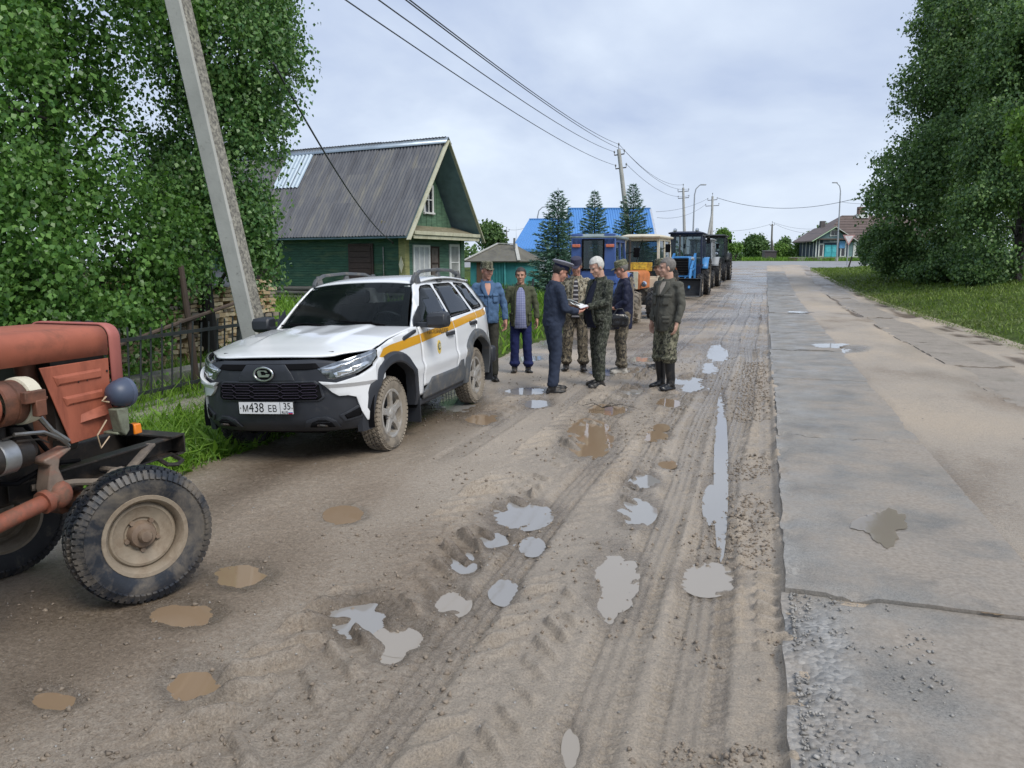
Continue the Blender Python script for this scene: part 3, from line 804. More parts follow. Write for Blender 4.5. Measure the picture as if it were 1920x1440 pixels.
def surf_poly(poly, fmap, step, name, material, parent, thick=.012, bevel=0, smooth=40):
    """a sheet panel: a flat outline cut into small cells and bent onto a curved body surface"""
    bm = bmesh.new()
    f = bm.faces.new([bm.verts.new((p[0], p[1], 0)) for p in poly])
    bm.normal_update()
    if f.normal.z < 0: f.normal_flip()
    for ax in (0, 1):
        lo, hi = min(p[ax] for p in poly), max(p[ax] for p in poly)
        s = step[ax] if hasattr(step, '__len__') else step
        k = lo + s * .5
        while k < hi:
            nrm = Vector((1, 0, 0)) if ax == 0 else Vector((0, 1, 0))
            co = Vector((k, 0, 0)) if ax == 0 else Vector((0, k, 0))
            bmesh.ops.bisect_plane(bm, geom=bm.verts[:] + bm.edges[:] + bm.faces[:], dist=1e-5, plane_co=co, plane_no=nrm)
            k += s
    for v in bm.verts: v.co = Vector(fmap(v.co.x, v.co.y))
    bm.normal_update()
    if sum((f.normal.dot(f.calc_center_median() - Vector((-1.35, 0, .7))) for f in bm.faces)) < 0:
        bmesh.ops.reverse_faces(bm, faces=bm.faces[:])
    me = bpy.data.meshes.new(name); bm.to_mesh(me); bm.free()
    me.polygons.foreach_set('use_smooth', [True] * len(me.polygons)); me.set_sharp_from_angle(angle=R(smooth))
    o = link_mesh(name, me, material, parent)
    if thick:
        m = o.modifiers.new('solid', 'SOLIDIFY'); m.thickness = thick; m.offset = -1; m.use_even_offset = False
    if bevel:
        m = o.modifiers.new('bevel', 'BEVEL'); m.width = bevel; m.segments = 2; m.limit_method = 'ANGLE'; m.angle_limit = R(50)
    return o

def text(body, size, loc, rot, material, parent, name='lettering', extr=.001, align='CENTER', sx=1.0):
    c = bpy.data.curves.new(name, 'FONT'); c.body = body; c.size = size; c.extrude = extr; c.align_x = align; c.align_y = 'CENTER'
    tmp = bpy.data.objects.new('tmp', c); COL.objects.link(tmp)
    me = bpy.data.meshes.new_from_object(tmp.evaluated_get(bpy.context.evaluated_depsgraph_get()))
    bpy.data.objects.remove(tmp); me.materials.clear()
    o = link_mesh(name, me, material, parent)
    o.location = loc; o.rotation_euler = rot; o.scale = (sx, 1, 1)
    return o

# ------------------------------------------------------------------ white off-road car
def build_car():
    c0 = Vector(P(742, 842)); c1 = Vector(P(905, 750)); c0.z = c1.z = 0
    ax = (c0 - c1).normalized(); lf = Vector((-ax.y, ax.x, 0))
    S = .965
    org = c0 - lf * .795 * S
    hd = math.atan2(ax.y, ax.x) + R(.4)
    car = thing('car', 'white off-road estate car with an orange-yellow side stripe, parked on the muddy verge', 'car', org + Vector((0, 0, -.005)), (0, 0, 0))
    car.rotation_euler = (Matrix.Rotation(hd, 4, 'Z') @ Matrix.Rotation(R(2.6), 4, 'X')).to_euler()
    car.scale = (S, S, S)
    def W(x):
        if x > .2: return .83 * max(0, 1 - ((x - .2) / .53) ** 2.6) ** (1 / 2.6)
        if x < -2.7: return .83 - .10 * ((-2.7 - x) / .55) ** 2
        return .83 + .012 * math.sin((x + 2.7) / 2.9 * math.pi)
    def prof(z):
        return float(np.interp(z, [.25, .40, .56, .60, .645, .69, .8, .92, 1.0, 1.06], [-.05, -.018, -.006, .010, .010, -.010, -.012, -.022, -.040, -.062]))
    def S_(sg, off=0.0):
        return lambda x, z: (x, sg * (W(x) + prof(z) + off), z)
    def G_(sg, off=0.0):
        return lambda x, z: (x, sg * (.775 - .40 * (z - 1.02) - .10 * max(0, z - 1.36) ** 1 - .05 * max(0, -2.3 - x) + off - .10 * max(0, x + .95) ** 1.0), z)
    def F_(off=0.0):
        def f(t, z):
            a = R(t); e = 2 / 2.6
            d = -.015 * ((z - .6) / .3) ** 2 - (.10 * max(0, .34 - z) / .12) - .25 * max(0, z - .80)
            x = .2 + (.53 + off + d) * abs(math.cos(a)) ** e
            y = math.copysign((.83 + off * .9 + d * .4) * abs(math.sin(a)) ** e, a)
            return (x, y, z)
        return f
    belt = lambda x: float(np.interp(x, [-3.3, -2.5, -1.7, -.65], [1.105, 1.075, 1.045, 1.02]))
    def arc(cx, r, a0, a1, n=14): return [(cx + r * math.cos(R(a0 + (a1 - a0) * k / n)), .345 + r * math.sin(R(a0 + (a1 - a0) * k / n))) for k in range(n + 1)]
    st = (.07, .045)
    for sg in (1, -1):
        m = S_(sg)
        surf_poly([(.285, .70), (.275, .845), (.30, .905), (0, .965), (-.35, 1.005), (-.63, 1.03), (-.685, 1.02), (-.685, .36), (-.46, .36)] + arc(0, .445, 175, 55), m, st, 'fender', WHITE_LO, car)
        surf_poly([(-.695, .44), (-.695, belt(-.7)), (-1.2, belt(-1.2)), (-1.685, belt(-1.68)), (-1.685, .44)], m, st, 'door', WHITE_LO, car)
        surf_poly([(-1.695, .44), (-1.695, belt(-1.7)), (-2.30, belt(-2.3)), (-2.56, belt(-2.56)), (-2.44, .80)] + arc(-2.45, .445, 84, 14, 10) + [(-1.98, .44)], m, st, 'door', WHITE_LO, car)
        surf_poly([(-2.57, belt(-2.57)), (-3.2, belt(-3.2)), (-3.25, .9), (-3.26, .50), (-2.88, .50)] + arc(-2.45, .445, 156, 90, 10) + [(-2.452, .80)], m, st, 'quarter_panel', WHITE_LO, car)
        surf_poly([(-.695, .305), (-.695, .38), (-.90, .50), (-1.69, .50), (-1.80, .56), (-1.90, .56), (-1.93, .46), (-1.97, .305)], S_(sg, .006), st, 'sill_trim', GREYP, car, thick=.02)
        MB().box((1.4, .10, .08), (-1.3, sg * .74, .285)).build('sill', BLACK, car, bevel=.02)
        # flares
        for cx, a0, a1 in ((0, -12, 186), (-2.45, -8, 190)):
            mb = MB(); rings = []
            for k in range(25):
                a = a0 + (a1 - a0) * k / 24
                ca, sa = math.cos(R(a)), math.sin(R(a))
                # squared-off arch outline
                q = 1.0 / max(abs(ca) ** 6 + abs(sa) ** 6, 1e-6) ** (1 / 6.0)
                q = 1 + (q - 1) * .22
                def pt(r, o):
                    x, z = cx + r * q * ca, .345 + r * q * sa
                    wd = W(min(x, .5)) if x > .2 else W(x)
                    return (x, sg * (max(wd, .74) + prof(max(z, .3)) + o), z)
                rings.append([pt(.415, -.06), pt(.415, .034), pt(.430, .042), pt(.490, .036), pt(.510, .022), pt(.515, -.02)])
            mb.loft(rings, True)
            mb.build('wheel_arch', BLACK if cx == 0 else GREYP, car, smooth=28)
            MB().patch(lambda u, v, cx=cx, sg=sg: (cx + .47 * math.cos(R(-10 + 200 * u)), sg * (.50 + .33 * v), .345 + .47 * math.sin(R(-10 + 200 * u))), 20, 1).build('wheel_liner', INNER, car)
        MB().box((.015, .22, .30), (-.50, sg * .74, .27)).build('mud_flap', BLACK, car)
        MB().box((.015, .22, .26), (-2.93, sg * .74, .30)).build('mud_flap', BLACK, car)
        # yellow stripe with the inspection lettering
        lo = lambda x: float(np.interp(x, [-3.2, -2.4, -1.7, -.69, .05, .30], [1.005, .965, .925, .868, .835, .800]))
        for x0, x1 in ((-.682, .305), (-1.682, -.698), (-2.56, -1.698), (-3.2, -2.575)):
            xs_ = np.linspace(x0, x1, 8)
            th = .082
            surf_poly([(x, lo(x)) for x in xs_] + [(x + (.0), lo(x) + th * (1 if x < .2 else .35 if x < .29 else .05)) for x in xs_[::-1]], S_(sg, .0025), (.08, .05), 'side_stripe', YELLOW, car, thick=0)
        # glass house frame and windows
        g = G_(sg)
        surf_poly([(-.62, 1.0), (-.70, 1.02), (-3.20, 1.09), (-3.18, 1.16), (-2.98, 1.40), (-2.88, 1.475), (-2.6, 1.50), (-1.8, 1.515), (-1.22, 1.495), (-1.14, 1.47)], g, (.12, .05), 'window_pillar', WHITE, car, thick=.02)
        gw = G_(sg, .006); gs = G_(sg, .0035)
        wins = [[(-.80, 1.045), (-.98, 1.20), (-1.23, 1.405), (-1.31, 1.44), (-1.50, 1.45), (-1.58, 1.44), (-1.67, 1.05)],
                [(-1.765, 1.055), (-1.69, 1.40), (-1.71, 1.45), (-2.20, 1.45), (-2.25, 1.43), (-2.48, 1.10), (-2.46, 1.085)],
                [(-2.60, 1.10), (-2.36, 1.43), (-2.38, 1.45), (-2.70, 1.43), (-2.78, 1.40), (-3.03, 1.14), (-3.0, 1.115)]]
        for wpoly in wins:
            cx = sum(p[0] for p in wpoly) / len(wpoly); cz = sum(p[1] for p in wpoly) / len(wpoly)
            big = [(cx + (x - cx) * 1.05, cz + (z - cz) * 1.085) for x, z in wpoly]
            surf_poly(big, gs, (.2, .1), 'window_seal', INNER, car, thick=.004)
            surf_poly(wpoly, gw, (.2, .1), 'window', TINT, car, thick=.003)
        # rails, mirror, handles, vent
        mb = MB(); ry = lambda x: sg * (.565 - .02 * max(0, -2.2 - x))
        mb.loft([[(x, ry(x) + a, z + b) for a, b in ((-.022, -.018), (.022, -.018), (.018, .018), (-.018, .018))] for x, z in ((-1.17, 1.50), (-1.22, 1.555), (-1.40, 1.615), (-1.9, 1.635), (-2.4, 1.615), (-2.68, 1.54), (-2.72, 1.50))], True)
        for x in (-1.28, -1.92, -2.62):
            mb.loft([[(x - .07, ry(x) - .025, 1.49), (x + .07, ry(x) - .025, 1.49), (x + .07, ry(x) + .03, 1.48), (x - .07, ry(x) + .03, 1.48)], [(x - .05, ry(x) - .012, 1.61), (x + .02, ry(x) - .012, 1.61), (x + .02, ry(x) + .012, 1.61), (x - .05, ry(x) + .012, 1.61)]])
        mb.build('roof_rail', GREYP, car, bevel=.006)
        mb = MB()
        mb.loft([[(-.80 + a * .085 * s_, sg * (.80 + d), 1.085 + b * .085 * s_) for a, b in ((-1, -.75), (-.75, -1), (.6, -1), (1, -.6), (1, .5), (.7, .9), (-.8, 1), (-1, .7))] for d, s_ in ((.07, .75), (.09, .95), (.20, 1.05), (.255, .95), (.28, .6))])
        mb.bar((-.80, sg * .74, 1.04), (-.80, sg * .90, 1.03), .10, .05)
        mr = mb.build('wing_mirror', BLACK, car, bevel=.008)
        MB().prism([(-.69, 1.0), (-.72, 1.13), (-.86, 1.24), (-.90, 1.02)], sg * .0, sg * .01, Matrix.Translation((0, sg * .752, 0)) @ Matrix.Rotation(R(90), 4, 'X')).build('mirror_base', BLACK, car)
        for x, z in ((-1.52, .885), (-2.36, .935)):
            h = MB(); y = sg * (W(x) + prof(z))
            h.loft([[(x + a, y + sg * d, z + b) for a, b in ((-.095 * s_, -.022), (.095 * s_, -.018), (.095 * s_, .018), (-.095 * s_, .022))] for d, s_ in ((-.004, 1), (.024, 1), (.034, .8))])
            h.ell((x + .10, y, z), (.03, .02, .028))
            h.build('door_handle', BLACK, car, bevel=.005)
        surf_poly([(-.28, .925), (-.60, .975), (-.62, 1.0), (-.575, 1.005), (-.30, .965), (-.265, .945)], S_(sg, .008), .06, 'side_vent', BLACK, car, thick=.01)
        # lamps
        f = F_(.004)
        q = [(27, .795), (40, .842), (60, .885), (80, .915), (84, .905), (82, .86), (74, .80), (58, .74), (38, .700), (34, .708)]
        hl = surf_poly([(sg * t, z) for t, z in q], f, (6, .04), 'headlight', LAMPDK, car, thick=.02, bevel=.004)
        q2 = [(29, .79), (60, .862), (78, .893), (79, .885), (60, .848), (34, .775)]
        surf_poly([(sg * t, z) for t, z in q2], F_(.009), (6, .03), 'light_strip', LENSM, hl, thick=.006)
        q2 = [(40, .715), (56, .755), (72, .815), (68, .83), (52, .79), (38, .755)]
        surf_poly([(sg * t, z) for t, z in q2], F_(.008), (6, .03), 'reflector', LENSM, hl, thick=.006)
        # white bumper corner, split in an upper and a lower plane
        q = [(27.5, .695), (34, .686), (39, .678), (58, .722), (74, .782), (84, .842), (89, .83), (89, .66), (79, .615), (72, .56), (70.5, .335), (64, .335), (59, .42), (55, .545), (48, .565), (41, .565), (36, .60), (31, .66)]
        surf_poly([(sg * t, z) for t, z in q], lambda t, z, F=F_(.02), G2=F_(.046): (G2(t, z) if z > .64 and abs(t) < 76 else F(t, z)), (5, .035), 'bumper_corner', WHITE, car, thick=.03, bevel=.004, smooth=20)
        # fog-lamp pocket and tow hooks
        surf_poly([(sg * t, z) for t, z in [(40, .40), (57, .475), (63, .44), (60, .37), (44, .345)]], F_(.012), (5, .04), 'fog_lamp_trim', BLACK, car, thick=.02, bevel=.004)
        surf_poly([(sg * t, z) for t, z in [(44, .40), (57, .452), (61, .43), (58, .385), (46, .365)]], F_(.016), (5, .04), 'fog_lamp', INNER, car, thick=.01)
        surf_poly([(sg * t, z) for t, z in [(15, .30), (18, .37), (24, .395), (31, .395), (37, .36), (40, .29)]], F_(.016), (5, .04), 'tow_hook_bezel', BLACK, car, thick=.025, bevel=.005)
        surf_poly([(sg * t, z) for t, z in [(19, .305), (21, .35), (25, .372), (30, .372), (34, .345), (36, .30)]], F_(.019), (5, .04), 'tow_hook_pocket', INNER, car, thick=.01)
        hk = MB(); y0 = sg * .46
        hk.tube([(.64, y0 - .03, .31), (.70, y0 - .03, .325), (.71, y0, .33), (.70, y0 + .03, .325), (.64, y0 + .03, .31)], .009, 6); hk.build('tow_hook', DARKM, car)
    # front: black fascia, grille
    f = F_(0)
    surf_poly([(-72, .28), (-60, .27), (-30, .26), (30, .26), (60, .27), (72, .28), (72, .56), (60, .70), (40, .85), (25, .872), (-25, .872), (-40, .85), (-60, .70), (-72, .56)], f, (5, .035), 'front_bumper', BLACK, car, thick=.03)
    surf_poly([(-29, .80), (-26, .842), (26, .842), (29, .80), (20, .79), (-20, .79)], F_(.006), (5, .02), 'upper_grille', INNER, car, thick=.006)
    surf_poly([(-31, .56), (-29, .665), (-25, .70), (25, .70), (29, .665), (31, .56), (27, .53), (-27, .53)], F_(.012), (4, .03), 'grille_surround', BLACK, car, thick=.03, bevel=.004)
    gr = surf_poly([(-29, .565), (-27.5, .66), (-24, .688), (24, .688), (27.5, .66), (29, .565), (26, .542), (-26, .542)], F_(.0145), (4, .03), 'grille', INNER, car, thick=.006)
    GRB = mat('grille_gloss', (.035, .028, .045), .3, var=.1)
    for z in (.572, .617, .662):
        for k in range(-2, 3):
            cz = [(-5.2, 0), (-4, .013), (4, .013), (5.2, 0), (4, -.013), (-4, -.013)]
            pts = [F_(.02)(k * 10.5 + a, z + b) for a, b in cz]
            MB().tube(pts + [pts[0], pts[1]], .0035, 5).build('grille_link', GRB, gr)
    F2 = F_(.012)
    # black nose pad behind the badge, oval badge
    surf_poly([(-13, .70), (-11, .77), (-8, .84), (8, .84), (11, .77), (13, .70)], F_(.012), (4, .03), 'badge_pad', BLACK, car, thick=.02, bevel=.006)
    bx = F_(0)(0, .76)[0]
    bd = MB().lathe([(0, .012), (.80, .012), (1, .006), (1.0, -.01)], 40, Matrix.Translation((bx + .02, 0, .765)) @ Matrix.Rotation(R(90), 4, 'Y') @ Matrix.Diagonal((.056, .088, 1, 1))).build('badge', INNER, car)
    mb = MB()
    mb.tube([(bx + .034, .086 * math.cos(t), .765 + .054 * math.sin(t)) for t in np.linspace(0, 2 * math.pi, 41)], .0085, 6, cap=False)
    mb.build('badge_ring', CHROME, bd)
    mb = MB()   # the boat with its sail
    sail = [(-.045, -.026), (.046, -.026), (.062, -.002), (.026, .003), (.022, -.008), (-.016, -.008), (-.026, .026), (.012, .026), (.022, .014), (.042, .016), (.030, .034), (-.044, .034), (-.056, .020)]
    mb.prism([(y * 1.0, z * .92) for y, z in sail], 0, .006, Matrix.Translation((bx + .032, 0, .765)) @ Matrix(((0, 0, 1, 0), (1, 0, 0, 0), (0, 1, 0, 0), (0, 0, 0, 1))))
    mb.build('badge_emblem', CHROME, bd, smooth=0)
    # number plate
    PLW = mat('plate_white', (.72, .73, .74), .35, var=.03, dirt=(.4, .36, .3), dirt_amt=.25, dirt_scale=20)
    INK = mat('plate_black', (.012, .012, .013), .4)
    px_ = F_(.02)(0, .475)[0] + .012
    pl = MB().box((.012, .522, .114), (px_, 0, .483), (0, 0, 0)).build('number_plate', INK, car, bevel=.003)
    MB().box((.004, .506, .098), (px_ + .0065, 0, .4835), (0, 0, 0)).build('plate_face', PLW, pl)
    rp = (R(90), 0, R(90)); tx = px_ + .0095
    for s_, y, z, sz, sx in (('М', -.192, .476, .078, .85), ('438', -.088, .483, .112, .85), ('ЕВ', .062, .476, .078, .9), ('35', .199, .497, .080, .9), ('RUS', .175, .447, .030, 1.1)):
        text(s_, sz, (tx, y, z), rp, INK, pl, 'plate_lettering', .0008, sx=sx)
    MB().box((.002, .003, .098), (px_ + .0092, .135, .4835)).build('plate_divider', INK, pl)
    for i, cc in enumerate(((.75, .75, .75), (.03, .06, .35), (.5, .02, .02))):
        MB().box((.002, .040, .0072), (px_ + .0092, .228, .4535 - .0074 * i)).build('plate_flag', mat('flag_colour', cc, .4, var=0), pl)
    for y in (-.238, .246): MB().ell((px_ + .009, y, .483), (.003, .006, .006)).build('plate_screw', STEEL, pl)
    # side lettering and round emblem on the front door
    DKT = mat('dark_letters', (.10, .075, .035), .5)
    y = W(-1.2) + prof(.93) + .005
    tl = text('ГОСТЕХНАДЗОР', .064, (-1.16, y + .004, lo(-1.16) + .043), (R(90), R(3.3), R(180)), DKT, car, 'side_lettering', .001, sx=1.15)
    em = MB().lathe([(0, .004), (.055, .004), (.058, 0)], 28, Matrix.Translation((-1.15, W(-1.15) + prof(.79) + .001, .775)) @ Matrix.Rotation(R(-90), 4, 'X') @ Matrix.Diagonal((.9, 1.25, 1, 1))).build('door_emblem', mat('emblem_gold', (.62, .45, .10), .4, var=.15, scale=30), car)
    MB().lathe([(0, .006), (.038, .006)], 24, Matrix.Translation((-1.15, W(-1.15) + prof(.79) + .001, .782)) @ Matrix.Rotation(R(-90), 4, 'X')).build('emblem_field', mat('emblem_dark', (.04, .08, .09), .4), em)
    mb = MB(); yy = W(-1.15) + prof(.79) + .008
    mb.box((.014, .003, .050), (-1.15, yy, .785)); mb.box((.04, .003, .010), (-1.15, yy, .80)); mb.bar((-1.135, yy, .765), (-1.12, yy, .79), .008, .003); mb.bar((-1.165, yy, .765), (-1.18, yy, .79), .008, .003)
    mb.build('emblem_bird', mat('emblem_pale', (.6, .55, .35), .4), em, smooth=0)
    # bonnet with two ridges
    def hood(x, y):
        w = W(x) - .075 if x < .2 else W(x) - .06
        u = abs(y) / max(w, .05)
        z = float(np.interp(x, [-.70, -.45, 0, .35, .55, .66], [1.055, 1.052, 1.012, .960, .918, .885]))
        ze = float(np.interp(x, [-.70, -.60, 0, .3, .62], [1.025, 1.02, .965, .905, .868]))
        z = z + (ze - z) * u ** 3
        rx = .40 - .10 * (x + .5) * .6
        z += .020 * float(sstep(rx + .05, rx - .02, abs(y))) * float(sstep(.45, .05, x))
        z -= .010 * math.exp(-((abs(y) - rx * .35) / .10) ** 2) * float(sstep(.35, -.1, x))
        return z
    def hoodmap(u, v):
        y = (u * 2 - 1)
        def xf(yv): return .655 - .02 * yv ** 2 - .32 * abs(yv) ** 7
        def xb(yv): return -.46 - .17 * yv ** 2
        x = xb(y) + (xf(y) - xb(y)) * v
        w = (W(min(x, .5)) - .056)
        if x > .2: w = min(w, .772 * max(.05, 1 - ((x - .2) / .60) ** 3.2) ** (1 / 2.6))
        return (x, y * w, hood(x, y * w))
    MB().patch(hoodmap, 64, 34).build('bonnet', WHITE, car, smooth=50, solid=.012)
    # windscreen, roof
    def wsmap(u, v):
        y = u * 2 - 1
        x0, x1 = -.49 - .17 * y * y, -1.115 - .06 * y * y
        z0, z1 = 1.055 - .035 * y * y, 1.515 - .035 * y * y
        yy = y * (.700 + (.565 - .700) * v)
        s_ = .03 * math.sin(v * math.pi)
        return (x0 + (x1 - x0) * v + s_ * .6, yy, z0 + (z1 - z0) * v + s_ * .6)
    MB().patch(lambda u, v: tuple(Vector(wsmap(u, v)) + Vector((-.006, 0, -.006))), 20, 8).build('windscreen_seal', INNER, car).hide_render = False
    for o in list(car.children):
        if o.name.startswith('windscreen_seal'):
            # keep only a border band of the seal
            bm = bmesh.new(); bm.from_mesh(o.data)
            lay = [f for f in bm.faces if not (f.index % 20 in (0, 19) or f.index // 20 in (0, 7))]
            bmesh.ops.delete(bm, geom=lay, context='FACES'); bm.to_mesh(o.data); bm.free()
    MB().patch(wsmap, 20, 8).build('windscreen', GLASS, car)
    def roofmap(u, v):
        y = u * 2 - 1
        x = (-1.125 - .06 * y * y) + ((-2.93 + .06 * y * y) + 1.125) * v
        z = 1.522 + .07 * math.sin(min(1, v * 1.05) ** .8 * math.pi * .9) - .02 * v - .045 * abs(y) ** 3
        return (x, y * (.585 + .025 * math.sin(v * math.pi)), z)
    MB().patch(roofmap, 24, 20).build('roof', WHITE, car, smooth=60, solid=.02)
    MB().patch(lambda u, v: (-2.93 - .32 * (1 - v) + .06 * (2 * u - 1) ** 2, (2 * u - 1) * (.74 - .18 * v), 1.08 + .43 * v), 8, 4).build('rear_window', TINT, car)
    MB().patch(lambda u, v: (-3.27 + .06 * abs(2 * u - 1) ** 3 - .02 * math.sin(v * 3), (2 * u - 1) * (.735 - .045 * v * v), .40 + .68 * v), 12, 8).build('tailgate', WHITE_LO, car, solid=.02)
    MB().box((.16, 1.60, .22), (-3.26, 0, .46)).build('rear_bumper', BLACK, car, bevel=.04)
    # wipers
    mb = MB()
    for y0, y1 in ((.52, -.02), (-.08, -.62)):
        a = Vector(wsmap(.5 + y0 / 1.42, .02)) + Vector((.01, 0, .012)); b2 = Vector(wsmap(.5 + y1 / 1.42, .10)) + Vector((.012, 0, .016))
        mb.tube([a, (a + b2) / 2 + Vector((.01, 0, .012)), b2], [.010, .007, .004], 6)
        mb.bar((a * .35 + b2 * .65) + Vector((.004, -.22, -.006)), (a * .35 + b2 * .65) + Vector((.004, .22, -.004)), .012, .016)
    mb.build('wiper', INNER, car)
    # cabin: floor, dash, seats, wheel, visors
    MB().box((3.5, 1.18, .10), (-1.45, 0, .33)).build('underbody_light_block', INNER, car)  # this and the next black box are added inside the body to block light
    MB().box((.95, 1.05, .60), (.05, 0, .62)).build('engine_bay_light_block', INNER, car)
    MB().box((.8, .8, .10), (.12, 0, .27)).build('skid_plate', INNER, car, bevel=.02)
    mb = MB()
    mb.loft([[(-.52, y * .66, .60) for y in (-1, 1)] + [(-.90, .66, .60), (-.90, -.66, .60)], [(-.50, -.68, 1.02), (-.50, .68, 1.02), (-.95, .66, .99), (-.95, -.66, .99)]])
    mb.ell((-.80, .36, 1.0), (.16, .2, .06)); mb.build('dashboard', BLACK, car, bevel=.02)
    TRIM = mat('seat_cloth', (.045, .048, .052), .9); HEAD = mat('headliner', (.60, .61, .61), .9)
    for y in (.36, -.36):
        mb = MB(); mb.box((.50, .48, .16), (-1.45, y, .62)); mb.box((.16, .46, .62), (-1.72, y, .95), (0, R(-14), 0)); mb.box((.10, .26, .18), (-1.82, y, 1.33), (0, R(-14), 0))
        mb.build('seat', TRIM, car, bevel=.05)
        MB().box((.02, .40, .10), (-1.165, y, 1.425), (0, R(52), 0)).build('sun_visor', HEAD, car, bevel=.01)
    mb = MB(); mb.box((.16, 1.15, .55), (-2.55, 0, .95), (0, R(-14), 0)); mb.box((.5, 1.15, .16), (-2.25, 0, .62)); mb.build('rear_seat', TRIM, car, bevel=.05)
    M = Matrix.Translation((-1.02, .36, 1.02)) @ Matrix.Rotation(R(-62), 4, 'Y')
    mb = MB(); mb.tube([M @ Vector((.18 * math.cos(t), .18 * math.sin(t), 0)) for t in np.linspace(0, 2 * math.pi, 29)], .014, 8, cap=False)
    mb.bar(M @ Vector((-.17, 0, 0)), M @ Vector((.17, 0, 0)), .05, .02); mb.bar(M @ Vector((0, 0, -.01)), M @ Vector((0, 0, -.3)), .06, .06); mb.build('steering_wheel', BLACK, car)
    MB().box((.03, .22, .06), (-1.02, 0, 1.40)).build('rear_view_mirror', BLACK, car, bevel=.01)
    hv = MB(); hv.loft([[(-1.86, -.42, .95), (-1.80, -.25, .95), (-1.80, -.25, 1.25), (-1.86, -.42, 1.22)], [(-1.93, -.42, .95), (-1.9, -.25, .95), (-1.9, -.25, 1.25), (-1.95, -.42, 1.22)]])
    for cx in (0, -2.45):
        for sg in (1, -1):
            wheel(car, (cx, sg * .705, .298), 0 if sg < 0 else math.pi, .665, .185, .425, RUBBER_MUD if sg > 0 else RUBBER, ALLOY, 'car', 'car', spin=.35 + cx)
    for o in car.children:
        if o.location.length < 1e-6 and o.type == 'MESH':
            for v in o.data.vertices:
                if v.co.z > 1.0: v.co.z = 1.0 + (v.co.z - 1.0) * .90
    return car
car = build_car()

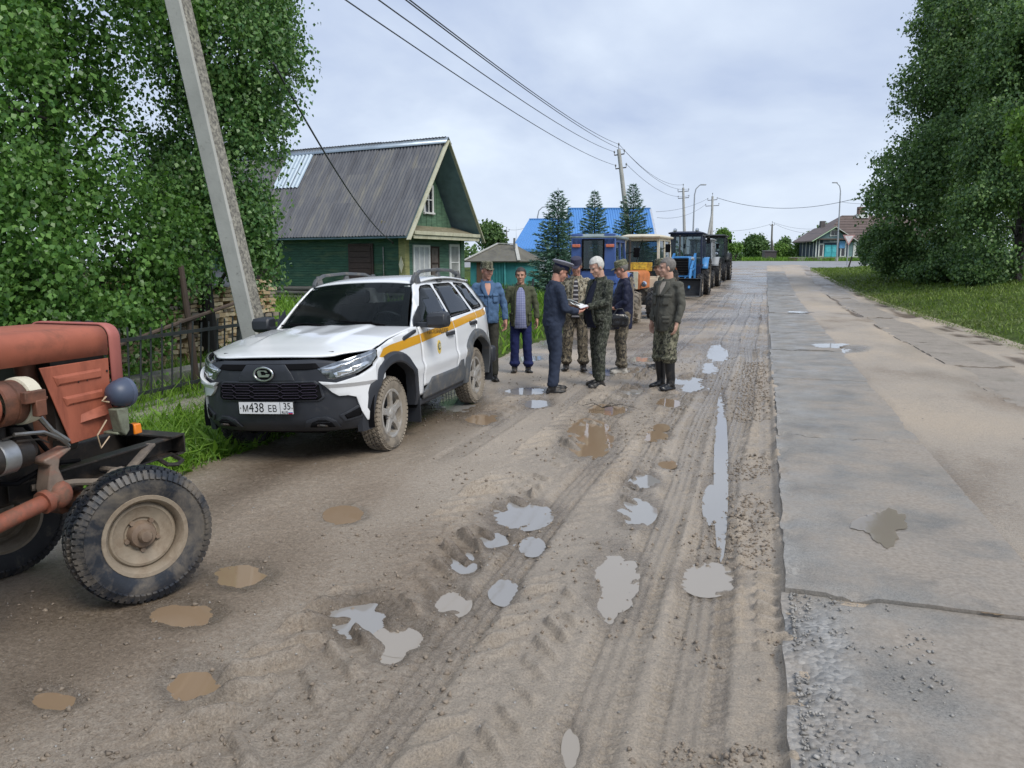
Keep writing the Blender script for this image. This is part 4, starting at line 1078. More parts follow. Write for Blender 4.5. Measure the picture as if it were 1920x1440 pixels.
# ------------------------------------------------------------------ old red tractor in front, facing up the road
def build_red_tractor():
    RED = mat('faded_red_paint', (.335, .098, .056), .62, var=.2, scale=3.5, dirt=(.13, .055, .035), dirt_amt=.36, dirt_scale=7, bs=.12, bscale=30)
    REDS = mat('stained_red_paint', (.355, .103, .058), .62, var=.14, scale=4, dirt=(.14, .034, .018), dirt_amt=.42, dirt_scale=6, stretch=(1, 1, .35), bs=.12, bscale=30)
    PINK = mat('faded_pink_paint', (.36, .115, .095), .6, var=.1, scale=4, dirt=(.14, .05, .04), dirt_amt=.22)
    OILY = mat('oily_iron', (.020, .017, .015), .5, var=.4, scale=14, dirt=(.09, .06, .04), dirt_amt=.36, dirt_scale=12, bs=.3, bscale=60)
    RUSTY = mat('rusty_iron', (.14, .055, .032), .6, var=.4, scale=12, dirt=(.05, .03, .02), dirt_amt=.42, dirt_scale=10, bs=.3, bscale=70)
    MUDDYP = mat('muddy_steel', (.12, .10, .085), .75, var=.3, scale=12, dirt=(.22, .18, .14), dirt_amt=.5, bs=.5, bscale=60)
    RIM = mat('muddy_rim', (.26, .215, .16), .7, var=.22, scale=8, dirt=(.17, .125, .085), dirt_amt=.42, dirt_scale=8, bs=.4, bscale=45)
    HUBM = mat('rusty_hub', (.17, .12, .085), .55, var=.3, scale=14, dirt=(.24, .19, .14), dirt_amt=.42)
    CREAM = mat('chipped_cream', (.62, .58, .46), .6, var=.1, scale=8, dirt=(.12, .09, .05), dirt_amt=.33, dirt_scale=14)
    t = thing('tractor', 'old faded red tractor with a bare front end and mud-caked front wheel', 'tractor', (-3.30, 2.82, 0), (0, 0, R(90)))
    # local: x ahead, y to the left, right side (seen) at y = -.25
    def bonnet(x0, x1, z0, z1, r=.05, hw=.25, n=7):
        pts = [(-hw, z0)] + [(-hw + r - r * math.cos(R(90 * k / n)), z1 - r + r * math.sin(R(90 * k / n))) for k in range(n + 1)]
        pts += [(-y, z) for y, z in pts[::-1]]
        return [(y, z) for y, z in pts]
    sec = bonnet(0, 0, 1.165, 1.296)
    mb = MB(); rings = []
    for x in np.linspace(-1.75, .135, 24): rings.append([(x, y * (1 - .0 * x), z + .006 * math.sin((x + 1.75) / 1.9 * 2.4)) for y, z in sec])
    mb.loft(rings, False, closed=False)
    b = mb.build('bonnet', RED, t, solid=.008, smooth=40)
    # pressed panel and raised letters on the bonnet side
    mb = MB()
    for z in (1.20, 1.268): mb.bar((-1.5, -.251, z), (.10, -.251, z), .006, .004)
    mb.build('pressed_rib', RED, b)
    text('ВЛАДИМИРЕЦ', .062, (-.33, -.252, 1.234), (R(90), 0, 0), RED, b, 'raised_lettering', .004, sx=1.5)
    # nose strip with rounded shoulders
    mb = MB(); rings = []
    for x, s_ in ((.145, 1.0), (.175, 1.0), (.20, .985), (.215, .955), (.222, .90)):
        sec2 = bonnet(0, 0, .80, 1.300, .062)
        rings.append([(x, y * (1 - (1 - s_) * .6), 1.06 + (z - 1.06) * (1 - (1 - s_) * .5) + .010) for y, z in sec2])
    mb.loft(rings, False, closed=False)
    mb.build('nose_cowl', PINK, t, solid=.01, smooth=50)
    mb = MB()
    for k in range(11): mb.box((.01, .44, .018), (.205, 0, .86 + k * .038))
    mb.build('radiator_grille', OILY, t)
    MB().box((.30, .46, .48), (-.02, 0, 1.04)).build('radiator', OILY, t)
    # side panels with pressed lines
    poly = [(-.245, 1.150), (.138, 1.152), (.128, .785), (-.115, .775)]
    for sg in (-1, 1):
        mb = MB(); mb.prism(poly, -.004, .004, Matrix.Translation((0, sg * .249, 0)) @ Matrix.Rotation(R(90), 4, 'X'))
        pn = mb.build('side_panel', REDS, t, bevel=.003)
        for (x0, x1, z0, z1) in ((-.165, .085, 1.055, 1.105), (-.125, .085, .955, 1.003)):
            m2 = MB()
            m2.loft([[(x0, sg * .2535, z0), (x1, sg * .2535, z0 + .004), (x1, sg * .2535, z1 + .004), (x0 - .02, sg * .2535, z1)], [(x0 + .012, sg * .262, z0 + .012), (x1 - .006, sg * .262, z0 + .014), (x1 - .006, sg * .262, z1 - .008), (x0 - .004, sg * .262, z1 - .012)]])
            m2.build('pressed_panel', REDS, pn, bevel=.002)
        m2 = MB(); m2.loft([[(-.06, sg * .253, .862), (.12, sg * .253, .880), (.12, sg * .253, .935), (-.05, sg * .253, .905)], [(-.04, sg * .275, .872), (.12, sg * .285, .884), (.12, sg * .270, .915), (-.03, sg * .262, .893)]]); m2.build('louvre', REDS, pn, bevel=.002)
        m2 = MB()
        for x, z in ((.12, 1.09), (-.05, 1.062), (.0, 1.064), (.10, .99), (-.09, .965)): m2.ell((x, sg * .256, z), (.006, .004, .006), nu=8, nv=5)
        m2.build('rivet', OILY, pn)
    mb = MB()
    for k in range(7): mb.ell((.175, -.246, .86 + k * .065), (.007, .005, .007), None, 8, 5)
    for x in (-.02, -.30, -.62): mb.ell((x, -.254, 1.185), (.007, .004, .007), None, 8, 5)
    mb.build('rivet', OILY, t)
    for pts in (((-.62, -.20, 1.12), (-.45, -.22, .93), (-.30, -.20, .90), (-.16, -.18, .72)), ((-.55, -.2, .70), (-.40, -.24, .66), (-.2, -.22, .70), (.0, -.16, .66))): MB().tube(pts, .011, 6).build('hose', INNER, t)
    # engine mass behind the panels
    mb = MB(); mb.box((1.2, .32, .42), (-.95, 0, .92)); mb.box((.35, .30, .30), (-.15, 0, .86)); mb.box((1.6, .26, .26), (-.9, 0, .66)); mb.box((.1, .3, .3), (-.42, 0, .95))
    mb.build('engine_block', OILY, t, bevel=.02)
    mb = MB(); mb.tube([(-.21, -.12, 1.16), (-.17, -.13, .85), (-.16, -.1, .74)], [.045, .05, .06], 12); mb.build('water_pipe', RUSTY, t)
    # air cleaner: red drum, iron clamp, cream band
    mb = MB(); Mx = lambda x: Matrix.Translation((x - .085, -.29, 1.03)) @ Matrix.Diagonal((1, .88, .88, 1)) @ Matrix.Rotation(R(90), 4, 'Y')
    mb.lathe([(0, -.5), (.098, -.49), (.105, -.46), (.105, -.06), (.098, -.03), (.090, -.025)], 30, Mx(-.42)); dr = mb.build('air_cleaner', REDS, t)
    MB().lathe([(.098, -.03), (.108, -.025), (.108, .025), (.100, .03), (.108, .035), (.108, .075), (.1, .08)], 30, Mx(-.405)).build('clamp_band', RUSTY, dr)
    MB().lathe([(.104, 0), (.116, .004), (.118, .03), (.114, .062), (.104, .070), (0, .072)], 30, Mx(-.325)).build('cream_band', CREAM, dr)
    mb = MB(); mb.box((.10, .03, .05), (-.42, -.412, 1.06)); mb.box((.05, .03, .07), (-.40, -.415, 1.01)); mb.bar((-.45, -.42, 1.085), (-.36, -.415, 1.045), .014); mb.bar((-.40, -.42, 1.045), (-.40, -.415, .97), .012); mb.build('clamp_latch', RUSTY, dr, bevel=.004)
    # generator with its bright body
    My = Matrix.Translation((-.585, -.29, .805)) @ Matrix.Rotation(R(90), 4, 'Y')
    mb = MB(); mb.lathe([(0, -.02), (.045, -.015), (.066, 0), (.068, .03), (.07, .06)], 26, My)
    for k in range(10):
        a = 2 * math.pi * k / 10; mb.box((.03, .02, .03), (.05 * math.cos(a), .05 * math.sin(a), -.02), None) if False else mb.add([tuple(My @ Vector((.05 * math.cos(a) + .012 * i, .05 * math.sin(a) + .012 * j, -.03 + .03 * k2))) for k2 in (0, 1) for i, j in ((-1, -1), (1, -1), (1, 1), (-1, 1))], [(3, 2, 1, 0), (4, 5, 6, 7), (0, 1, 5, 4), (1, 2, 6, 5), (2, 3, 7, 6), (3, 0, 4, 7)])
    gm = mb.build('generator', OILY, t)
    MB().lathe([(.069, .055), (.074, .06), (.074, .125), (.070, .13)], 26, My).build('generator_body', mat('cast_alloy', (.34, .35, .36), .38, .75, var=.15, scale=20, dirt=(.1, .1, .1), dirt_amt=.3), gm)
    MB().lathe([(.070, .13), (.064, .14), (.062, .20), (.04, .21), (.028, .24), (.0, .24)], 26, My).build('generator_end', OILY, gm)
    mb = MB(); mb.tube([(-.46, -.33, .90), (-.33, -.34, .885), (-.24, -.33, .835), (-.19, -.32, .79)], .009, 6); mb.tube([(-.34, -.32, .97), (-.28, -.33, .88), (-.20, -.33, .815)], .012, 6); mb.build('bracket_arm', STEEL, t)
    mb = MB(); mb.tube([(-.50, -.31, .885), (-.40, -.33, .90), (-.33, -.33, .87), (-.30, -.32, .86)], .005, 5); mb.tube([(-.45, -.33, .87), (-.36, -.35, .86), (-.30, -.33, .83)], .004, 5); mb.build('cable', OILY, t)
    # drop casting, red drag tube and its knuckle
    mb = MB()
    mb.prism([(-.27, .755), (-.13, .785), (-.125, .77), (-.19, .74), (-.20, .70), (-.165, .60), (-.175, .55), (-.245, .55), (-.265, .62), (-.24, .72), (-.27, .735)], -.04, .04, Matrix.Translation((-.05, -.28, 0)) @ Matrix.Rotation(R(90), 4, 'X'))
    mb.build('drop_casting', mat('dull_casting', (.20, .15, .12), .6, var=.3, scale=10, dirt=(.30, .09, .05), dirt_amt=.4), t, bevel=.012)
    mb = MB(); mb.tube([(-.95, -.34, .50), (-.27, -.315, .575)], [.037, .036], 16); mb.ell((-.255, -.31, .578), (.058, .054, .064)); mb.tube([(-.35, -.317, .566), (-.32, -.317, .57)], .052, 16); mb.build('axle_tube', mat('dirty_red_tube', (.27, .085, .05), .6, var=.3, scale=9, dirt=(.10, .07, .05), dirt_amt=.46, dirt_scale=9), t)
    mb = MB(); mb.box((.16, .11, .22), (-.76, -.34, .50)); mb.build('gear_housing', REDS, t, bevel=.03)
    # frame rails and cross-member
    for sg in (-1, 1):
        mb = MB()
        mb.box((1.0, .07, .010), (.12, sg * .19, .652)); mb.box((1.0, .07, .010), (.12, sg * .19, .560)); mb.box((1.0, .008, .092), (.12, sg * .158, .606))
        mb.build('frame_rail', OILY, t, bevel=.002)
    mb = MB(); mb.box((.10, .50, .012), (.575, 0, .664)); mb.box((.010, .50, .10), (.62, 0, .61)); mb.box((.05, .5, .01), (.59, 0, .56)); mb.build('cross_member', OILY, t, bevel=.002)
    mb = MB(); mb.bar((.40, -.225, .655), (.10, -.30, .545), .045, .012); mb.build('stay_bar', MUDDYP, t)
    mb = MB(); mb.tube([(.46, -.20, .56), (.46, -.27, .53), (.50, -.30, .525), (.56, -.28, .53), (.56, -.20, .56)], .012, 6); mb.build('tow_loop', OILY, t)
    # front axle, kingpin, steering arm
    mb = MB(); mb.tube([(0, -.06, .47), (0, -.40, .45)], [.055, .05], 14); mb.tube([(0, .06, .47), (0, .42, .45)], [.055, .05], 14); mb.box((.14, .2, .16), (0, 0, .48)); mb.build('front_axle', RUSTY, t, bevel=.01)
    mb = MB(); mb.tube([(.01, -.385, .34), (.01, -.385, .56)], .045, 12); mb.tube([(.01, -.385, .52), (.01, -.385, .545)], .06, 12); mb.tube([(0, -.385, .345), (.0, -.45, .335)], .05, 12); mb.build('kingpin', MUDDYP, t, bevel=.006)
    mb = MB(); mb.tube([(.01, -.385, .565), (-.06, -.37, .585), (.03, -.33, .60), (.12, -.30, .59)], [.03, .028, .024, .022], 8); mb.tube([(-.02, -.385, .58), (-.14, -.28, .60), (-.3, -.2, .61)], .016, 8); mb.build('steering_arm', MUDDYP, t)
    mb = MB(); mb.tube([(.01, .385, .34), (.01, .385, .56)], .045, 12); mb.tube([(0, .385, .345), (.0, .45, .335)], .05, 12); mb.build('kingpin', MUDDYP, t)
    mb = MB(); mb.tube([(.12, -.30, .59), (.14, .30, .58)], .014, 8); mb.build('track_rod', MUDDYP, t)
    # wheels: turned towards the road
    tw = RUBBER
    wheel(t, (.02, -.48, .318), R(-27), .645, .19, .375, mat('wet_tyre', (.016, .020, .028), .38, var=.3, scale=8, dirt=(.16, .135, .105), dirt_amt=.42, dirt_scale=6, bs=.35, bscale=60), RIM, 'dish', 'block', spin=.5, tilt=R(-3), hub_mat=HUBM)
    wheel(t, (.06, .50, .29), R(180 - 22), .645, .19, .375, RUBBER, RIM, 'dish', 'block', spin=.2, hub_mat=HUBM)
    wheel(t, (-1.80, -.60, .62), 0, 1.24, .30, .70, RUBBER_MUD, RIM, 'dish', 'ag', hub_mat=HUBM)
    wheel(t, (-1.80, .60, .60), R(180), 1.24, .30, .70, RUBBER_MUD, RIM, 'dish', 'ag', hub_mat=HUBM)
    mb = MB(); mb.box((.9, .5, .5), (-1.8, 0, .72)); mb.box((.7, .9, .06), (-2.0, 0, 1.02)); mb.build('rear_housing', RUSTY, t, bevel=.04)
    # headlamp on its bracket, wire, amber lamp
    hp = Vector((.105, -.335, .985))
    mb = MB(); Mh = Matrix.Translation(hp) @ Matrix.Rotation(R(90), 4, 'Y') @ Matrix.Diagonal((.9, .9, .9, 1))
    mb.lathe([(0, -.066), (.030, -.062), (.056, -.045), (.072, -.012), (.077, .022), (.077, .03)], 30, Mh); hl = mb.build('headlight', mat('blue_grey_lamp', (.055, .072, .115), .45, var=.12, scale=8), t)
    MB().lathe([(.0765, .028), (.081, .032), (.080, .050), (.072, .058)], 30, Mh).build('lamp_ring', mat('lamp_ring_blue', (.075, .095, .15), .4), hl)
    MB().lathe([(.073, .055), (.05, .066), (0, .070)], 24, Mh).build('lens', LENSM, hl)
    mb = MB(); mb.prism([(.055, .915), (.125, .915), (.125, .80), (.10, .775), (.075, .80)], -.03, .03, Matrix.Translation((0, -.335, 0)) @ Matrix.Rotation(R(90), 4, 'X')); mb.box((.06, .10, .014), (.10, -.29, .79)); mb.build('lamp_bracket', mat('green_grey_bracket', (.17, .185, .135), .65, var=.2, scale=14, dirt=(.06, .05, .035), dirt_amt=.42, dirt_scale=12), t, bevel=.006)
    mb = MB(); mb.box((.05, .05, .06), (.135, -.33, .795)); mb.build('lamp_body', INNER, t, bevel=.008)
    MB().box((.05, .055, .052), (.188, -.33, .792), None, .85).build('amber_light', AMBER, t, bevel=.006)
    mb = MB(); mb.tube([(.03, -.33, .98), (-.005, -.34, .965), (.03, -.345, .955)], .005, 5); mb.build('lamp_wire', mat('bare_wire', (.4, .30, .2), .5), t); MB().tube([(.05, -.30, .86), (-.02, -.31, .80), (-.005, -.31, .735), (.05, -.31, .78)], .004, 5).build('lamp_wire', bpy.data.materials['bare_wire'], t)
    return t
build_red_tractor()

# ------------------------------------------------------------------ the row of tractors up the road
def tractor(label, loc, yaw, paint, cabc, D1=.85, D2=1.45, tw=.62, hood_w=.52, hood_h=1.42, hood_l=1.35, wb=2.2, cab_w=1.2, cab_h=2.45, roofc=None, grille='slats', loader=False, rear_view=False, stack=True, hoodc=None, plate=None, tyre_mats=(None, None)):
    t = thing('tractor', label, 'tractor', loc, (0, 0, yaw), 'tractors queued along the left side of the road')
    pm = paint; roofc = roofc or cabc; hc = hoodc or paint
    ta, tb = tyre_mats[0] or RUBBER, tyre_mats[1] or RUBBER
    # x ahead from the rear axle
    fx = wb
    zf = .62
    mb = MB(); mb.box((wb - .2, .34, .34), (wb * .52, 0, zf)); mb.box((.7, .5, .5), (0, 0, D2 * .46)); mb.build('chassis', DARKM, t, bevel=.03)
    h0, h1 = fx + .22 - hood_l, fx + .22
    mb = MB(); w = hood_w / 2
    sec = [(-w, .85), (-w, hood_h - .10), (-w + .04, hood_h - .03), (-w + .10, hood_h), (w - .10, hood_h), (w - .04, hood_h - .03), (w, hood_h - .10), (w, .85)]
    mb.loft([[(x, y, z - .03 * k) for y, z in sec] for x, k in ((h0, 0), (h1 - .05, .6), (h1, 1))], True)
    bo = mb.build('bonnet', hc, t, bevel=.015)
    if grille == 'slats':
        g = MB().box((.02, hood_w - .12, hood_h - 1.0), (h1 + .008, 0, (hood_h + .82) / 2)).build('grille', INNER, t)
        m2 = MB()
        for k in range(7): m2.box((.02, hood_w - .14, .012), (h1 + .024, 0, .95 + k * (hood_h - 1.08) / 6))
        m2.build('grille_slat', DARKM, g)
    elif grille == 'plate':
        CR = mat('cream_panel', (.55, .52, .40), .55, var=.12, scale=6, dirt=(.25, .14, .06), dirt_amt=.32)
        g = MB().box((.02, hood_w - .12, .50), (h1 + .008, 0, 1.08)).build('grille', CR, t, bevel=.01)
        m2 = MB()
        for k in range(5):
            for y in (-.10, .06): m2.box((.012, .11, .018), (h1 + .018, y, 1.20 + k * .028))
        m2.build('louvre', INNER, g)
        YP = mat('chipped_yellow', (.58, .36, .04), .55, var=.2, scale=8, dirt=(.12, .06, .03), dirt_amt=.42, dirt_scale=9)
        pn = MB().box((.03, cab_w * .66, .26), (h0 + .02, .0, hood_h + .10)).build('front_panel', YP, t, bevel=.01)
        MB().box((.014, .40, .15), (h0 + .042, 0, hood_h + .10)).build('badge_plate', mat('badge_yellow', (.66, .46, .05), .5, var=.2, dirt=(.1, .06, .03), dirt_amt=.42, dirt_scale=18), pn)
    for sg in (-1, 1):
        m2 = MB(); m2.lathe([(0, .05), (.06, .045), (.085, .01), (.08, -.03), (0, -.06)], 16, Matrix.Translation((h1 - .05, sg * (w + .10), .98 if grille == 'plate' else hood_h - .12)) @ Matrix.Rotation(R(90), 4, 'Y'))
        m2.build('headlight', LENSM, t)
    # cab
    cx0, cx1 = -.55, max(h0 - .02, .55); hw = cab_w / 2; zb = D2 * .82 if not rear_view else 1.25
    pz = cab_h - .12
    mb = MB()
    for x in (cx0, cx1):
        for sg in (-1, 1):
            mb.bar((x, sg * hw, zb - .1), (x - (.10 if x == cx1 else -.05), sg * (hw - .06), pz), .075)
    for x, b2 in ((cx0 + .05, 0), (cx1 - .10, 1)):
        mb.bar((x, -hw + .06, pz - .03), (x, hw - .06, pz - .03), .09); mb.bar((x + (.06 if b2 else -.04), -hw, zb), (x + (.06 if b2 else -.04), hw, zb), .10)
    for sg in (-1, 1):
        mb.bar((cx0, sg * hw, zb), (cx1, sg * hw, zb), .09); mb.bar((cx0 + .05, sg * (hw - .06), pz - .03), (cx1 - .1, sg * (hw - .06), pz - .03), .09)
        mb.bar(((cx0 + cx1) / 2, sg * hw, zb), ((cx0 + cx1) / 2, sg * (hw - .05), pz), .05)
    cb = mb.build('cab_frame', cabc, t, bevel=.01)
    m2 = MB(); m2.box((cx1 - cx0, cab_w - .02, .05), ((cx0 + cx1) / 2, 0, zb - .12)); m2.box((.05, cab_w - .04, zb - .75), (cx1 + .02, 0, (zb + .75) / 2 - .02)); m2.box((.05, cab_w - .04, .5), (cx0 - .02, 0, zb - .22))
    m2.build('cab_panel', cabc, cb, bevel=.01)
    if rear_view:
        # blue back wall with one wide window, seen from behind
        yb = cx0 - .03
        m2 = MB(); m2.box((.05, cab_w + .02, .30), (yb, 0, zb + .10)); m2.box((.05, .28, 1.0), (yb, -hw + .13, zb + .55)); m2.box((.05, .28, 1.0), (yb, hw - .13, zb + .55)); m2.box((.05, cab_w, .16), (yb, 0, pz - .06))
        m2.build('back_panel', cabc, cb, bevel=.02)
        m2 = MB(); ww = (cab_w - .54) / 2
        for q in (-1, 1): m2.box((.03, .04, .74), (yb - .03, q * ww, zb + .56)); m2.box((.028, 2 * ww, .04), (yb - .03, 0, zb + .56 + q * .35))
        m2.build('window_seal', INNER, cb, bevel=.005)
        MB().box((.02, cab_w - .58, .67), (yb - .036, 0, zb + .56)).build('window', CABGL, cb, bevel=.05)
        for sg in (-1, 1):
            m2 = MB(); m2.box((.05, .19, .07), (yb - .05, sg * (hw - .12), pz - .16)); m2.build('tail_light', mat('faded_tail_lens', (.55, .16, .09), .35, var=.2, scale=20), t, bevel=.01)
    else:
        MB().patch(lambda u, v: (cx1 - .005 - .10 * v, (u - .5) * (cab_w - .12 * v - .06), zb + .05 + v * (pz - zb - .1)), 4, 3).build('windscreen', CABGL, cb)
        m2 = MB(); m2.tube([(cx1 + .0, .05, pz - .04), (cx1 + .03, -.16, zb + .30)], .01, 5); m2.build('wiper', INNER, cb)
        MB().patch(lambda u, v: (cx0 + .03, (u - .5) * (cab_w - .1), zb + .05 + v * (pz - zb - .1)), 2, 2).build('rear_window', CABGL, cb)
    for sg in (-1, 1):
        MB().patch(lambda u, v: (cx0 + .05 + u * (cx1 - cx0 - .1), sg * (hw - .055 * v), zb + .05 + v * (pz - zb - .1)), 2, 2).build('side_window', CABGL, cb)
        m2 = MB(); m2.bar((cx1 - .05, sg * hw, cab_h - .45), (cx1 + .02, sg * (hw + .22), cab_h - .40), .02); m2.box((.03, .15, .24), (cx1 + .03, sg * (hw + .26), cab_h - .42)); m2.build('mirror', INNER, t, bevel=.01)
    mb = MB(); rw = hw + .04
    mb.loft([[(cx0 - .05, -rw, pz), (cx1 + .10, -rw, pz), (cx1 + .10, rw, pz), (cx0 - .05, rw, pz)], [(cx0 - .07, -rw - .02, pz + .06), (cx1 + .13, -rw - .02, pz + .06), (cx1 + .13, rw + .02, pz + .06), (cx0 - .07, rw + .02, pz + .06)], [(cx0 + .12, -rw + .2, cab_h), (cx1 - .02, -rw + .2, cab_h), (cx1 - .02, rw - .2, cab_h), (cx0 + .12, rw - .2, cab_h)]])
    mb.build('cab_roof', roofc, t, bevel=.02)
    mb = MB(); mb.box((.45, .5, .12), (-.15, 0, zb - .02)); mb.box((.12, .5, .5), (-.38, 0, zb + .25)); mb.build('seat', BLACK, t, bevel=.04)
    mb = MB(); M = Matrix.Translation((.25, 0, zb + .22)) @ Matrix.Rotation(R(-35), 4, 'Y'); mb.tube([M @ Vector((.2 * math.cos(a), .2 * math.sin(a), 0)) for a in np.linspace(0, 6.2832, 21)], .015, 6, cap=False); mb.tube([M @ Vector((0, 0, 0)), M @ Vector((0, 0, -.5))], .025, 6); mb.build('steering_wheel', BLACK, t)
    # mudguards
    for sg in (-1, 1):
        mb = MB(); rr = D2 / 2 + .07
        rings = [[(rr * math.cos(a), sg * (tw + y), D2 / 2 + rr * math.sin(a)) for y in (-.20, .20)] for a in np.linspace(R(25), R(160), 14)]
        mb.loft(rings, False, closed=False); mb.build('mudguard', pm, t, solid=.015)
        wheel(t, (0, sg * (tw + .06), D2 / 2), 0 if sg < 0 else math.pi, D2, .36 if D2 > 1.3 else .30, D2 * .62, tb, mat_rim, 'dish', 'ag', spin=random.random())
        wheel(t, (fx - .12, sg * (tw + .02), D1 / 2), 0 if sg < 0 else math.pi, D1, .24, D1 * .58, ta, mat_rim, 'dish', 'ag', spin=random.random())
    mb = MB(); mb.bar((fx - .12, -tw, D1 / 2), (fx - .12, tw, D1 / 2), .10, .12); mb.build('front_axle', DARKM, t)
    if stack:
        mb = MB(); ex = (h0 + h1) / 2 + .05; mb.tube([(ex, -.16, hood_h - .02), (ex, -.16, hood_h + .75), (ex + .05, -.16, hood_h + .88)], [.035, .035, .04], 10); mb.build('exhaust', mat('rusty_exhaust', (.05, .04, .035), .7), t)
    if loader:
        BK = mat('loader_black', (.012, .013, .016), .55, var=.3, dirt=(.15, .13, .11), dirt_amt=.3)
        for sg in (-1, 1):
            mb = MB(); mb.bar((h0 + .25, sg * .46, .75), (h0 + .25, sg * .46, 1.85), .09, .13); mb.bar((h0 + .25, sg * .46, 1.80), (h1 + .35, sg * .46, 1.15), .09, .12); mb.bar((h1 + .35, sg * .46, 1.15), (h1 + .85, sg * .46, .35), .09, .12)
            mb.bar((h0 + .3, sg * .46, 1.2), (h1 + .25, sg * .46, 1.10), .06)
            mb.build('loader_arm', pm, t, bevel=.008)
            m2 = MB(); m2.bar((h1 + .30, sg * .38, .95), (h1 + .80, -sg * .1, .45), .03); m2.build('brace', pm, t)
        mb = MB(); x0 = h1 + .80
        sec = [(x0, .10), (x0 + .55, .06), (x0 + .56, .09), (x0 + .06, .16), (x0 + .02, .36), (x0 + .06, .70), (x0 + .18, .78), (x0 + .14, .80), (x0 + .0, .74), (x0 - .05, .36)]
        mb.prism([(x, z) for x, z in sec], -.95, .95, Matrix.Rotation(R(90), 4, 'X')); bk = mb.build('bucket', BK, t, bevel=.006)
        for sg in (-1, 1): MB().prism([(x0 - .02, .10), (x0 + .54, .07), (x0 + .17, .78), (x0 + .0, .74)], sg * .95 - .01, sg * .95 + .01, Matrix.Rotation(R(90), 4, 'X')).build('bucket_side', BK, bk)
        MB().box((.06, 1.9, .03), (x0 + .55, 0, .06)).build('cutting_edge', STEEL, bk)
        m2 = MB()
        for y in (-.48, .48): m2.lathe([(0, .04), (.07, .035), (.09, 0), (.06, -.06)], 12, Matrix.Translation((cx1 + .12, y, cab_h + .05)) @ Matrix.Rotation(R(90), 4, 'Y'))
        m2.build('work_light', LENSM, t)
    return t
mat_rim = mat('tractor_rim', (.30, .27, .22), .7, var=.2, scale=6, dirt=(.16, .13, .10), dirt_amt=.5)
BLUE1 = mat('tractor_blue', (.05, .10, .28), .45, var=.15, scale=3, dirt=(.09, .10, .16), dirt_amt=.3, dirt_scale=3)
BLUE2 = mat('tractor_sky_blue', (.05, .22, .50), .45, var=.15, scale=4, dirt=(.08, .09, .1), dirt_amt=.32)
DKBL = mat('cab_dark_blue', (.012, .018, .045), .4, var=.15)
GRNGREY = mat('weathered_roof', (.20, .25, .26), .7, var=.2, scale=3, dirt=(.12, .15, .13), dirt_amt=.42)
ORANGE = mat('tractor_orange', (.48, .16, .055), .55, var=.2, scale=5, dirt=(.14, .07, .04), dirt_amt=.38, dirt_scale=6)
CREAMC = mat('cab_cream', (.60, .55, .43), .55, var=.1, scale=4, dirt=(.30, .24, .17), dirt_amt=.32, dirt_scale=5)
GREYC = mat('tractor_grey', (.33, .35, .37), .5, var=.1)
DKGRN = mat('tractor_dark', (.022, .026, .026), .5, var=.2)
def road_at(px, d):
    p = PD(px, 600, d); return Vector((p.x, p.y, float(base(p.x, p.y)) ))
tractor('blue cabbed tractor seen from behind with grey-green roof and wide rear window', road_at(1119, 18.9) + Vector((0, 0, -.04)), R(91), BLUE1, BLUE1, D1=.85, D2=1.30, tw=.62, cab_w=1.04, cab_h=2.30, roofc=GRNGREY, rear_view=True, stack=False, tyre_mats=(RUBBER_MUD, RUBBER_MUD))
tractor('orange tractor with cream cab and cream louvred front panel', road_at(1214, 24.3), R(-96), ORANGE, CREAMC, D1=.86, D2=1.38, tw=.60, hood_w=.62, hood_h=1.36, hood_l=1.15, wb=2.0, cab_w=1.12, cab_h=2.42, grille='plate')
tractor('blue tractor with dark cab and a black front loader bucket', road_at(1286, 36.0), R(-91), BLUE2, DKBL, D1=.95, D2=1.62, tw=.78, hood_w=.75, hood_h=1.72, hood_l=1.5, wb=2.4, cab_w=1.45, cab_h=2.82, roofc=DKBL, loader=True, stack=True)
tractor('grey tractor parked close behind the loader tractor', road_at(1313, 42.5), R(-92), GREYC, GREYC, D1=.85, D2=1.5, tw=.72, hood_h=1.55, cab_w=1.2, cab_h=2.55)
tractor('dark tractor with black cab roof, farthest of the parked row', road_at(1334, 48.5), R(-92), DKGRN, DKGRN, D1=1.0, D2=1.6, tw=.80, hood_h=1.7, cab_w=1.5, cab_h=2.75)
# ================================================================== BUILDINGS, FENCE, POLES
def green_plank(name, col, algae=.35):
    m, n, l, b = nmat(name)
    tc = n.new('ShaderNodeTexCoord'); v = tc.outputs['Object']
    mp = n.new('ShaderNodeMapping'); mp.inputs['Scale'].default_value = (1, 1, 6); l.new(v, mp.inputs['Vector'])
    c = ramp(n, [(.3, tuple(x * .6 for x in col)), (.7, tuple(min(1, x * 1.35) for x in col))]); l.new(noise(n, l, mp.outputs[0], 2.2, 7, .65), c.inputs[0])
    k = rng_map(n, l, noise(n, l, mp.outputs[0], 1.1, 6, .6), .5, .72, 0, algae)
    l.new(mixc(n, l, k, c.outputs[0], (.13, .15, .06)), b.inputs['Base Color']); b.inputs['Roughness'].default_value = .75
    bump(n, l, b, noise(n, l, mp.outputs[0], 14, 5), .3, .01)
    return m
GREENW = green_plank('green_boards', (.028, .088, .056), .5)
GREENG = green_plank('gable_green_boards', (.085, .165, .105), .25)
TRIMG = mat('pale_trim', (.48, .47, .35), .7, var=.15, scale=3, dirt=(.28, .26, .15), dirt_amt=.36, stretch=(1, 1, .4))
WHITEW = mat('white_window_paint', (.66, .67, .66), .6, var=.1, dirt=(.4, .38, .33), dirt_amt=.25)
SHUT = mat('brown_shutter', (.042, .026, .021), .75, var=.35, scale=6, stretch=(1, 1, 4))
CURT = mat('window_curtain', (.42, .44, .46), .8, var=.15, scale=6)
DARKGL = mat('dark_pane', (.012, .015, .018), .08, var=.1, spec=.8)
OCHRE = green_plank('ochre_corner_boards', (.24, .24, .10), .3)
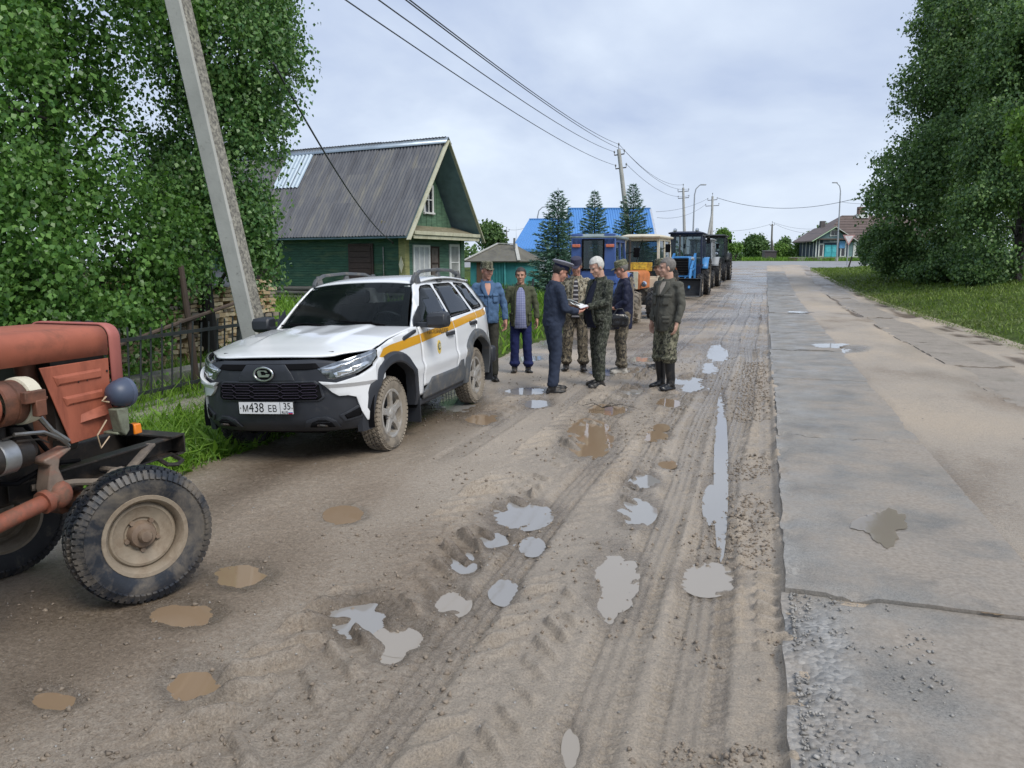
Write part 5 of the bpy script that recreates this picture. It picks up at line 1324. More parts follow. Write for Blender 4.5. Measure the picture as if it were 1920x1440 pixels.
def slate_mat():
    m, n, l, b = nmat('weathered_slate')
    tc = n.new('ShaderNodeTexCoord'); g = n.new('ShaderNodeNewGeometry'); oi = n.new('ShaderNodeObjectInfo')
    v = g.outputs['Position']
    mp = n.new('ShaderNodeMapping'); mp.inputs['Scale'].default_value = (2.2, .5, .5); l.new(v, mp.inputs['Vector'])
    c = ramp(n, [(.28, (.058, .062, .076)), (.5, (.098, .103, .118)), (.76, (.17, .165, .145))])
    f = mth(n, l, 'ADD', noise(n, l, mp.outputs[0], 1.6, 7, .66), mth(n, l, 'MULTIPLY', mth(n, l, 'SUBTRACT', oi.outputs['Random'], .5), .16))
    l.new(f, c.inputs[0])
    sp = noise(n, l, v, 16, 5, .7)
    l.new(mixc(n, l, rng_map(n, l, sp, .66, .76, 0, .5), c.outputs[0], (.25, .25, .23)), b.inputs['Base Color'])
    b.inputs['Roughness'].default_value = .7
    return m
SLATE = slate_mat()
ZINC = mat('new_zinc_sheet', (.40, .48, .55), .45, .25, var=.06, scale=3)
ZINC2 = mat('ridge_zinc', (.30, .36, .42), .4, .5, var=.15, scale=2)
BROWNR = mat('roof_underside', (.15, .23, .27), .8, var=.2, scale=3)

def win(parent, M, w, h, panes=(2, 2), frame=WHITEW, glass=DARKGL, fw=.07, casing=.10, name='window'):
    """window lying in its wall: local x along the wall, z up, y outward"""
    mb = MB()
    for sx in (-1, 1): mb.box((casing, .05, h + 2 * casing), (sx * (w / 2 + casing / 2), .02, 0))
    mb.box((w, .05, casing), (0, .02, h / 2 + casing / 2)); mb.box((w + casing * 2 + .06, .09, casing * .7), (0, .04, -h / 2 - casing * .35))
    vs = [M @ Vector(v) for v in mb.v]; m2 = MB(); m2.add(vs, mb.f); f = m2.build(name, frame, parent)
    m3 = MB(); m3.add([M @ Vector(v) for v in ((-w / 2, .012, -h / 2), (w / 2, .012, -h / 2), (w / 2, .012, h / 2), (-w / 2, .012, h / 2))], [(0, 1, 2, 3)]); m3.build('pane', glass, f)
    m4 = MB()
    for i in range(1, panes[0]): m4.box((fw * .7, .03, h), (-w / 2 + w * i / panes[0], .027, 0))
    for j in range(1, panes[1]): m4.box((w, .028, fw * .6), (0, .026, -h / 2 + h * j / panes[1]))
    if m4.v:
        m5 = MB(); m5.add([M @ Vector(v) for v in m4.v], m4.f); m5.build('sash', frame, f)
    return f

# ------------------------------------------------------------------ green log house
def build_green_house():
    ang = R(9.5)            # the gable wall runs a little away from the road
    r = 28.0
    px0 = PD(770, 470, r * .9917)
    o = Vector((px0.x, px0.y, -.05))
    h = thing('house', 'green plank house with a dark wavy slate roof and an attic window in the gable', 'house', o, (0, 0, -ang))
    # local: x points along -X of the long wall (away to the left is -x), y along the gable (away from us)
    L, G, EV, RD = 11.0, 4.95, 2.62, 6.08
    ov, og = .42, .55        # eaves overhang, gable overhang
    # walls inside the overhangs
    x1, y0, y1 = -og, ov, G - ov
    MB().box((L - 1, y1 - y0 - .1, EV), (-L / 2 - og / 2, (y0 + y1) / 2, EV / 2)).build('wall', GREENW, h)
    # siding on the long wall and the gable wall, real boards
    mb = MB(); nb = 26
    for k in range(nb):
        z = .12 + k * (EV - .12) / nb
        mb.box((L - .9, .03, (EV - .12) / nb - .012), (-L / 2 - og / 2, y0 + .035 - .014 * (k % 2) * 0, z + .05), (R(5), 0, 0))
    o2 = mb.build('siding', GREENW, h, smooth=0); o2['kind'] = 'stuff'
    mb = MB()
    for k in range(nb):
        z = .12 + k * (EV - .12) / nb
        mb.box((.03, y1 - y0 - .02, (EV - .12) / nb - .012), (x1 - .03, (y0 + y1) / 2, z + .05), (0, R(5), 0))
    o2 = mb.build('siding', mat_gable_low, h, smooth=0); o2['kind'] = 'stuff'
    # base logs near the ground
    for k in range(4): MB().tube([(-L, y0 - .02, .10 + k * .17), (-og, y0 - .02, .10 + k * .17)], .085, 8).build('log', mat_log, h)
    # corner boards
    for (x, y) in ((x1 - .0, y0 + .0), (x1, y1)):
        mb = MB(); mb.box((.30, .26, EV - .05), (x - .11, y + (.10 if y == y0 else -.10), EV / 2)); mb.build('corner_board', OCHRE if y == y0 else GREENG, h, bevel=.01)
    MB().prism([(-.10, 1.55), (0, 1.85), (.10, 1.55), (0, 1.25)], 0, .03, Matrix.Translation((x1 - .12, y0 - .06, 0)) @ Matrix.Rotation(R(90), 4, 'X')).build('diamond_ornament', TRIMG, h)
    # gable boards, vertical
    zt = RD - .30
    halfg = (y1 - y0) / 2; yc = G / 2
    ng = 22
    for k in range(ng):
        ya, yb = y0 + (y1 - y0) * k / ng + .006, y0 + (y1 - y0) * (k + 1) / ng - .006
        za = EV + (zt - EV) * (1 - abs(ya - yc) / halfg * .98); zb_ = EV + (zt - EV) * (1 - abs(yb - yc) / halfg * .98)
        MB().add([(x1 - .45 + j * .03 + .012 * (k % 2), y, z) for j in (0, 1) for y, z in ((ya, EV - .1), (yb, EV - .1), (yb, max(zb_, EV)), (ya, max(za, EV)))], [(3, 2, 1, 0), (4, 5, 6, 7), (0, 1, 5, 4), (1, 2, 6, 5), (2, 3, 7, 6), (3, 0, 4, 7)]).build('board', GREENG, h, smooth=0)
    # attic window in the gable
    RG = Matrix(((0, 1, 0, 0), (1, 0, 0, 0), (0, 0, 1, 0), (0, 0, 0, 1)))   # local x along +y, y outward +x
    win(h, Matrix.Translation((x1 - .40, yc + .12, EV + 1.40)) @ RG, .50, .95, (2, 2), fw=.06, casing=.09)
    # pent roof across the gable with worn thatch-like edge
    mb = MB(); mb.loft([[(x1 - .85, y0 - .25, EV + .52), (0.05, y0 - .05, EV + .10), (0.05, y0 - .05, EV + .02), (x1 - .85, y0 - .25, EV + .02)], [(x1 - .85, y1 + .25, EV + .52), (0.05, y1 + .05, EV + .10), (0.05, y1 + .05, EV + .02), (x1 - .85, y1 + .25, EV + .02)]]); mb.build('pent_roof', mat('mossy_boards', (.24, .21, .15), .85, var=.3, scale=5, dirt=(.12, .12, .05), dirt_amt=.45, bs=.5, bscale=20), h)
    for k, (z, hh) in enumerate(((EV + .065, .13), (EV - .08, .13))):
        MB().box((.05, G - .30, hh), (.085 - .05 * k, G / 2, z)).build('fascia_board', TRIMG, h, bevel=.006)
    # roof: corrugated sheets in three rows on the near slope
    run, rise = G / 2 + .12, RD - EV + .18
    sl = math.hypot(run, rise); ux, uz = run / sl, rise / sl
    SW, NW = 1.0, 7
    def sheet_mesh(length):
        mb = MB(); nx = NW * 8
        rows = []
        for v in np.linspace(0, 1, 4):
            rows.append([(SW * 1.04 * (i / nx - .5), 0, 0) for i in range(nx + 1)])
        pts = [[(SW * 1.04 * (i / nx - .5), v * length, .028 * math.cos(2 * math.pi * NW * i / nx)) for i in range(nx + 1)] for v in np.linspace(0, 1, 3)]
        mb.loft(pts, False, closed=False); return mb.mesh('roof_sheet', 60)
    row_l = sl / 3 + .10
    me = sheet_mesh(row_l); me.materials.append(SLATE)
    for side in (1, -1):
        for rw in range(3):
            for k in range(11):
                xk = og * .98 - .52 - k * SW - og
                t0 = rw * sl / 3 - (.10 if rw == 0 else .04)
                ob = link_mesh('roof_sheet', me, None, h)
                yb = (-.12 + t0 * ux) if side > 0 else (G + .12 - t0 * ux)
                z = EV - .02 + t0 * uz + .03 + .030 * (2 - rw) * 0 - .034 * rw + .03 + .006 * ((k * 5 + rw) % 3)
                th = math.atan2(uz, ux)
                M = Matrix.Translation((xk, yb, z)) @ (Matrix.Rotation(th, 4, 'X') if side > 0 else Matrix.Rotation(math.pi, 4, 'Z') @ Matrix.Rotation(th, 4, 'X'))
                ob.matrix_local = M @ Matrix.Translation((0, 0, .02 * (2 - rw) * 0 + (-.012 if rw < 2 else 0) + random.uniform(-.006, .006)))
    # bright replacement sheet high on the slope
    m2 = sheet_mesh(1.72); m2.materials.append(ZINC)
    ob = link_mesh('zinc_sheet', m2, None, h); th = math.atan2(uz, ux); t0 = sl - 1.78
    ob.matrix_local = Matrix.Translation((-6.95, -.12 + (t0 - .32) * ux, EV - .02 + (t0 - .32) * uz + .085)) @ Matrix.Rotation(th, 4, 'X') @ Matrix.Diagonal((1.35, 1, 1, 1))
    # roof deck under the sheets, ridge cap, gable barge boards
    for side in (1, -1):
        ya, yb = (-.10, G / 2) if side > 0 else (G + .10, G / 2)
        MB().loft([[(.02, ya, EV - .08), (.02, yb, RD + .05), (.02, yb, RD + .00), (.02, ya, EV - .13)], [(-L - .4, ya, EV - .08), (-L - .4, yb, RD + .05), (-L - .4, yb, RD), (-L - .4, ya, EV - .13)]]).build('roof_deck', BROWNR, h)
        mb = MB(); mb.bar((.06, ya - side * .10, EV - .20), (.06, yb, RD + .06), .035, .17, up=(1, 0, 0)); mb.build('barge_board', TRIMG, h)
    mb = MB(); mb.loft([[(.10, G / 2 - .22, RD - .05), (.10, G / 2, RD + .20), (.10, G / 2 + .22, RD - .05)], [(-L - .5, G / 2 - .22, RD - .07), (-L - .5, G / 2, RD + .16), (-L - .5, G / 2 + .22, RD - .07)]], False, closed=False); mb.build('ridge_cap', ZINC2, h, solid=.01)
    # shuttered windows in the long wall
    RL = Matrix(((1, 0, 0, 0), (0, -1, 0, 0), (0, 0, 1, 0), (0, 0, 0, 1)))
    for x in (-2.55, -7.3):
        f = win(h, Matrix.Translation((x, y0 + .0, 1.62)) @ RL, 1.0, 1.25, (1, 1), frame=SHUT, glass=SHUT, casing=.08)
        for k in range(6):
            MB().box((.98, .03, .195), (x, y0 - .045 - .006 * (k % 2), 1.02 + .21 * k + .07)).build('shutter_board', SHUT, f, bevel=.006)
    # gable-wall windows: a wide one with curtains, a boarded door leaf and a narrow one
    win(h, Matrix.Translation((x1 - .0, y0 + 1.05, 1.62)) @ RG, .95, 1.15, (3, 1), glass=CURT, fw=.07, casing=.08)
    win(h, Matrix.Translation((x1 - .0, y0 + 1.95, 1.60)) @ RG, .48, 1.15, (1, 2), frame=SHUT, glass=mat('boarded_pane', (.12, .10, .09), .7, var=.3), casing=.06)
    win(h, Matrix.Translation((x1 - .0, y1 - .72, 1.62)) @ RG, .55, 1.25, (1, 2), glass=mat('pale_pane', (.30, .31, .30), .3, var=.2), casing=.10)
    # insulator bracket for the house cable
    mb = MB(); mb.bar((x1 - .55, y0 - .05, 2.35), (x1 - .35, y0 - .22, 2.30), .03); mb.ell((x1 - .35, y0 - .24, 2.33), (.035, .035, .05)); mb.build('cable_bracket', DARKM, h)
    MB().tube([(x1 - .95, y0 - .03, 2.2), (x1 - .95, y0 - .03, 1.0)], .02, 6).build('conduit', STEEL, h)
    return h
mat_gable_low = green_plank('faded_green_boards', (.085, .17, .125), .25)
mat_log = mat('grey_log', (.12, .115, .10), .85, var=.3, scale=4, stretch=(.3, 1, 1))
house = build_green_house()

# ------------------------------------------------------------------ generic gable building far off
def corrug(name, p0, p1, q1, q0, waves, amp, material, parent):
    """corrugated sheet spanned by eave p0-p1 and ridge q0-q1"""
    p0, p1, q0, q1 = map(Vector, (p0, p1, q0, q1)); nx = waves * 4
    nrm = (p1 - p0).cross(q0 - p0).normalized()
    rows = []
    for v in (0, 1):
        a, b = (p0, p1) if v == 0 else (q0, q1)
        rows.append([a + (b - a) * (i / nx) + nrm * (amp if i % 4 in (1, 2) else 0) for i in range(nx + 1)])
    mb = MB(); mb.loft(rows, False, closed=False)
    return mb.build(name, material, parent, smooth=20)

# blue-roofed building: two ridge heights, pale walls
def build_blue_roof():
    BL = mat('blue_metal_roof', (.09, .26, .58), .5, .05, var=.06, scale=.6)
    PALE = mat('pale_cladding', (.60, .66, .72), .6, var=.05, scale=.8)
    d = 57.0
    def at(px, z, dd): p = PD(px, 500, dd); return Vector((p.x, p.y, z))
    b = thing('building', 'white building under a bright blue ribbed metal roof behind the spruces', 'building', (0, 0, 0))
    zz = lambda py, dd: EYE + (HORIZON - py) / FPX * dd
    # main block: eave from px 1000 to 1230, ridge level 393
    for (xa, xb, ridge_y, eave_y, off, dep) in ((1070, 1232, 394, 460, 0, 7.0), (958, 1075, 413, 459, .25, 6.0)):
        zr, ze = zz(ridge_y, d + dep / 2), zz(eave_y, d)
        A, B = at(xa - (0 if off == 0 else 0), ze, d + off), at(xb, ze, d + off)
        ux = (B - A).normalized(); uy = Vector((-ux.y, ux.x, 0))
        ra, rb = A + uy * dep / 2, B + uy * dep / 2; ra.z = rb.z = zr
        # ridge starts further right than the eave on the near slope: hip towards the left end
        if off: ra = ra + ux * 1.4
        corrug('roof', A - uy * .5 - Vector((0, 0, .35)), B - uy * .5 - Vector((0, 0, .35)), rb, ra, 34 if off == 0 else 22, .05, BL, b)
        A2, B2 = A + uy * dep, B + uy * dep
        corrug('roof', B2 + uy * .5 - Vector((0, 0, .35)), A2 + uy * .5 - Vector((0, 0, .35)), ra, rb, 30, .05, BL, b)
        mb = MB(); i = .4
        a, c = A + ux * i, B - ux * i
        base_ = [a, c, c + uy * dep, a + uy * dep]
        mb.add([(p.x, p.y, -.3) for p in base_] + [(p.x, p.y, ze - .05) for p in base_], [(0, 1, 5, 4), (1, 2, 6, 5), (2, 3, 7, 6), (3, 0, 4, 7)])
        for p, q in ((a, ra), (c, rb)):
            m_ = p + uy * dep
            mb.add([(p.x, p.y, ze - .05), (m_.x, m_.y, ze - .05), ((p + uy * dep / 2).x, (p + uy * dep / 2).y, zr - .15)], [(0, 1, 2)])
        mb.build('wall', PALE, b, smooth=0)
        m2 = MB(); m2.bar(B - uy * .5 - Vector((0, 0, .35)), rb, .16, .05); m2.bar(B2 + uy * .5 - Vector((0, 0, .35)), rb, .16, .05); m2.build('verge_board', mat('grey_verge', (.42, .45, .5), .5), b)
        m2 = MB(); m2.bar(ra, rb, .3, .08); m2.build('ridge_cap', BL, b)
        m2 = MB(); m2.bar(A - uy * .52 - Vector((0, 0, .42)), B - uy * .52 - Vector((0, 0, .42)), .12, .2); m2.build('eave_board', BL, b)
build_blue_roof()

# small teal outbuilding with hipped slate roof
def build_teal_shed():
    TEAL = mat('teal_boards', (.05, .27, .28), .65, var=.15, scale=3)
    SL = mat('old_grey_slate', (.115, .11, .095), .85, var=.3, scale=1.5, dirt=(.16, .15, .10), dirt_amt=.42, bs=.4, bscale=6)
    d = 40.0
    p0, p1 = PD(882, 500, d), PD(968, 500, d - 1.0)
    u = (p1 - p0); u.z = 0; L = u.length; a = math.atan2(u.y, u.x)
    b = thing('shed', 'small teal shed with a grey hipped slate roof beside the green house', 'shed', (p0.x, p0.y, -.1), (0, 0, a))
    H, D, RZ = 1.78, 3.2, 2.62
    MB().box((L, D, H), (L / 2, D / 2, H / 2)).build('wall', TEAL, b)
    e = .25; hips = [(L * .33, D / 2, RZ), (L * .72, D / 2, RZ - .05)]
    c = [(-e, -e, H - .05), (L + e, -e, H - .05), (L + e, D + e, H - .05), (-e, D + e, H - .05)]
    mb = MB(); mb.add(c + hips, [(0, 1, 5, 4), (1, 2, 5), (2, 3, 4, 5), (3, 0, 4)]); rf = mb.build('roof', SL, b, smooth=0, solid=.06)
    for p, q in ((c[0], hips[0]), (c[1], hips[1]), (hips[0], hips[1])):
        m2 = MB(); m2.bar(Vector(p) + Vector((0, 0, .04)), Vector(q) + Vector((0, 0, .04)), .16, .05); m2.build('hip_cap', mat('hip_cap_grey', (.42, .42, .39), .7), rf)
    MB().tube([(L * .80, D * .3, 2.2), (L * .80, D * .3, 2.9)], .06, 8).build('flue', STEEL, rf)
    for k in range(9): MB().box((.05, .03, H - .2), (.6 + k * (L - 1) / 9, -.02, H / 2)).build('batten', TEAL, b)
    MB().box((.35, .06, 1.7), (.55, -.02, .9)).build('door', mat('weathered_brown_door', (.14, .09, .06), .8), b)
    MB().tube([(L - .6, -.06, .1), (L - .6, -.06, H)], .035, 8).build('downpipe', mat('teal_pipe', (.10, .42, .43), .4), b)
build_teal_shed()

# dark-blue house at the junction, brown roof behind
def build_far_house():
    DK = mat('dark_blue_boards', (.035, .055, .085), .7, var=.25, scale=2, stretch=(1, 1, 5))
    LTB = mat('pale_teal_boards', (.16, .26, .27), .7, var=.15, scale=2, stretch=(1, 1, 5))
    WT = mat('far_white_trim', (.62, .64, .62), .6)
    TQ = mat('turquoise_door', (.06, .40, .46), .5, var=.1)
    RB = mat('brown_metal_roof', (.115, .083, .072), .55, var=.2, scale=1, dirt=(.22, .13, .10), dirt_amt=.3)
    d = 104.0; gz = 1.72
    def at(px, dd=d): p = PD(px, 480, dd); return Vector((p.x, p.y, gz))
    A, B = at(1529), at(1589)
    u = (B - A); L = u.length; a = math.atan2(u.y, u.x)
    h = thing('house', 'dark blue wooden house with turquoise doors, gabled porch and brown hipped roof', 'house', A, (0, 0, a))
    EV = EYE + (HORIZON - 449) / FPX * d - gz; AP = EYE + (HORIZON - 428) / FPX * d - gz
    # porch block
    MB().box((L, 6, EV), (L / 2, 3, EV / 2)).build('wall', DK, h)
    mb = MB(); mb.prism([(-.1, EV), (L + .1, EV), (L / 2, AP - .1)], -.0, .2, Matrix.Rotation(R(90), 4, 'X')); mb.build('gable', LTB, h, smooth=0)
    for sg, m_ in ((-1, RB), (1, RB)):
        xe = -.9 if sg < 0 else L + .9
        mb = MB(); mb.loft([[(xe, -.8, EV - .25), (L / 2, -.8, AP + .12), (L / 2, -.8, AP - .06), (xe, -.8, EV - .42)], [(xe, 6.5, EV - .25), (L / 2, 6.5, AP + .12), (L / 2, 6.5, AP - .06), (xe, 6.5, EV - .42)]]); mb.build('porch_roof', RB, h, smooth=0)
        m2 = MB(); m2.bar((xe, -.86, EV - .36), (L / 2, -.86, AP), .06, .26, up=(0, 1, 0)); m2.build('barge_board', WT if sg > 0 else mat('green_white_barge', (.45, .62, .42), .6), h)
    MB().box((L + .2, .7, .14), (L / 2, -.35, EV - .05)).build('pent_roof', RB, h)
    RW = Matrix(((1, 0, 0, 0), (0, -1, 0, 0), (0, 0, 1, 0), (0, 0, 0, 1)))
    win(h, Matrix.Translation((L * .52, -.22, EV + .75)) @ RW, .8, .6, (2, 1), frame=WT, casing=.16)
    for x in (L * .16, L * .84):
        win(h, Matrix.Translation((x, -.02, 1.35)) @ RW, .42, 1.5, (1, 1), frame=WT, casing=.14)
    for k in (0, 1):
        dr = MB().box((.88, .10, 2.05), (L * .44 + k * .92 - .3, -.05, 1.03)).build('door', TQ, h, bevel=.02)
        MB().box((.6, .04, .7), (L * .44 + k * .92 - .3, -.11, 1.45)).build('door_panel', mat('turquoise_panel', (.09, .48, .54), .5), dr, bevel=.02)
    sb = MB().box((L * .52, .08, .50), (L * .46, -.05, 2.62)).build('sign_board', mat('faded_sign', (.42, .46, .52), .6, var=.25, scale=3), h)
    MB().box((.9, .04, .36), (L * .30, -.10, 2.62)).build('sign_field', mat('sign_dark', (.12, .14, .2), .6), sb)
    MB().box((L * .24, .04, .20), (L * .52, -.10, 2.62)).build('sign_field', mat('sign_mid', (.22, .24, .30), .6, var=.5, scale=4), sb)
    MB().box((.75, .05, .95), (L * .80, -.10, 2.1)).build('notice_board', mat('notice_blue', (.12, .33, .60), .5), h)
    for x in (0, .35, L - .35, L):
        MB().box((.12, .14, EV), (x, -.06, EV / 2)).build('corner_board', WT, h)
    # glazed veranda side on the left
    for k in range(4): MB().box((.06, .12, EV - .3), (-.07, .7 + k * 1.3, EV / 2)).build('veranda_post', WT, h)
    # main body to the right with hipped roof
    x0, x1, D = L + .1, L + 15, 9.0
    y0 = 1.2
    MB().box((x1 - x0, D, EV + .1), ((x0 + x1) / 2, y0 + D / 2, (EV + .1) / 2)).build('wall', LTB, h)
    RZ = EYE + (HORIZON - 407) / FPX * (d + 6) - gz
    e = .6
    c = [(x0 - 3.4, y0 - e, EV - .05), (x1 + e, y0 - e, EV - .05), (x1 + e, y0 + D + e, EV - .05), (x0 - 3.4, y0 + D + e, EV - .05)]
    hp = [(x0 + 1.2, y0 + D / 2, RZ), (x1 - 4, y0 + D / 2, RZ)]
    mb = MB(); mb.add(c + hp, [(0, 1, 5, 4), (1, 2, 5), (2, 3, 4, 5), (3, 0, 4)]); rf = mb.build('roof', RB, h, smooth=0, solid=.1)
    for k in range(9):
        t = (k + .5) / 9
        m2 = MB(); a0 = Vector(c[0]).lerp(Vector(hp[0]), t); b0 = Vector(c[1]).lerp(Vector(hp[1]), t); m2.bar(a0 + Vector((0, -.03, .06)), b0 + Vector((0, -.03, .06)), .06, .03); m2.build('roof_seam', RB, rf)
    ch = MB().box((.8, .8, 1.5), (hp[0][0] + 2.6, hp[0][1], RZ + .4)).build('chimney', mat('chimney_brick', (.20, .13, .11), .8), rf); MB().box((1.5, 1.1, .5), (hp[0][0] + 2.6, hp[0][1] - .3, RZ - .15)).build('chimney_flashing', WT, rf)
    MB().box((.6, .6, .9), (L * .62, 5.0, AP + .6)).build('chimney', mat('chimney_dark', (.10, .09, .09), .8), h)
    win(h, Matrix.Translation((x0 + 2.6, y0 - .02, 1.55)) @ RW, 2.2, 1.9, (3, 1), frame=WT, casing=.4, fw=.16)
    MB().box((x1 - x0, .12, .5), ((x0 + x1) / 2, y0 - .06, .3)).build('plinth', WT, h)
build_far_house()
# low wall along the far pavement in front of that house
wl0, wl1 = PD(1478, 486, 97), PD(1640, 486, 97)
fw_ = thing('low_wall', 'low grey and rust retaining wall along the far pavement', 'wall', (wl0.x, wl0.y, 1.62))
LW = mat('low_wall_grey', (.26, .25, .24), .8, var=.2, scale=1.5); LR = mat('low_wall_rust', (.13, .085, .07), .8, var=.3, scale=1.5)
dl = wl1 - wl0
for k in range(9):
    MB().bar(dl * (k / 9) + Vector((0, 0, .22)), dl * ((k + .97) / 9) + Vector((0, 0, .22)), .2, .42).build('block', LR if k % 2 == 0 else LW, fw_)
MB().bar(Vector((0, 0, .47)), dl + Vector((0, 0, .47)), .28, .08).build('coping', LW, fw_)
# dark box shed by the far pole
bp = PD(1442, 480, 100)
sh = thing('kiosk', 'dark brown metal box shed standing on the far verge', 'shed', (bp.x, bp.y, 1.62), (0, 0, R(12)))
KB = mat('dark_brown_sheet', (.062, .05, .055), .6, var=.15)
MB().box((1.45, 1.6, 1.25), (0, 0, .62)).build('wall', KB, sh); MB().box((1.6, 1.75, .08), (0, 0, 1.30), (R(3), 0, 0)).build('roof', KB, sh); MB().box((.05, 1.2, .9), (.74, 0, .55)).build('side_panel', mat('kiosk_light', (.14, .13, .12), .7), sh)

# ------------------------------------------------------------------ fence of thin iron bars
IRON = mat('fence_iron', (.030, .036, .038), .6, var=.3, scale=9, dirt=(.10, .06, .035), dirt_amt=.3)
def fence(y0, y1, label, lean, h=.98, x=-6.5, step=.155, z0=.05, tall=0):
    f = thing('fence', label, 'fence', (x, y0, -.06), (0, R(lean), 0))
    n = int((y1 - y0) / step)
    pk = MB().tube([(0, 0, .16), (0, 0, h)], .011, 5).mesh('picket'); pk.materials.append(IRON)
    for k in range(n):
        o = link_mesh('picket', pk, None, f); o.location = (random.uniform(-.008, .008), .08 + k * step + random.uniform(-.01, .01), random.uniform(-.02, .02)); o.rotation_euler = (random.uniform(-.03, .03) + .03, 0, 0)
    for z in (.24, h - .12):
        mb = MB(); mb.bar((0.014, 0, z), (.014, y1 - y0, z + .02), .012, .04); mb.build('rail', IRON, f)
    for y in (0, y1 - y0):
        MB().bar((0, y, -.1), (0, y, h + .12), .05).build('fence_post', IRON, f)
    mb = MB(); mb.bar((0, 0, .05), (0, y1 - y0, .06), .10, .12); mb.build('kerb', mat('fence_kerb', (.16, .16, .15), .9, var=.2, dirt=(.08, .10, .03), dirt_amt=.4), f)
fence(3.2, 5.9, 'iron bar fence panel behind the red tractor', 4)
fence(6.0, 8.35, 'leaning iron bar fence panel between the red tractor and the white car', 6)
fence(8.45, 11.2, 'iron bar fence panel behind the bonnet of the white car', 2)
fence(11.3, 16.2, 'iron bar fence panel in front of the log wall of the green house', 0, h=1.05)
fence(16.3, 22.0, 'far iron bar fence panel running past the green house', 0, h=1.05)
# wooden post in the fence gap with a crooked top rail
wp = thing('post', 'old round wooden post with a crooked pole nailed across the iron fence', 'post', (-6.75, 7.9, -.05), (R(3), R(-2), 0))
WOODP = mat('old_post_wood', (.085, .062, .048), .85, var=.3, scale=5, stretch=(1, 1, .3), bs=.4, bscale=30)
MB().tube([(0, 0, -.1), (.01, 0, .7), (-.01, .01, 1.62)], [.045, .042, .036], 9).build('pole', WOODP, wp)
MB().tube([(.06, -1.5, .78), (.06, -.2, .95), (.05, 1.1, 1.10)], [.022, .026, .024], 7).build('cross_pole', WOODP, wp)

# plank path on the grass and a concrete step by the fence
PLK = mat('grey_plank', (.21, .20, .165), .85, var=.25, scale=4, stretch=(2, .3, 1), dirt=(.10, .12, .05), dirt_amt=.36, bs=.4, bscale=24)
pp = thing('boardwalk', 'weathered grey plank walk lying in the verge grass by the fence', 'boardwalk', (-5.9, 4.2, -.06))
for k, (x, dy, L) in enumerate(((-.27, 0, 3.9), (-.02, .1, 3.9), (.22, -.1, 3.8))):
    MB().box((.21, L, .05), (x, L / 2 + dy, .10 + .012 * (k % 2)), (0, R(random.uniform(-3, 3)), R(random.uniform(-1, 1)))).build('plank', PLK, pp, bevel=.006)
for y in (.4, 2.0, 3.5): MB().box((.8, .10, .08), (0, y, .05)).build('bearer', PLK, pp)
cs = thing('concrete_beam', 'long grey concrete beam lying behind the iron fence', 'beam', (-7.3, 5.1, -.06))
MB().box((.30, 4.6, .28), (0, 2.3, .14)).build('beam', mat('old_concrete', (.20, .20, .185), .9, var=.2, scale=3, dirt=(.09, .10, .06), dirt_amt=.4), cs, bevel=.02)

# ------------------------------------------------------------------ firewood stacks
ENDW = [mat('split_wood_end_%s' % s_, c, .85, var=.25, scale=14) for s_, c in (('pale', (.62, .50, .32)), ('honey', (.50, .37, .21)), ('grey', (.32, .27, .21)), ('dark', (.12, .09, .065)))]
def woodstack(label, x0, y0, y1, h, depth, gone=.0):
    s = thing('woodpile', label, 'woodpile', (x0, y0, -.08), (0, 0, R(random.uniform(-4, 4))))
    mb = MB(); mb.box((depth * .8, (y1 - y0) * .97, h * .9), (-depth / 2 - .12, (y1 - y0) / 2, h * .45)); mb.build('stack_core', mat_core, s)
    z = .02; k = 0
    meshes = []
    for m_ in ENDW:
        for v in range(2):
            b = MB(); w, hh = .5, .5
            poly = [(-w, -hh * .9), (w * .9, -hh), (w, hh * .5), (w * .3, hh), (-w * .8, hh * .7)] if v else [(-w, -hh), (w, -hh * .8), (w * .85, hh * .9), (-w * .9, hh)]
            b.prism(poly, -.5, .5, Matrix(((0, 0, 1, 0), (1, 0, 0, 0), (0, 1, 0, 0), (0, 0, 0, 1))))
            me = b.mesh('log', 20); me.materials.append(m_); meshes.append(me)
    while z < h:
        rowh = random.uniform(.055, .085); y = random.uniform(0, .05)
        hmax = h * (1 - .25 * random.random() * gone)
        while y < (y1 - y0):
            w = random.uniform(.10, .24)
            if random.random() > .07 + gone * .2:
                o = link_mesh('log', random.choice(meshes[:4] * 3 + meshes), None, s)
                o.location = (random.uniform(-.06, .04), y + w / 2, z + rowh / 2)
                o.scale = (.42, w * .93, rowh * random.uniform(.8, .98)); o.rotation_euler = (random.uniform(-.10, .10), 0, random.uniform(-.06, .06))
            y += w
        z += rowh
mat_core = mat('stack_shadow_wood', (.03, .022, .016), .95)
woodstack('split firewood stack nearest the fence post, pale log ends', -8.6, 8.35, 10.1, 1.45, .5)
woodstack('low firewood stack beside the birch trunk', -8.9, 7.1, 8.2, .75, .5, .6)
woodstack('tall dark old firewood stack behind the birch leaves', -10.4, 7.0, 9.4, 1.55, .5, .5)
woodstack('firewood stack beyond the leaning pole with a tin sheet on top', -9.0, 10.3, 12.6, 1.35, .5)
ts = thing('tin_sheet', 'torn grey roofing sheet lying over the firewood stack', 'sheet', (-8.85, 10.3, 1.33), (R(4), R(22), R(4)))
mb = MB(); edge = [.0, .1, -.05, .12, .02, .15, -.02]
mb.loft([[(-.35, i * .17, .0) for i in range(7)], [(.0, i * .17, .01 * (i % 2)) for i in range(7)], [(.30 + edge[i], i * .17, .02 * (i % 2) - .04) for i in range(7)]], False, closed=False)
mb.build('sheet', mat('grey_tin', (.15, .15, .15), .55, .3, var=.2), ts, solid=.01)
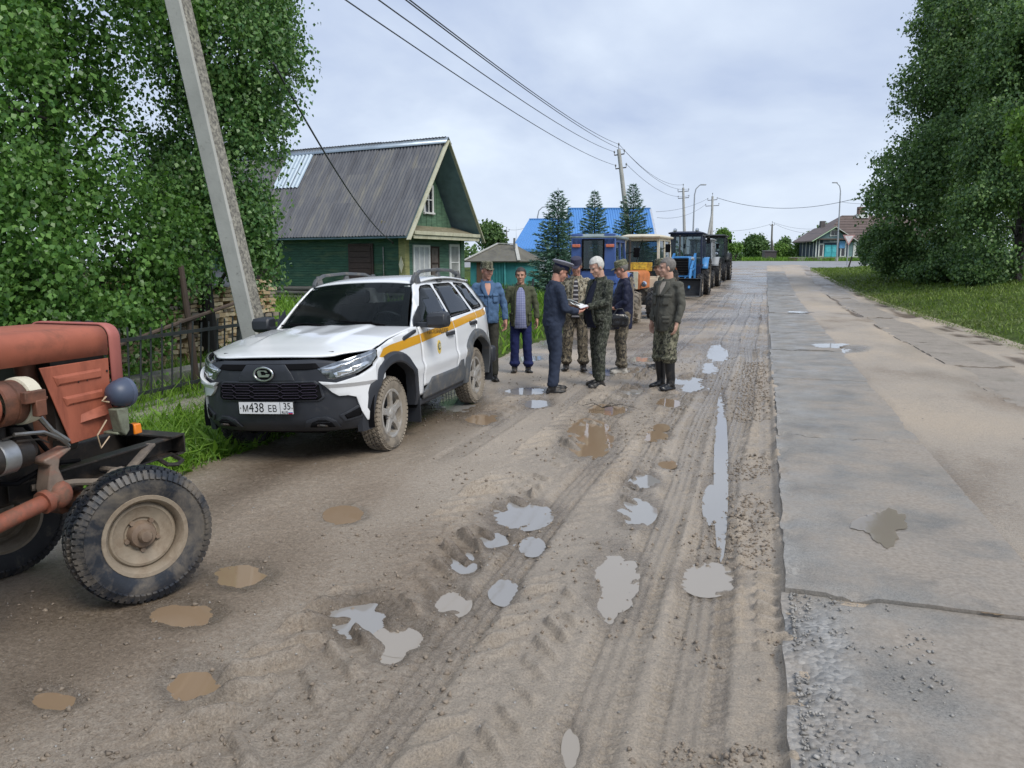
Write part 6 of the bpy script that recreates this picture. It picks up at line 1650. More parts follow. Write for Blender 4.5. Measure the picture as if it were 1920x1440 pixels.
# lean-to roof over the woodshed
ls = thing('woodshed', 'open dark woodshed with a pale plank roof edge behind the leaning pole', 'shed', (-9.6, 11.6, -.05))
for x in (0, -1.6):
    for y in (0, .9): MB().bar((x, y, 0), (x, y, 1.95 - .12 * (x < 0)), .10).build('shed_post', WOODP, ls)
MB().box((2.3, 1.25, .05), (-.75, .45, 2.0), (0, R(6), 0)).build('roof', mat('shed_roof_boards', (.10, .085, .07), .85, var=.3), ls)
MB().box((.05, 1.3, .12), (.40, .45, 1.92)).build('fascia_board', mat('fresh_plank', (.58, .52, .36), .75), ls)
for k in range(8): MB().tube([(-.9, .1, .25 + k * .2), (-.9, 1.0, .25 + k * .2)], .09, 7).build('log', mat_log, ls)

# ------------------------------------------------------------------ poles, lamps and cables
CONC = mat('pole_concrete', (.40, .40, .375), .85, var=.12, scale=3, dirt=(.13, .125, .11), dirt_amt=.30, dirt_scale=16, bs=.5, bscale=40)
CONC_L = mat('lichened_concrete', (.36, .34, .28), .9, var=.2, scale=8, dirt=(.095, .09, .08), dirt_amt=.52, dirt_scale=26, bs=.7, bscale=45)
WOODG = mat('grey_pole_wood', (.16, .15, .13), .85, var=.25, scale=3, stretch=(1, 1, .2))
GALV = mat('galvanised_tube', (.36, .38, .40), .45, .5, var=.1)
INSUL = mat('insulator', (.18, .19, .19), .3, var=.2)
def big_pole():
    b = P(509, 752, -.05); 
    t = thing('utility_pole', 'lichen-spotted square concrete pole leaning left between the birch and the white car', 'utility pole', b)
    q0 = PD(477, 625, 8.75); q1 = PD(333, 0, 8.55)
    d = (q1 - q0).normalized(); L = 9.3
    start = Vector((0, 0, 0)); o = q0 - b
    s0 = o - d * (o.z / d.z + .3 / d.z)
    # square section turned so that two faces show, one bare and one lichened
    yawa = R(47)
    rings = []
    for k in range(7):
        t_ = k / 6; c = s0 + d * (L * t_); a = .109 - .027 * t_
        rings.append([c + Vector((math.cos(yawa + q * math.pi / 2 + e) * a * 1.36, math.sin(yawa + q * math.pi / 2 + e) * a * 1.36, 0)) for q in range(4) for e in (-.10, .10)])
    mb = MB(); mb.loft(rings, True); o = mb.build('shaft', CONC, t, smooth=20)
    # the two faces turned to the road carry lichen
    o.data.materials.append(CONC_L)
    tov = Vector((.95, .15, 0))
    for p in o.data.polygons:
        if p.normal.dot(tov) > .62: p.material_index = 1
    top = s0 + d * L
    mb = MB(); mb.bar(top + Vector((-.5, .1, -.3)), top + Vector((.5, -.1, -.3)), .06); mb.bar(top + Vector((-.4, .1, -.9)), top + Vector((.4, -.1, -.9)), .06); mb.build('crossarm', DARKM, t)
    return b + top
POLE_TOP = big_pole()
def pole(label, px_b, px_t, py_t, d, material=CONC, w=.14, arms=((.25, .5), (.85, .6)), base_dz=0, group=None, strut=None):
    pb = PD(px_b, 500, d); zb = float(base(pb.x, pb.y)) + base_dz
    top = PD(px_t, py_t, d); b = Vector((pb.x, pb.y, zb - .2))
    t = thing('utility_pole', label, 'utility pole', b)
    tl = top - b; dr = tl.normalized()
    mb = MB(); mb.tube([(0, 0, 0), tl * .5, tl], [w, w * .82, w * .62], 8); mb.build('shaft', material, t, smooth=50)
    ax = Vector((_cy, _sy, 0)); tips = []
    for dz, hw in arms:
        c = tl - dr * dz
        a = MB(); a.bar(c - ax * hw - Vector((0, 0, .03)), c + ax * hw + Vector((0, 0, .05)), .06); ar = a.build('crossarm', DARKM, t)
        for sg in (-1, 1):
            q = c + ax * sg * hw + Vector((0, 0, .02 + .04 * sg)); i = MB(); i.tube([q, q + Vector((0, 0, .12))], .018, 6); i.ell(q + Vector((0, 0, .17)), (.045, .045, .075)); i.build('insulator', INSUL, ar)
            tips.append(b + q + Vector((0, 0, .18)))
    i = MB(); i.tube([tl, tl + Vector((0, 0, .22))], .02, 6); i.ell(tl + Vector((0, 0, .28)), (.05, .05, .085)); i.build('insulator', INSUL, t); tips.append(b + tl + Vector((0, 0, .28)))
    if strut:
        sb = PD(strut, 500, d - .5); sb.z = float(base(sb.x, sb.y)) - .2
        m2 = MB(); m2.tube([sb - b, tl - dr * 1.9], [w * .9, w * .7], 8); m2.build('strut', material, t)
    return tips
T1 = pole('leaning concrete pole with two crossarms behind the spruces', 1191, 1160, 280, 45, w=.17, arms=((.30, .28), (1.05, .30)))
T2 = pole('distant concrete pole with two crossarms behind the loader tractor', 1285, 1281, 352, 74, w=.17, arms=((.35, .5), (.95, .5)))
T3 = pole('distant pole propped by a slanting strut beside the street lamp', 1332, 1336, 368, 84, w=.18, arms=((.4, .5), (1.0, .7)), strut=1319)
T4 = pole('far wooden A-shaped pole behind the dark box shed', 1445, 1448, 420, 108, material=WOODG, w=.16, arms=((.2, .3),), base_dz=.1, strut=1452)
T5 = pole('thin distant pole above the teal shed roof', 950, 950, 432, 82, material=WOODG, w=.10, arms=((.15, .25),))
def lamp(label, px_b, px_t, py_t, d, reach, side):
    pb = PD(px_b, 500, d); zb = float(base(pb.x, pb.y)); top = PD(px_t, py_t, d); b = Vector((pb.x, pb.y, zb - .1))
    t = thing('street_lamp', label, 'street lamp', b); tl = top - b
    ax = Vector((_cy, _sy, 0)) * side
    pts = [Vector((0, 0, 0)), tl * .5, tl - Vector((0, 0, .9)), tl - Vector((0, 0, .35)) + ax * .12, tl + ax * .45 + Vector((0, 0, -.02)), tl + ax * reach + Vector((0, 0, .04))]
    mb = MB(); mb.tube(pts, [.10, .075, .06, .05, .045, .04], 8); mb.build('mast', GALV, t)
    MB().box((.55, .24, .11), tl + ax * (reach + .2) + Vector((0, 0, .03)), (0, 0, YAW)).build('lamp_head', mat('lamp_head_grey', (.30, .32, .34), .4), t, bevel=.03)
    MB().tube([(0, 0, 0), (0, 0, .5)], .16, 10).build('base', CONC, t)
lamp('street lamp with an arm reaching right, behind the parked tractors', 1297, 1303, 347, 76, .6, 1)
lamp('curved street lamp in front of the dark blue house', 1568, 1577, 343, 88, .5, -1)
lamp('street lamp showing above the left end of the blue roof', 1007, 1008, 388, 74, 1.1, 1)
WIRE = mat('cable_grey', (.10, .11, .13), .6, var=.05)
WIRE_D = mat('cable_dark', (.035, .038, .045), .6, var=.05)
def cable(label, a, b, sag, r=.012, m_=WIRE, n=18):
    a, b = Vector(a), Vector(b); L = (b - a).length
    o = MB().tube([a.lerp(b, t) - Vector((0, 0, sag * 4 * t * (1 - t))) for t in np.linspace(0, 1, n)], r, 5).build('power_cable', m_, None)
    tag(o, label, 'cable', 'overhead cables')
# from over our heads on the left to the leaning far pole
for lab, px, py, tip, dd, sg in (('topmost overhead cable running from the upper edge to the leaning pole', 783, -4, T1[4], 11, .5), ('overhead cable just under the topmost one', 776, -4, T1[1], 11, .5), ('middle overhead cable sagging to the left arm of the leaning pole', 728, -4, T1[0], 11, .55), ('lowest overhead cable to the lower arm of the leaning pole', 672, -2, T1[2], 11, .6)):
    a = PD(px, py, dd); dr = (a - tip); cable(lab, a + dr * .12, tip, sg * .55, .010, WIRE_D)
for i, lab in ((4, 'top cable between the leaning pole and the next pole'), (1, 'cable from the right upper arm to the next pole'), (3, 'cable from the right lower arm to the next pole')):
    cable(lab, T1[i], T2[min(i, len(T2) - 1)], .7, .012)
cable('cable slanting up from the blue roof to the strutted pole', PD(1230, 397, 62), T3[0], .3, .014)
cable('lower cable slanting from the blue roof to the strutted pole', PD(1232, 408, 62), T3[2], .5, .014)
cable('single long cable crossing the sky to the dark trees', T3[1], PD(1640, 362, 70), 1.2, .022, WIRE_D)
cable('short cable behind the curved street lamp', PD(1574, 378, 88), PD(1640, 382, 75), .1, .016)
cable('cable from the A-shaped pole to the dark blue house', T4[1], PD(1545, 437, 104), .5, .016)
cable('far cable running left from the A-shaped pole', T4[0], PD(1330, 432, 95), .4, .016)
cable('far cable running right from the A-shaped pole toward the chimney', T4[2], PD(1560, 425, 106), .6, .014)
cable('cable from the thin pole to the left end of the blue roof', T5[1], PD(1000, 420, 60), .2, .012)
# service cable from the big pole down to the green house
hb = Vector(house.matrix_local @ Vector((0, 0, 0))) if False else None
bpy.context.view_layer.update()
hc = house.matrix_world @ Vector((-.55 - .35, .42 - .24, 2.36))
cable('service cable slanting from the birch crown down to the corner of the green house', PD(512, 118, 10.5), hc, .35, .016, WIRE_D)
# ================================================================== TREES
BARK = mat('dark_bark', (.035, .030, .026), .9, var=.4, scale=6, stretch=(1, 1, .3), bs=.6, bscale=18)
BIRCHB = mat('birch_bark', (.16, .15, .135), .85, var=.4, scale=5, stretch=(1, 1, 2), dirt=(.03, .027, .025), dirt_amt=.55, dirt_scale=5)
LEAF_A = leaf_mat('birch_leaf', (.045, .122, .026), (.18, .335, .082), gloss=.33, transl=.30)
LEAF_B = leaf_mat('birch_leaf_far', (.048, .128, .040), (.185, .315, .105), gloss=.33, transl=.30)
LEAF_D = leaf_mat('dark_leaf', (.042, .100, .038), (.195, .305, .10), gloss=.45, transl=.25)
LEAF_F = leaf_mat('far_leaf', (.05, .105, .035), (.14, .23, .075), gloss=.6, transl=.25)
LEAF_G = leaf_mat('fresh_shrub_leaf', (.07, .15, .03), (.18, .30, .06), gloss=.6, transl=.25)
NEEDLE = leaf_mat('spruce_needle', (.055, .12, .088), (.17, .28, .21), gloss=.55, transl=.1)
def n3(p, f, k=0.0):
    x, y, z = p[:, 0] * f, p[:, 1] * f, p[:, 2] * f
    return (np.sin(x * 1.7 + 1.3 * np.sin(y * 1.1 + k) + k) + np.sin(y * 1.9 + 1.2 * np.sin(z * 1.3) + 2 * k) + np.sin(z * 2.1 + 1.4 * np.sin(x * .9 + k) + 3 * k)) / 3
def leaves(name, clumps, n_str, per, size, strand, parent, material, droop=1.0, spread=.12, gap=-.1, shell=.5, f=1.4, up=.35):
    """leafy twigs: each hangs from a point in one of the clumps (centre, radii) and carries 'per' leaves"""
    vol = np.array([np.prod(r) ** .75 for c, r in clumps]); pick = rng.choice(len(clumps), n_str, p=vol / vol.sum())
    C_ = np.array([list(c) for c, r in clumps])[pick]; R_ = np.array([list(r) for c, r in clumps])[pick]
    d = rng.normal(size=(n_str, 3)); d /= np.linalg.norm(d, axis=1)[:, None]
    rad = rng.random(n_str)[:, None] ** shell
    rad = rad * (1 + .22 * n3(d * 3 + C_ * .7, 1.6, .4)[:, None])
    p = C_ + d * R_ * rad
    keep = n3(p, f, 1.1) + .55 * n3(p, f * 2.7, 2.2) > gap
    p, d = p[keep], d[keep]; n = len(p)
    L = strand * (.4 + .9 * rng.random(n))
    hdir = d * np.array([1, 1, .2]) + rng.normal(size=(n, 3)) * .35
    hdir /= np.linalg.norm(hdir, axis=1)[:, None]
    t = (np.arange(per) + .5) / per
    T = t[None, :, None] * np.ones((n, 1, 1)); LL = L[:, None, None]
    pos = p[:, None, :] + hdir[:, None, :] * LL * .55 * T + np.array([0, 0, -1.0]) * LL * droop * T ** 1.6
    pos = pos + rng.normal(size=(n, per, 3)) * spread * .5
    pos = pos.reshape(-1, 3); m = len(pos)
    a = rng.normal(size=(m, 3)) * .6 + np.array([0, 0, -.75]); a /= np.linalg.norm(a, axis=1)[:, None]
    nr = rng.normal(size=(m, 3)) * .7 + np.repeat(d, per, 0) * .7 + np.array([0, 0, up]); b = np.cross(nr, a); b /= np.linalg.norm(b, axis=1)[:, None] + 1e-9
    s = (size * (.65 + .7 * rng.random(m)))[:, None]
    fold = np.cross(a, b) * s * .12
    V = np.stack([pos, pos + a * s * .38 + b * s * .42 + fold, pos + a * s, pos + a * s * .38 - b * s * .42 + fold], 1)
    q = (np.arange(m) * 4)[:, None] + np.array([[0, 1, 2, 3]])
    if parent is not None: V = V - np.array(parent.location)
    return np_mesh(name, V.reshape(-1, 3), q, material, parent)
def cl(px, py, d, rx, ry, rd=None):
    c = PD(px, py, d); k = d / FPX
    return (c, (rx * k, (rd or rx) * k, ry * k))
def trunk(t, pts, rads, material, clumps, limb_r=.05, nlimb=14):
    b = Vector(t.location); pts = [Vector(p) for p in pts]
    MB().tube([p - b for p in pts], rads, 10).build('trunk', material, t)
    ks = list(range(len(clumps))) * 3
    for i in range(min(nlimb, len(ks))):
        c, r = clumps[ks[i]]
        tgt = Vector(c) + Vector((random.uniform(-.6, .6) * r[0], random.uniform(-.6, .6) * r[1], random.uniform(-.5, .7) * r[2]))
        u = random.uniform(.25, .9); k = int(u * (len(pts) - 1)); s0 = pts[k].lerp(pts[min(k + 1, len(pts) - 1)], u * (len(pts) - 1) - k)
        if s0.z > tgt.z: s0.z = max(pts[0].z + 1, tgt.z - .4)
        mid = s0.lerp(tgt, .5) + Vector((random.uniform(-.15, .15), random.uniform(-.15, .15), .25))
        MB().tube([s0 - b, mid - b, tgt - b], [limb_r, limb_r * .7, limb_r * .2], 6).build('limb', material, t)

# ---- the birches on the left
A_cl = [cl(40, -70, 9.6, 200, 130), cl(30, 110, 9.2, 165, 140), cl(60, 300, 8.9, 170, 150), cl(20, 470, 8.3, 160, 95), cl(165, 475, 9.2, 135, 80), cl(250, 420, 10.0, 120, 100), cl(230, -20, 10.2, 150, 110), cl(120, 560, 8.6, 130, 45), cl(258, 600, 9.3, 38, 60), cl(50, 400, 8.5, 90, 60), cl(20, 540, 8.3, 90, 50), cl(300, 500, 9.9, 60, 40), cl(225, 560, 9.2, 60, 45), cl(-160, 250, 8.6, 160, 300), cl(215, 200, 10.8, 70, 90)]
b0 = PD(118, 640, 10.6); b0.z = -.1
ta = thing('birch_tree', 'big leafy birch at the left edge, its leaves hanging over the red tractor', 'tree', b0)
trunk(ta, [b0, b0 + Vector((-.05, .05, 2)), b0 + Vector((.1, .1, 4.2)), b0 + Vector((.25, .2, 6.5)), b0 + Vector((.2, .3, 8.5))], [.20, .16, .13, .09, .03], BARK, A_cl, .045, 16)
leaves('crown', A_cl, 11500, 11, .060, .42, ta, LEAF_A, droop=.95, spread=.11, gap=-.10, shell=.42, f=2.1)
B_cl = [cl(400, -60, 11.8, 140, 110), cl(420, 80, 11.6, 128, 110), cl(420, 230, 11.4, 100, 90), cl(462, 275, 11.2, 38, 40), cl(390, 350, 11.2, 115, 80), cl(455, 400, 11.0, 50, 60), cl(480, 470, 10.9, 34, 55), cl(330, 440, 10.6, 80, 50), cl(365, 488, 10.6, 60, 26), cl(310, 300, 11.8, 55, 70), cl(470, 130, 11.8, 70, 110), cl(500, 40, 11.8, 40, 90)]
b1 = PD(392, 600, 12.2); b1.z = -.1
tb = thing('birch_tree', 'birch behind the leaning pole, its crown reaching over the green house roof', 'tree', b1)
trunk(tb, [b1, b1 + Vector((-.08, 0, 1.8)), b1 + Vector((.0, .1, 4)), b1 + Vector((.15, .1, 6.5)), b1 + Vector((.1, .2, 8.6))], [.15, .12, .10, .07, .02], BARK, B_cl, .035, 16)
leaves('crown', B_cl, 10500, 11, .057, .42, tb, LEAF_B, droop=1.0, spread=.11, gap=-.12, shell=.45, f=2.1)
# a loose twig against the sky
MB().tube([PD(515, 130, 11.3) - b1, PD(545, 142, 11.3) - b1, PD(570, 146, 11.3) - b1, PD(588, 154, 11.3) - b1], [.008, .006, .005, .003], 5).build('twig', BARK, tb)
_sp = leaves('crown_spray', [cl(578, 150, 11.3, 12, 5), cl(540, 165, 11.3, 12, 8), cl(556, 190, 11.3, 12, 10), cl(545, 225, 11.3, 14, 12)], 40, 4, .06, .14, tb, LEAF_B, gap=-9); _sp['kind'] = 'stuff'

# ---- the dark trees on the right
def tree(label, base_pt, clumps, n_str, per, size, strand, leafm, name='tree', barkm=BARK, r=.25, limbs=8, group=None, gap=-.25, droop=.6, f=.5, spread=.25, shell=.4):
    t = thing(name, label, 'tree', base_pt, group=group)
    top = max((Vector(c) for c, r_ in clumps), key=lambda c: c.z); mid = Vector(base_pt).lerp(top, .5) + Vector((.2, 0, 0))
    trunk(t, [Vector(base_pt), mid, top], [r, r * .7, r * .2], barkm, clumps, r * .3, limbs)
    leaves('crown', clumps, n_str, per, size, strand, t, leafm, droop=droop, spread=spread, gap=gap, shell=shell, f=f)
    return t
def gp(px, d, dz=0): p = PD(px, 500, d); p.z = float(bank_z(np.array([p.x]), np.array([p.y]))[0]) - .1 + dz if p.y < 66 and p.x > 2 else float(base(p.x, p.y)) - .1 + dz; return p
C_cl = [cl(1830, 40, 40, 100, 90), cl(1790, 160, 39, 90, 85), cl(1745, 260, 38.5, 95, 75), cl(1710, 345, 38, 80, 70), cl(1720, 425, 37, 78, 60), cl(1760, 470, 37, 70, 40), cl(1850, 300, 41, 110, 190), cl(1870, -60, 41, 110, 80)]
tree('tall dark broadleaf tree by the grass bank with its edge against the sky', gp(1775, 40), C_cl, 17000, 10, .145, .8, LEAF_D, limbs=12, gap=-.32)
D_cl = [cl(1915, 120, 33, 85, 120), cl(1890, 270, 32, 85, 90), cl(1870, 390, 31, 75, 70), cl(1900, 470, 30, 70, 45), cl(1990, 200, 31, 120, 240), cl(1950, 0, 34, 90, 120)]
tree('nearer dark broadleaf tree at the right edge above the mown bank', gp(1905, 33), D_cl, 12000, 10, .125, .7, LEAF_D, limbs=10, gap=-.30)
E_cl = [cl(1668, 455, 41, 46, 38), cl(1690, 480, 39, 48, 30), cl(1640, 462, 43, 24, 24), cl(1780, 490, 36, 90, 30), cl(1860, 500, 32, 60, 28)]
tree('dense dark shrub at the foot of the tall trees beside the bank', gp(1690, 40), E_cl, 8000, 9, .12, .5, LEAF_D, name='shrub', r=.07, limbs=6, gap=-.5)
F_cl = [cl(1925, 215, 24, 26, 14), cl(1915, 290, 24, 20, 14), cl(1960, 250, 24, 50, 60)]
tree('fresh green branch tips of a tree at the right edge', gp(1985, 24), F_cl, 260, 8, .14, .5, LEAF_G, r=.12, limbs=5, gap=-.6, spread=.15)

# ---- spruces
def spruce(label, px, top_y, d, w_px):
    b = PD(px, 500, d); b.z = float(base(b.x, b.y)) - .15; zt = PD(px, top_y, d).z; H_ = zt - b.z; RW = w_px / FPX * d
    t = thing('spruce_tree', label, 'tree', b, group='young spruces in front of the blue roof')
    MB().tube([(0, 0, 0), (.02, 0, H_ * .5), (0, 0, H_)], [.08, .05, .008], 8).build('trunk', BARK, t)
    V = []; z = H_ * .06
    while z < H_ * .985:
        u = z / H_; rr = RW * (1 - u) ** .82 * (.85 + .3 * random.random()) + .05
        nb = max(4, int(9 * (1 - u) + 4)); a0 = random.random() * 6.28
        for k in range(nb):
            a = a0 + 6.283 * k / nb + random.uniform(-.25, .25); L = rr * random.uniform(.75, 1.15)
            dr = np.array([math.cos(a), math.sin(a), 0]); sd = np.array([-math.sin(a), math.cos(a), 0])
            n = max(10, int(L * 58)); s = rng.random(n) ** .75
            lift = (.10 if u > .7 else -.06); curve = -.22 + .5 * u
            pos = dr[None] * (s * L)[:, None] + np.array([0, 0, 1.0])[None] * (z + L * (curve * s + (lift + .18) * s ** 2))[:, None]
            side = (rng.random(n) - .5) * 2 * np.minimum(.55, .12 + .5 * (1 - s)) * L * .55
            pos += sd[None] * side[:, None] + np.array([0, 0, -1.0])[None] * (np.abs(side) * .35 + rng.random(n) * .07)[:, None]
            ax = dr[None] * .8 + sd[None] * np.sign(side)[:, None] * .6 + rng.normal(size=(n, 3)) * .25 + np.array([0, 0, .06])[None]
            ax /= np.linalg.norm(ax, axis=1)[:, None]
            nn = rng.normal(size=(n, 3)) + np.array([0, 0, 1.0]); bb = np.cross(nn, ax); bb /= np.linalg.norm(bb, axis=1)[:, None] + 1e-9
            ln = (.10 + .09 * rng.random(n))[:, None]; wd = .027
            V.append(np.stack([pos - bb * wd, pos + bb * wd, pos + ax * ln + bb * wd * .25, pos + ax * ln - bb * wd * .25], 1))
        z += H_ * .021 + .035
    V = np.concatenate(V); m = len(V)
    np_mesh('crown', V.reshape(-1, 3), (np.arange(m) * 4)[:, None] + np.array([[0, 1, 2, 3]]), NEEDLE, t)
    return t
spruce('widest young spruce, left of the three in front of the blue roof', 1045, 352, 35, 66)
spruce('slim middle spruce of the three in front of the blue roof', 1113, 355, 43, 52)
spruce('right spruce of the three, behind the leaning concrete pole', 1184, 343, 44, 62)

# ---- distant trees and shrubs
def far_tree(label, px, py, d, rx, ry, n=900, size=.30, m_=LEAF_F, name='tree'):
    b = PD(px, 500, d); b.z = float(far_z(np.array([b.x]), np.array([b.y]))[0])
    cls = [cl(px, py, d, rx * .8, ry * .8)] + [cl(px + random.uniform(-.55, .55) * rx, py + random.uniform(-.5, .5) * ry, d + random.uniform(-1, 1), rx * .5, ry * .5) for _ in range(4)]
    return tree(label, b, cls, n, 7, size, .6, m_, name=name, r=.14, limbs=4, gap=-.4, f=.35, spread=.4, group='far trees beyond the junction')
far_tree('round tree showing over the teal shed beside the green house', 921, 440, 62, 21, 22, 1000, .22)
far_tree('tall pale tree right behind the dark parked tractor', 1352, 452, 92, 18, 24, 1300, .26, LEAF_G)
far_tree('smaller tree right of the dark parked tractor', 1375, 472, 100, 14, 18, 800, .28, LEAF_G)
far_tree('broad far tree left of the A-shaped pole', 1416, 462, 122, 26, 28, 1500, .36)
far_tree('bright rounded shrub between the dark kiosk and the dark blue house', 1465, 474, 112, 22, 17, 1200, .28, LEAF_G, 'shrub')
far_tree('small pointed far tree behind the bright shrub', 1472, 456, 140, 9, 14, 500, .34)
far_tree('dark leafy tree at the left side of the dark blue house', 1514, 460, 114, 26, 24, 1400, .30)
far_tree('thin far tree behind the gable of the dark blue house', 1546, 430, 125, 8, 14, 400, .34)
far_tree('far shrub low at the end of the road', 1392, 483, 135, 16, 9, 500, .34, LEAF_F, 'shrub')
n_ = 2600
x = np.concatenate([-330 + 760 * rng.random(n_)]); y = 175 + 30 * rng.random(n_)
z = far_z(x, y)
cls = [((float(a), float(b_), float(c) + 1.2 + 1.4 * random.random()), (6, 4, 2.2 + 1.6 * random.random())) for a, b_, c in zip(x[:130], y[:130], z[:130])]
o = leaves('far_woods', cls, 5200, 6, .9, 1.2, None, LEAF_F, gap=-.9, f=.1, spread=1.0); o['kind'] = 'stuff'
# meadow tufts by the dark kiosk
q0 = PD(1500, 484, 99)
x = q0.x - 7 + 16 * rng.random(5000); y = q0.y - 3 + 8 * rng.random(5000)
blades('meadow_grass', x, y, far_z(x, y) - .05, .35 + .4 * rng.random(5000), .05 + .03 * rng.random(5000), .6, GRASS_A)
# twigs fallen on the mud near the men
tw = thing('fallen_branch', 'small bare forked branch lying in the brown puddle in front of the men', 'branch', P(1130, 768, .0))
for k, (a, L) in enumerate(((.2, .75), (2.9, .5), (.9, .45), (3.6, .35), (-.5, .4))):
    e = Vector((math.cos(a) * L * .5, math.sin(a) * L * .5, .02)); MB().tube([(0, 0, .02), e * .5 + Vector((0, .03, .05)), e], [.005, .004, .002], 5).build('twig', BARK, tw)
st = thing('stake', 'short dark leaning stake stuck in the grass below the give-way sign', 'stake', gp(1590, 58)); MB().tube([(0, 0, 0), (.22, 0, 1.0)], [.06, .05], 7).build('stick', BARK, st)
# give-way sign
sp_ = PD(1588, 500, 68); sp_.z = float(base(sp_.x, sp_.y))
sg_ = thing('road_sign', 'give-way sign, pale triangle with its point down, at the bend of the road', 'road sign', sp_, (0, 0, YAW - R(6)))
zc = PD(1588, 447, 68).z - sp_.z
MB().tube([(0, .05, -.2), (0, .05, zc + .3)], .038, 8).build('post', GALV, sg_)
tri = lambda s: [(-.50 * s, .29 * s), (.50 * s, .29 * s), (0, -.58 * s)]
FR = Matrix.Rotation(R(90), 4, 'X')
pl_ = MB().prism(tri(1.05), .0, .02, Matrix.Translation((0, -.02, zc)) @ FR).build('plate', mat('sign_back_red', (.42, .24, .23), .5, var=.2), sg_)
MB().prism(tri(.74), .022, .026, Matrix.Translation((0, -.02, zc)) @ FR).build('plate_face', mat('sign_white', (.62, .60, .60), .5), pl_)
# ================================================================== PEOPLE
def skin(name, c): return mat(name, c, .55, var=.12, scale=22, spec=.4)
SK1 = skin('skin_tanned', (.42, .235, .165)); SK2 = skin('skin_ruddy', (.46, .235, .17)); SK3 = skin('skin_fair', (.50, .30, .225))
EYE_M = mat('eye_dark', (.03, .02, .016), .2)
HAIR_W = mat('white_hair', (.52, .51, .48), .7, var=.2, scale=30, bs=.6, bscale=90)
HAIR_G = mat('grey_hair', (.145, .135, .125), .7, var=.35, scale=26, bs=.6, bscale=90)
HAIR_D = mat('dark_hair', (.030, .026, .024), .65, var=.4, scale=26, bs=.6, bscale=90)
def cloth(name, c, var=.15, rough=.88): return mat(name, c, rough, var=var, scale=7, bs=.45, bscale=26, bdist=.012, spec=.25)
NAVY_U = cloth('uniform_navy', (.030, .040, .068)); NAVY_J = cloth('navy_jacket', (.014, .017, .040), rough=.6); NAVY_T = cloth('navy_track_trousers', (.016, .022, .085)); NAVY_P = cloth('navy_polo', (.016, .019, .036))
DENIM = cloth('denim_blue', (.075, .135, .24), .3); OLIVE = cloth('olive_jacket', (.075, .082, .050), .25); OLIVE_G = cloth('grey_olive_jacket', (.088, .087, .074), .14); KHAKI_D = cloth('dark_olive_trousers', (.045, .044, .036), .25)
CAMO_D = camo('camo_dark', [(.022, .027, .018), (.008, .009, .008), (.045, .052, .034), (.10, .105, .085)], 15)
CAMO_T = camo('camo_tan', [(.20, .175, .12), (.085, .072, .048), (.035, .032, .026), (.36, .33, .25)], 12)
CAMO_B = camo('camo_brown_trousers', [(.115, .095, .066), (.045, .036, .027), (.20, .17, .12), (.022, .020, .017)], 12)
CAMO_G = camo('camo_green_cap', [(.16, .165, .10), (.06, .072, .036), (.24, .225, .15), (.03, .03, .022)], 22)
CAMO_P = camo('camo_olive_trousers', [(.115, .115, .072), (.045, .048, .03), (.21, .20, .14), (.025, .024, .018)], 14)
BOOT = mat('black_rubber_boot', (.010, .011, .013), .33, var=.3, scale=8, dirt=(.13, .11, .085), dirt_amt=.30); SHOE = mat('black_leather', (.011, .011, .012), .45, var=.3, dirt=(.15, .12, .09), dirt_amt=.36, dirt_scale=10)
SNEAK = mat('pale_sneaker', (.40, .38, .34), .7, var=.3, scale=14, dirt=(.12, .10, .08), dirt_amt=.4)
CAPN = cloth('cap_navy', (.045, .045, .075)); CAP_TOP = cloth('cap_grey_top', (.22, .225, .27), .08); CAP_BAND = cloth('cap_band', (.012, .016, .045), .1)
PAPER = mat('paper_sheet', (.74, .76, .76), .8, var=.05, scale=12)
def striped():
    m, n, l, b = nmat('striped_jersey'); tc = n.new('ShaderNodeTexCoord'); sp = n.new('ShaderNodeSeparateXYZ'); l.new(tc.outputs['Object'], sp.inputs[0])
    w = mth(n, l, 'FRACT', mth(n, l, 'MULTIPLY', sp.outputs[2], 15.0)); k = mth(n, l, 'GREATER_THAN', w, .66)
    l.new(mixc(n, l, k, (.028, .026, .032), (.34, .33, .34)), b.inputs['Base Color']); b.inputs['Roughness'].default_value = .9; return m
STRIPE = striped()
def plaid():
    m, n, l, b = nmat('checked_shirt'); tc = n.new('ShaderNodeTexCoord'); sp = n.new('ShaderNodeSeparateXYZ'); l.new(tc.outputs['Object'], sp.inputs[0])
    a = mth(n, l, 'GREATER_THAN', mth(n, l, 'FRACT', mth(n, l, 'MULTIPLY', sp.outputs[2], 26.0)), .6); c = mth(n, l, 'GREATER_THAN', mth(n, l, 'FRACT', mth(n, l, 'MULTIPLY', sp.outputs[1], 26.0)), .6)
    f = noise(n, l, tc.outputs['Object'], 18, 4)
    col = mixc(n, l, mth(n, l, 'MULTIPLY', mth(n, l, 'ADD', a, c), .35), (.17, .19, .34), (.36, .38, .52)); col = mixc(n, l, mth(n, l, 'MULTIPLY', f, .4), col, (.10, .11, .20))
    l.new(col, b.inputs['Base Color']); b.inputs['Roughness'].default_value = .9; bump(n, l, b, noise(n, l, tc.outputs['Object'], 24, 4), .4, .01); return m
PLAID = plaid()
_wr = bpy.data.textures.new('cloth_folds', 'CLOUDS'); _wr.noise_scale = .075; _wr.noise_depth = 3
_wr2 = bpy.data.textures.new('trouser_folds', 'CLOUDS'); _wr2.noise_scale = .07; _wr2.noise_depth = 2
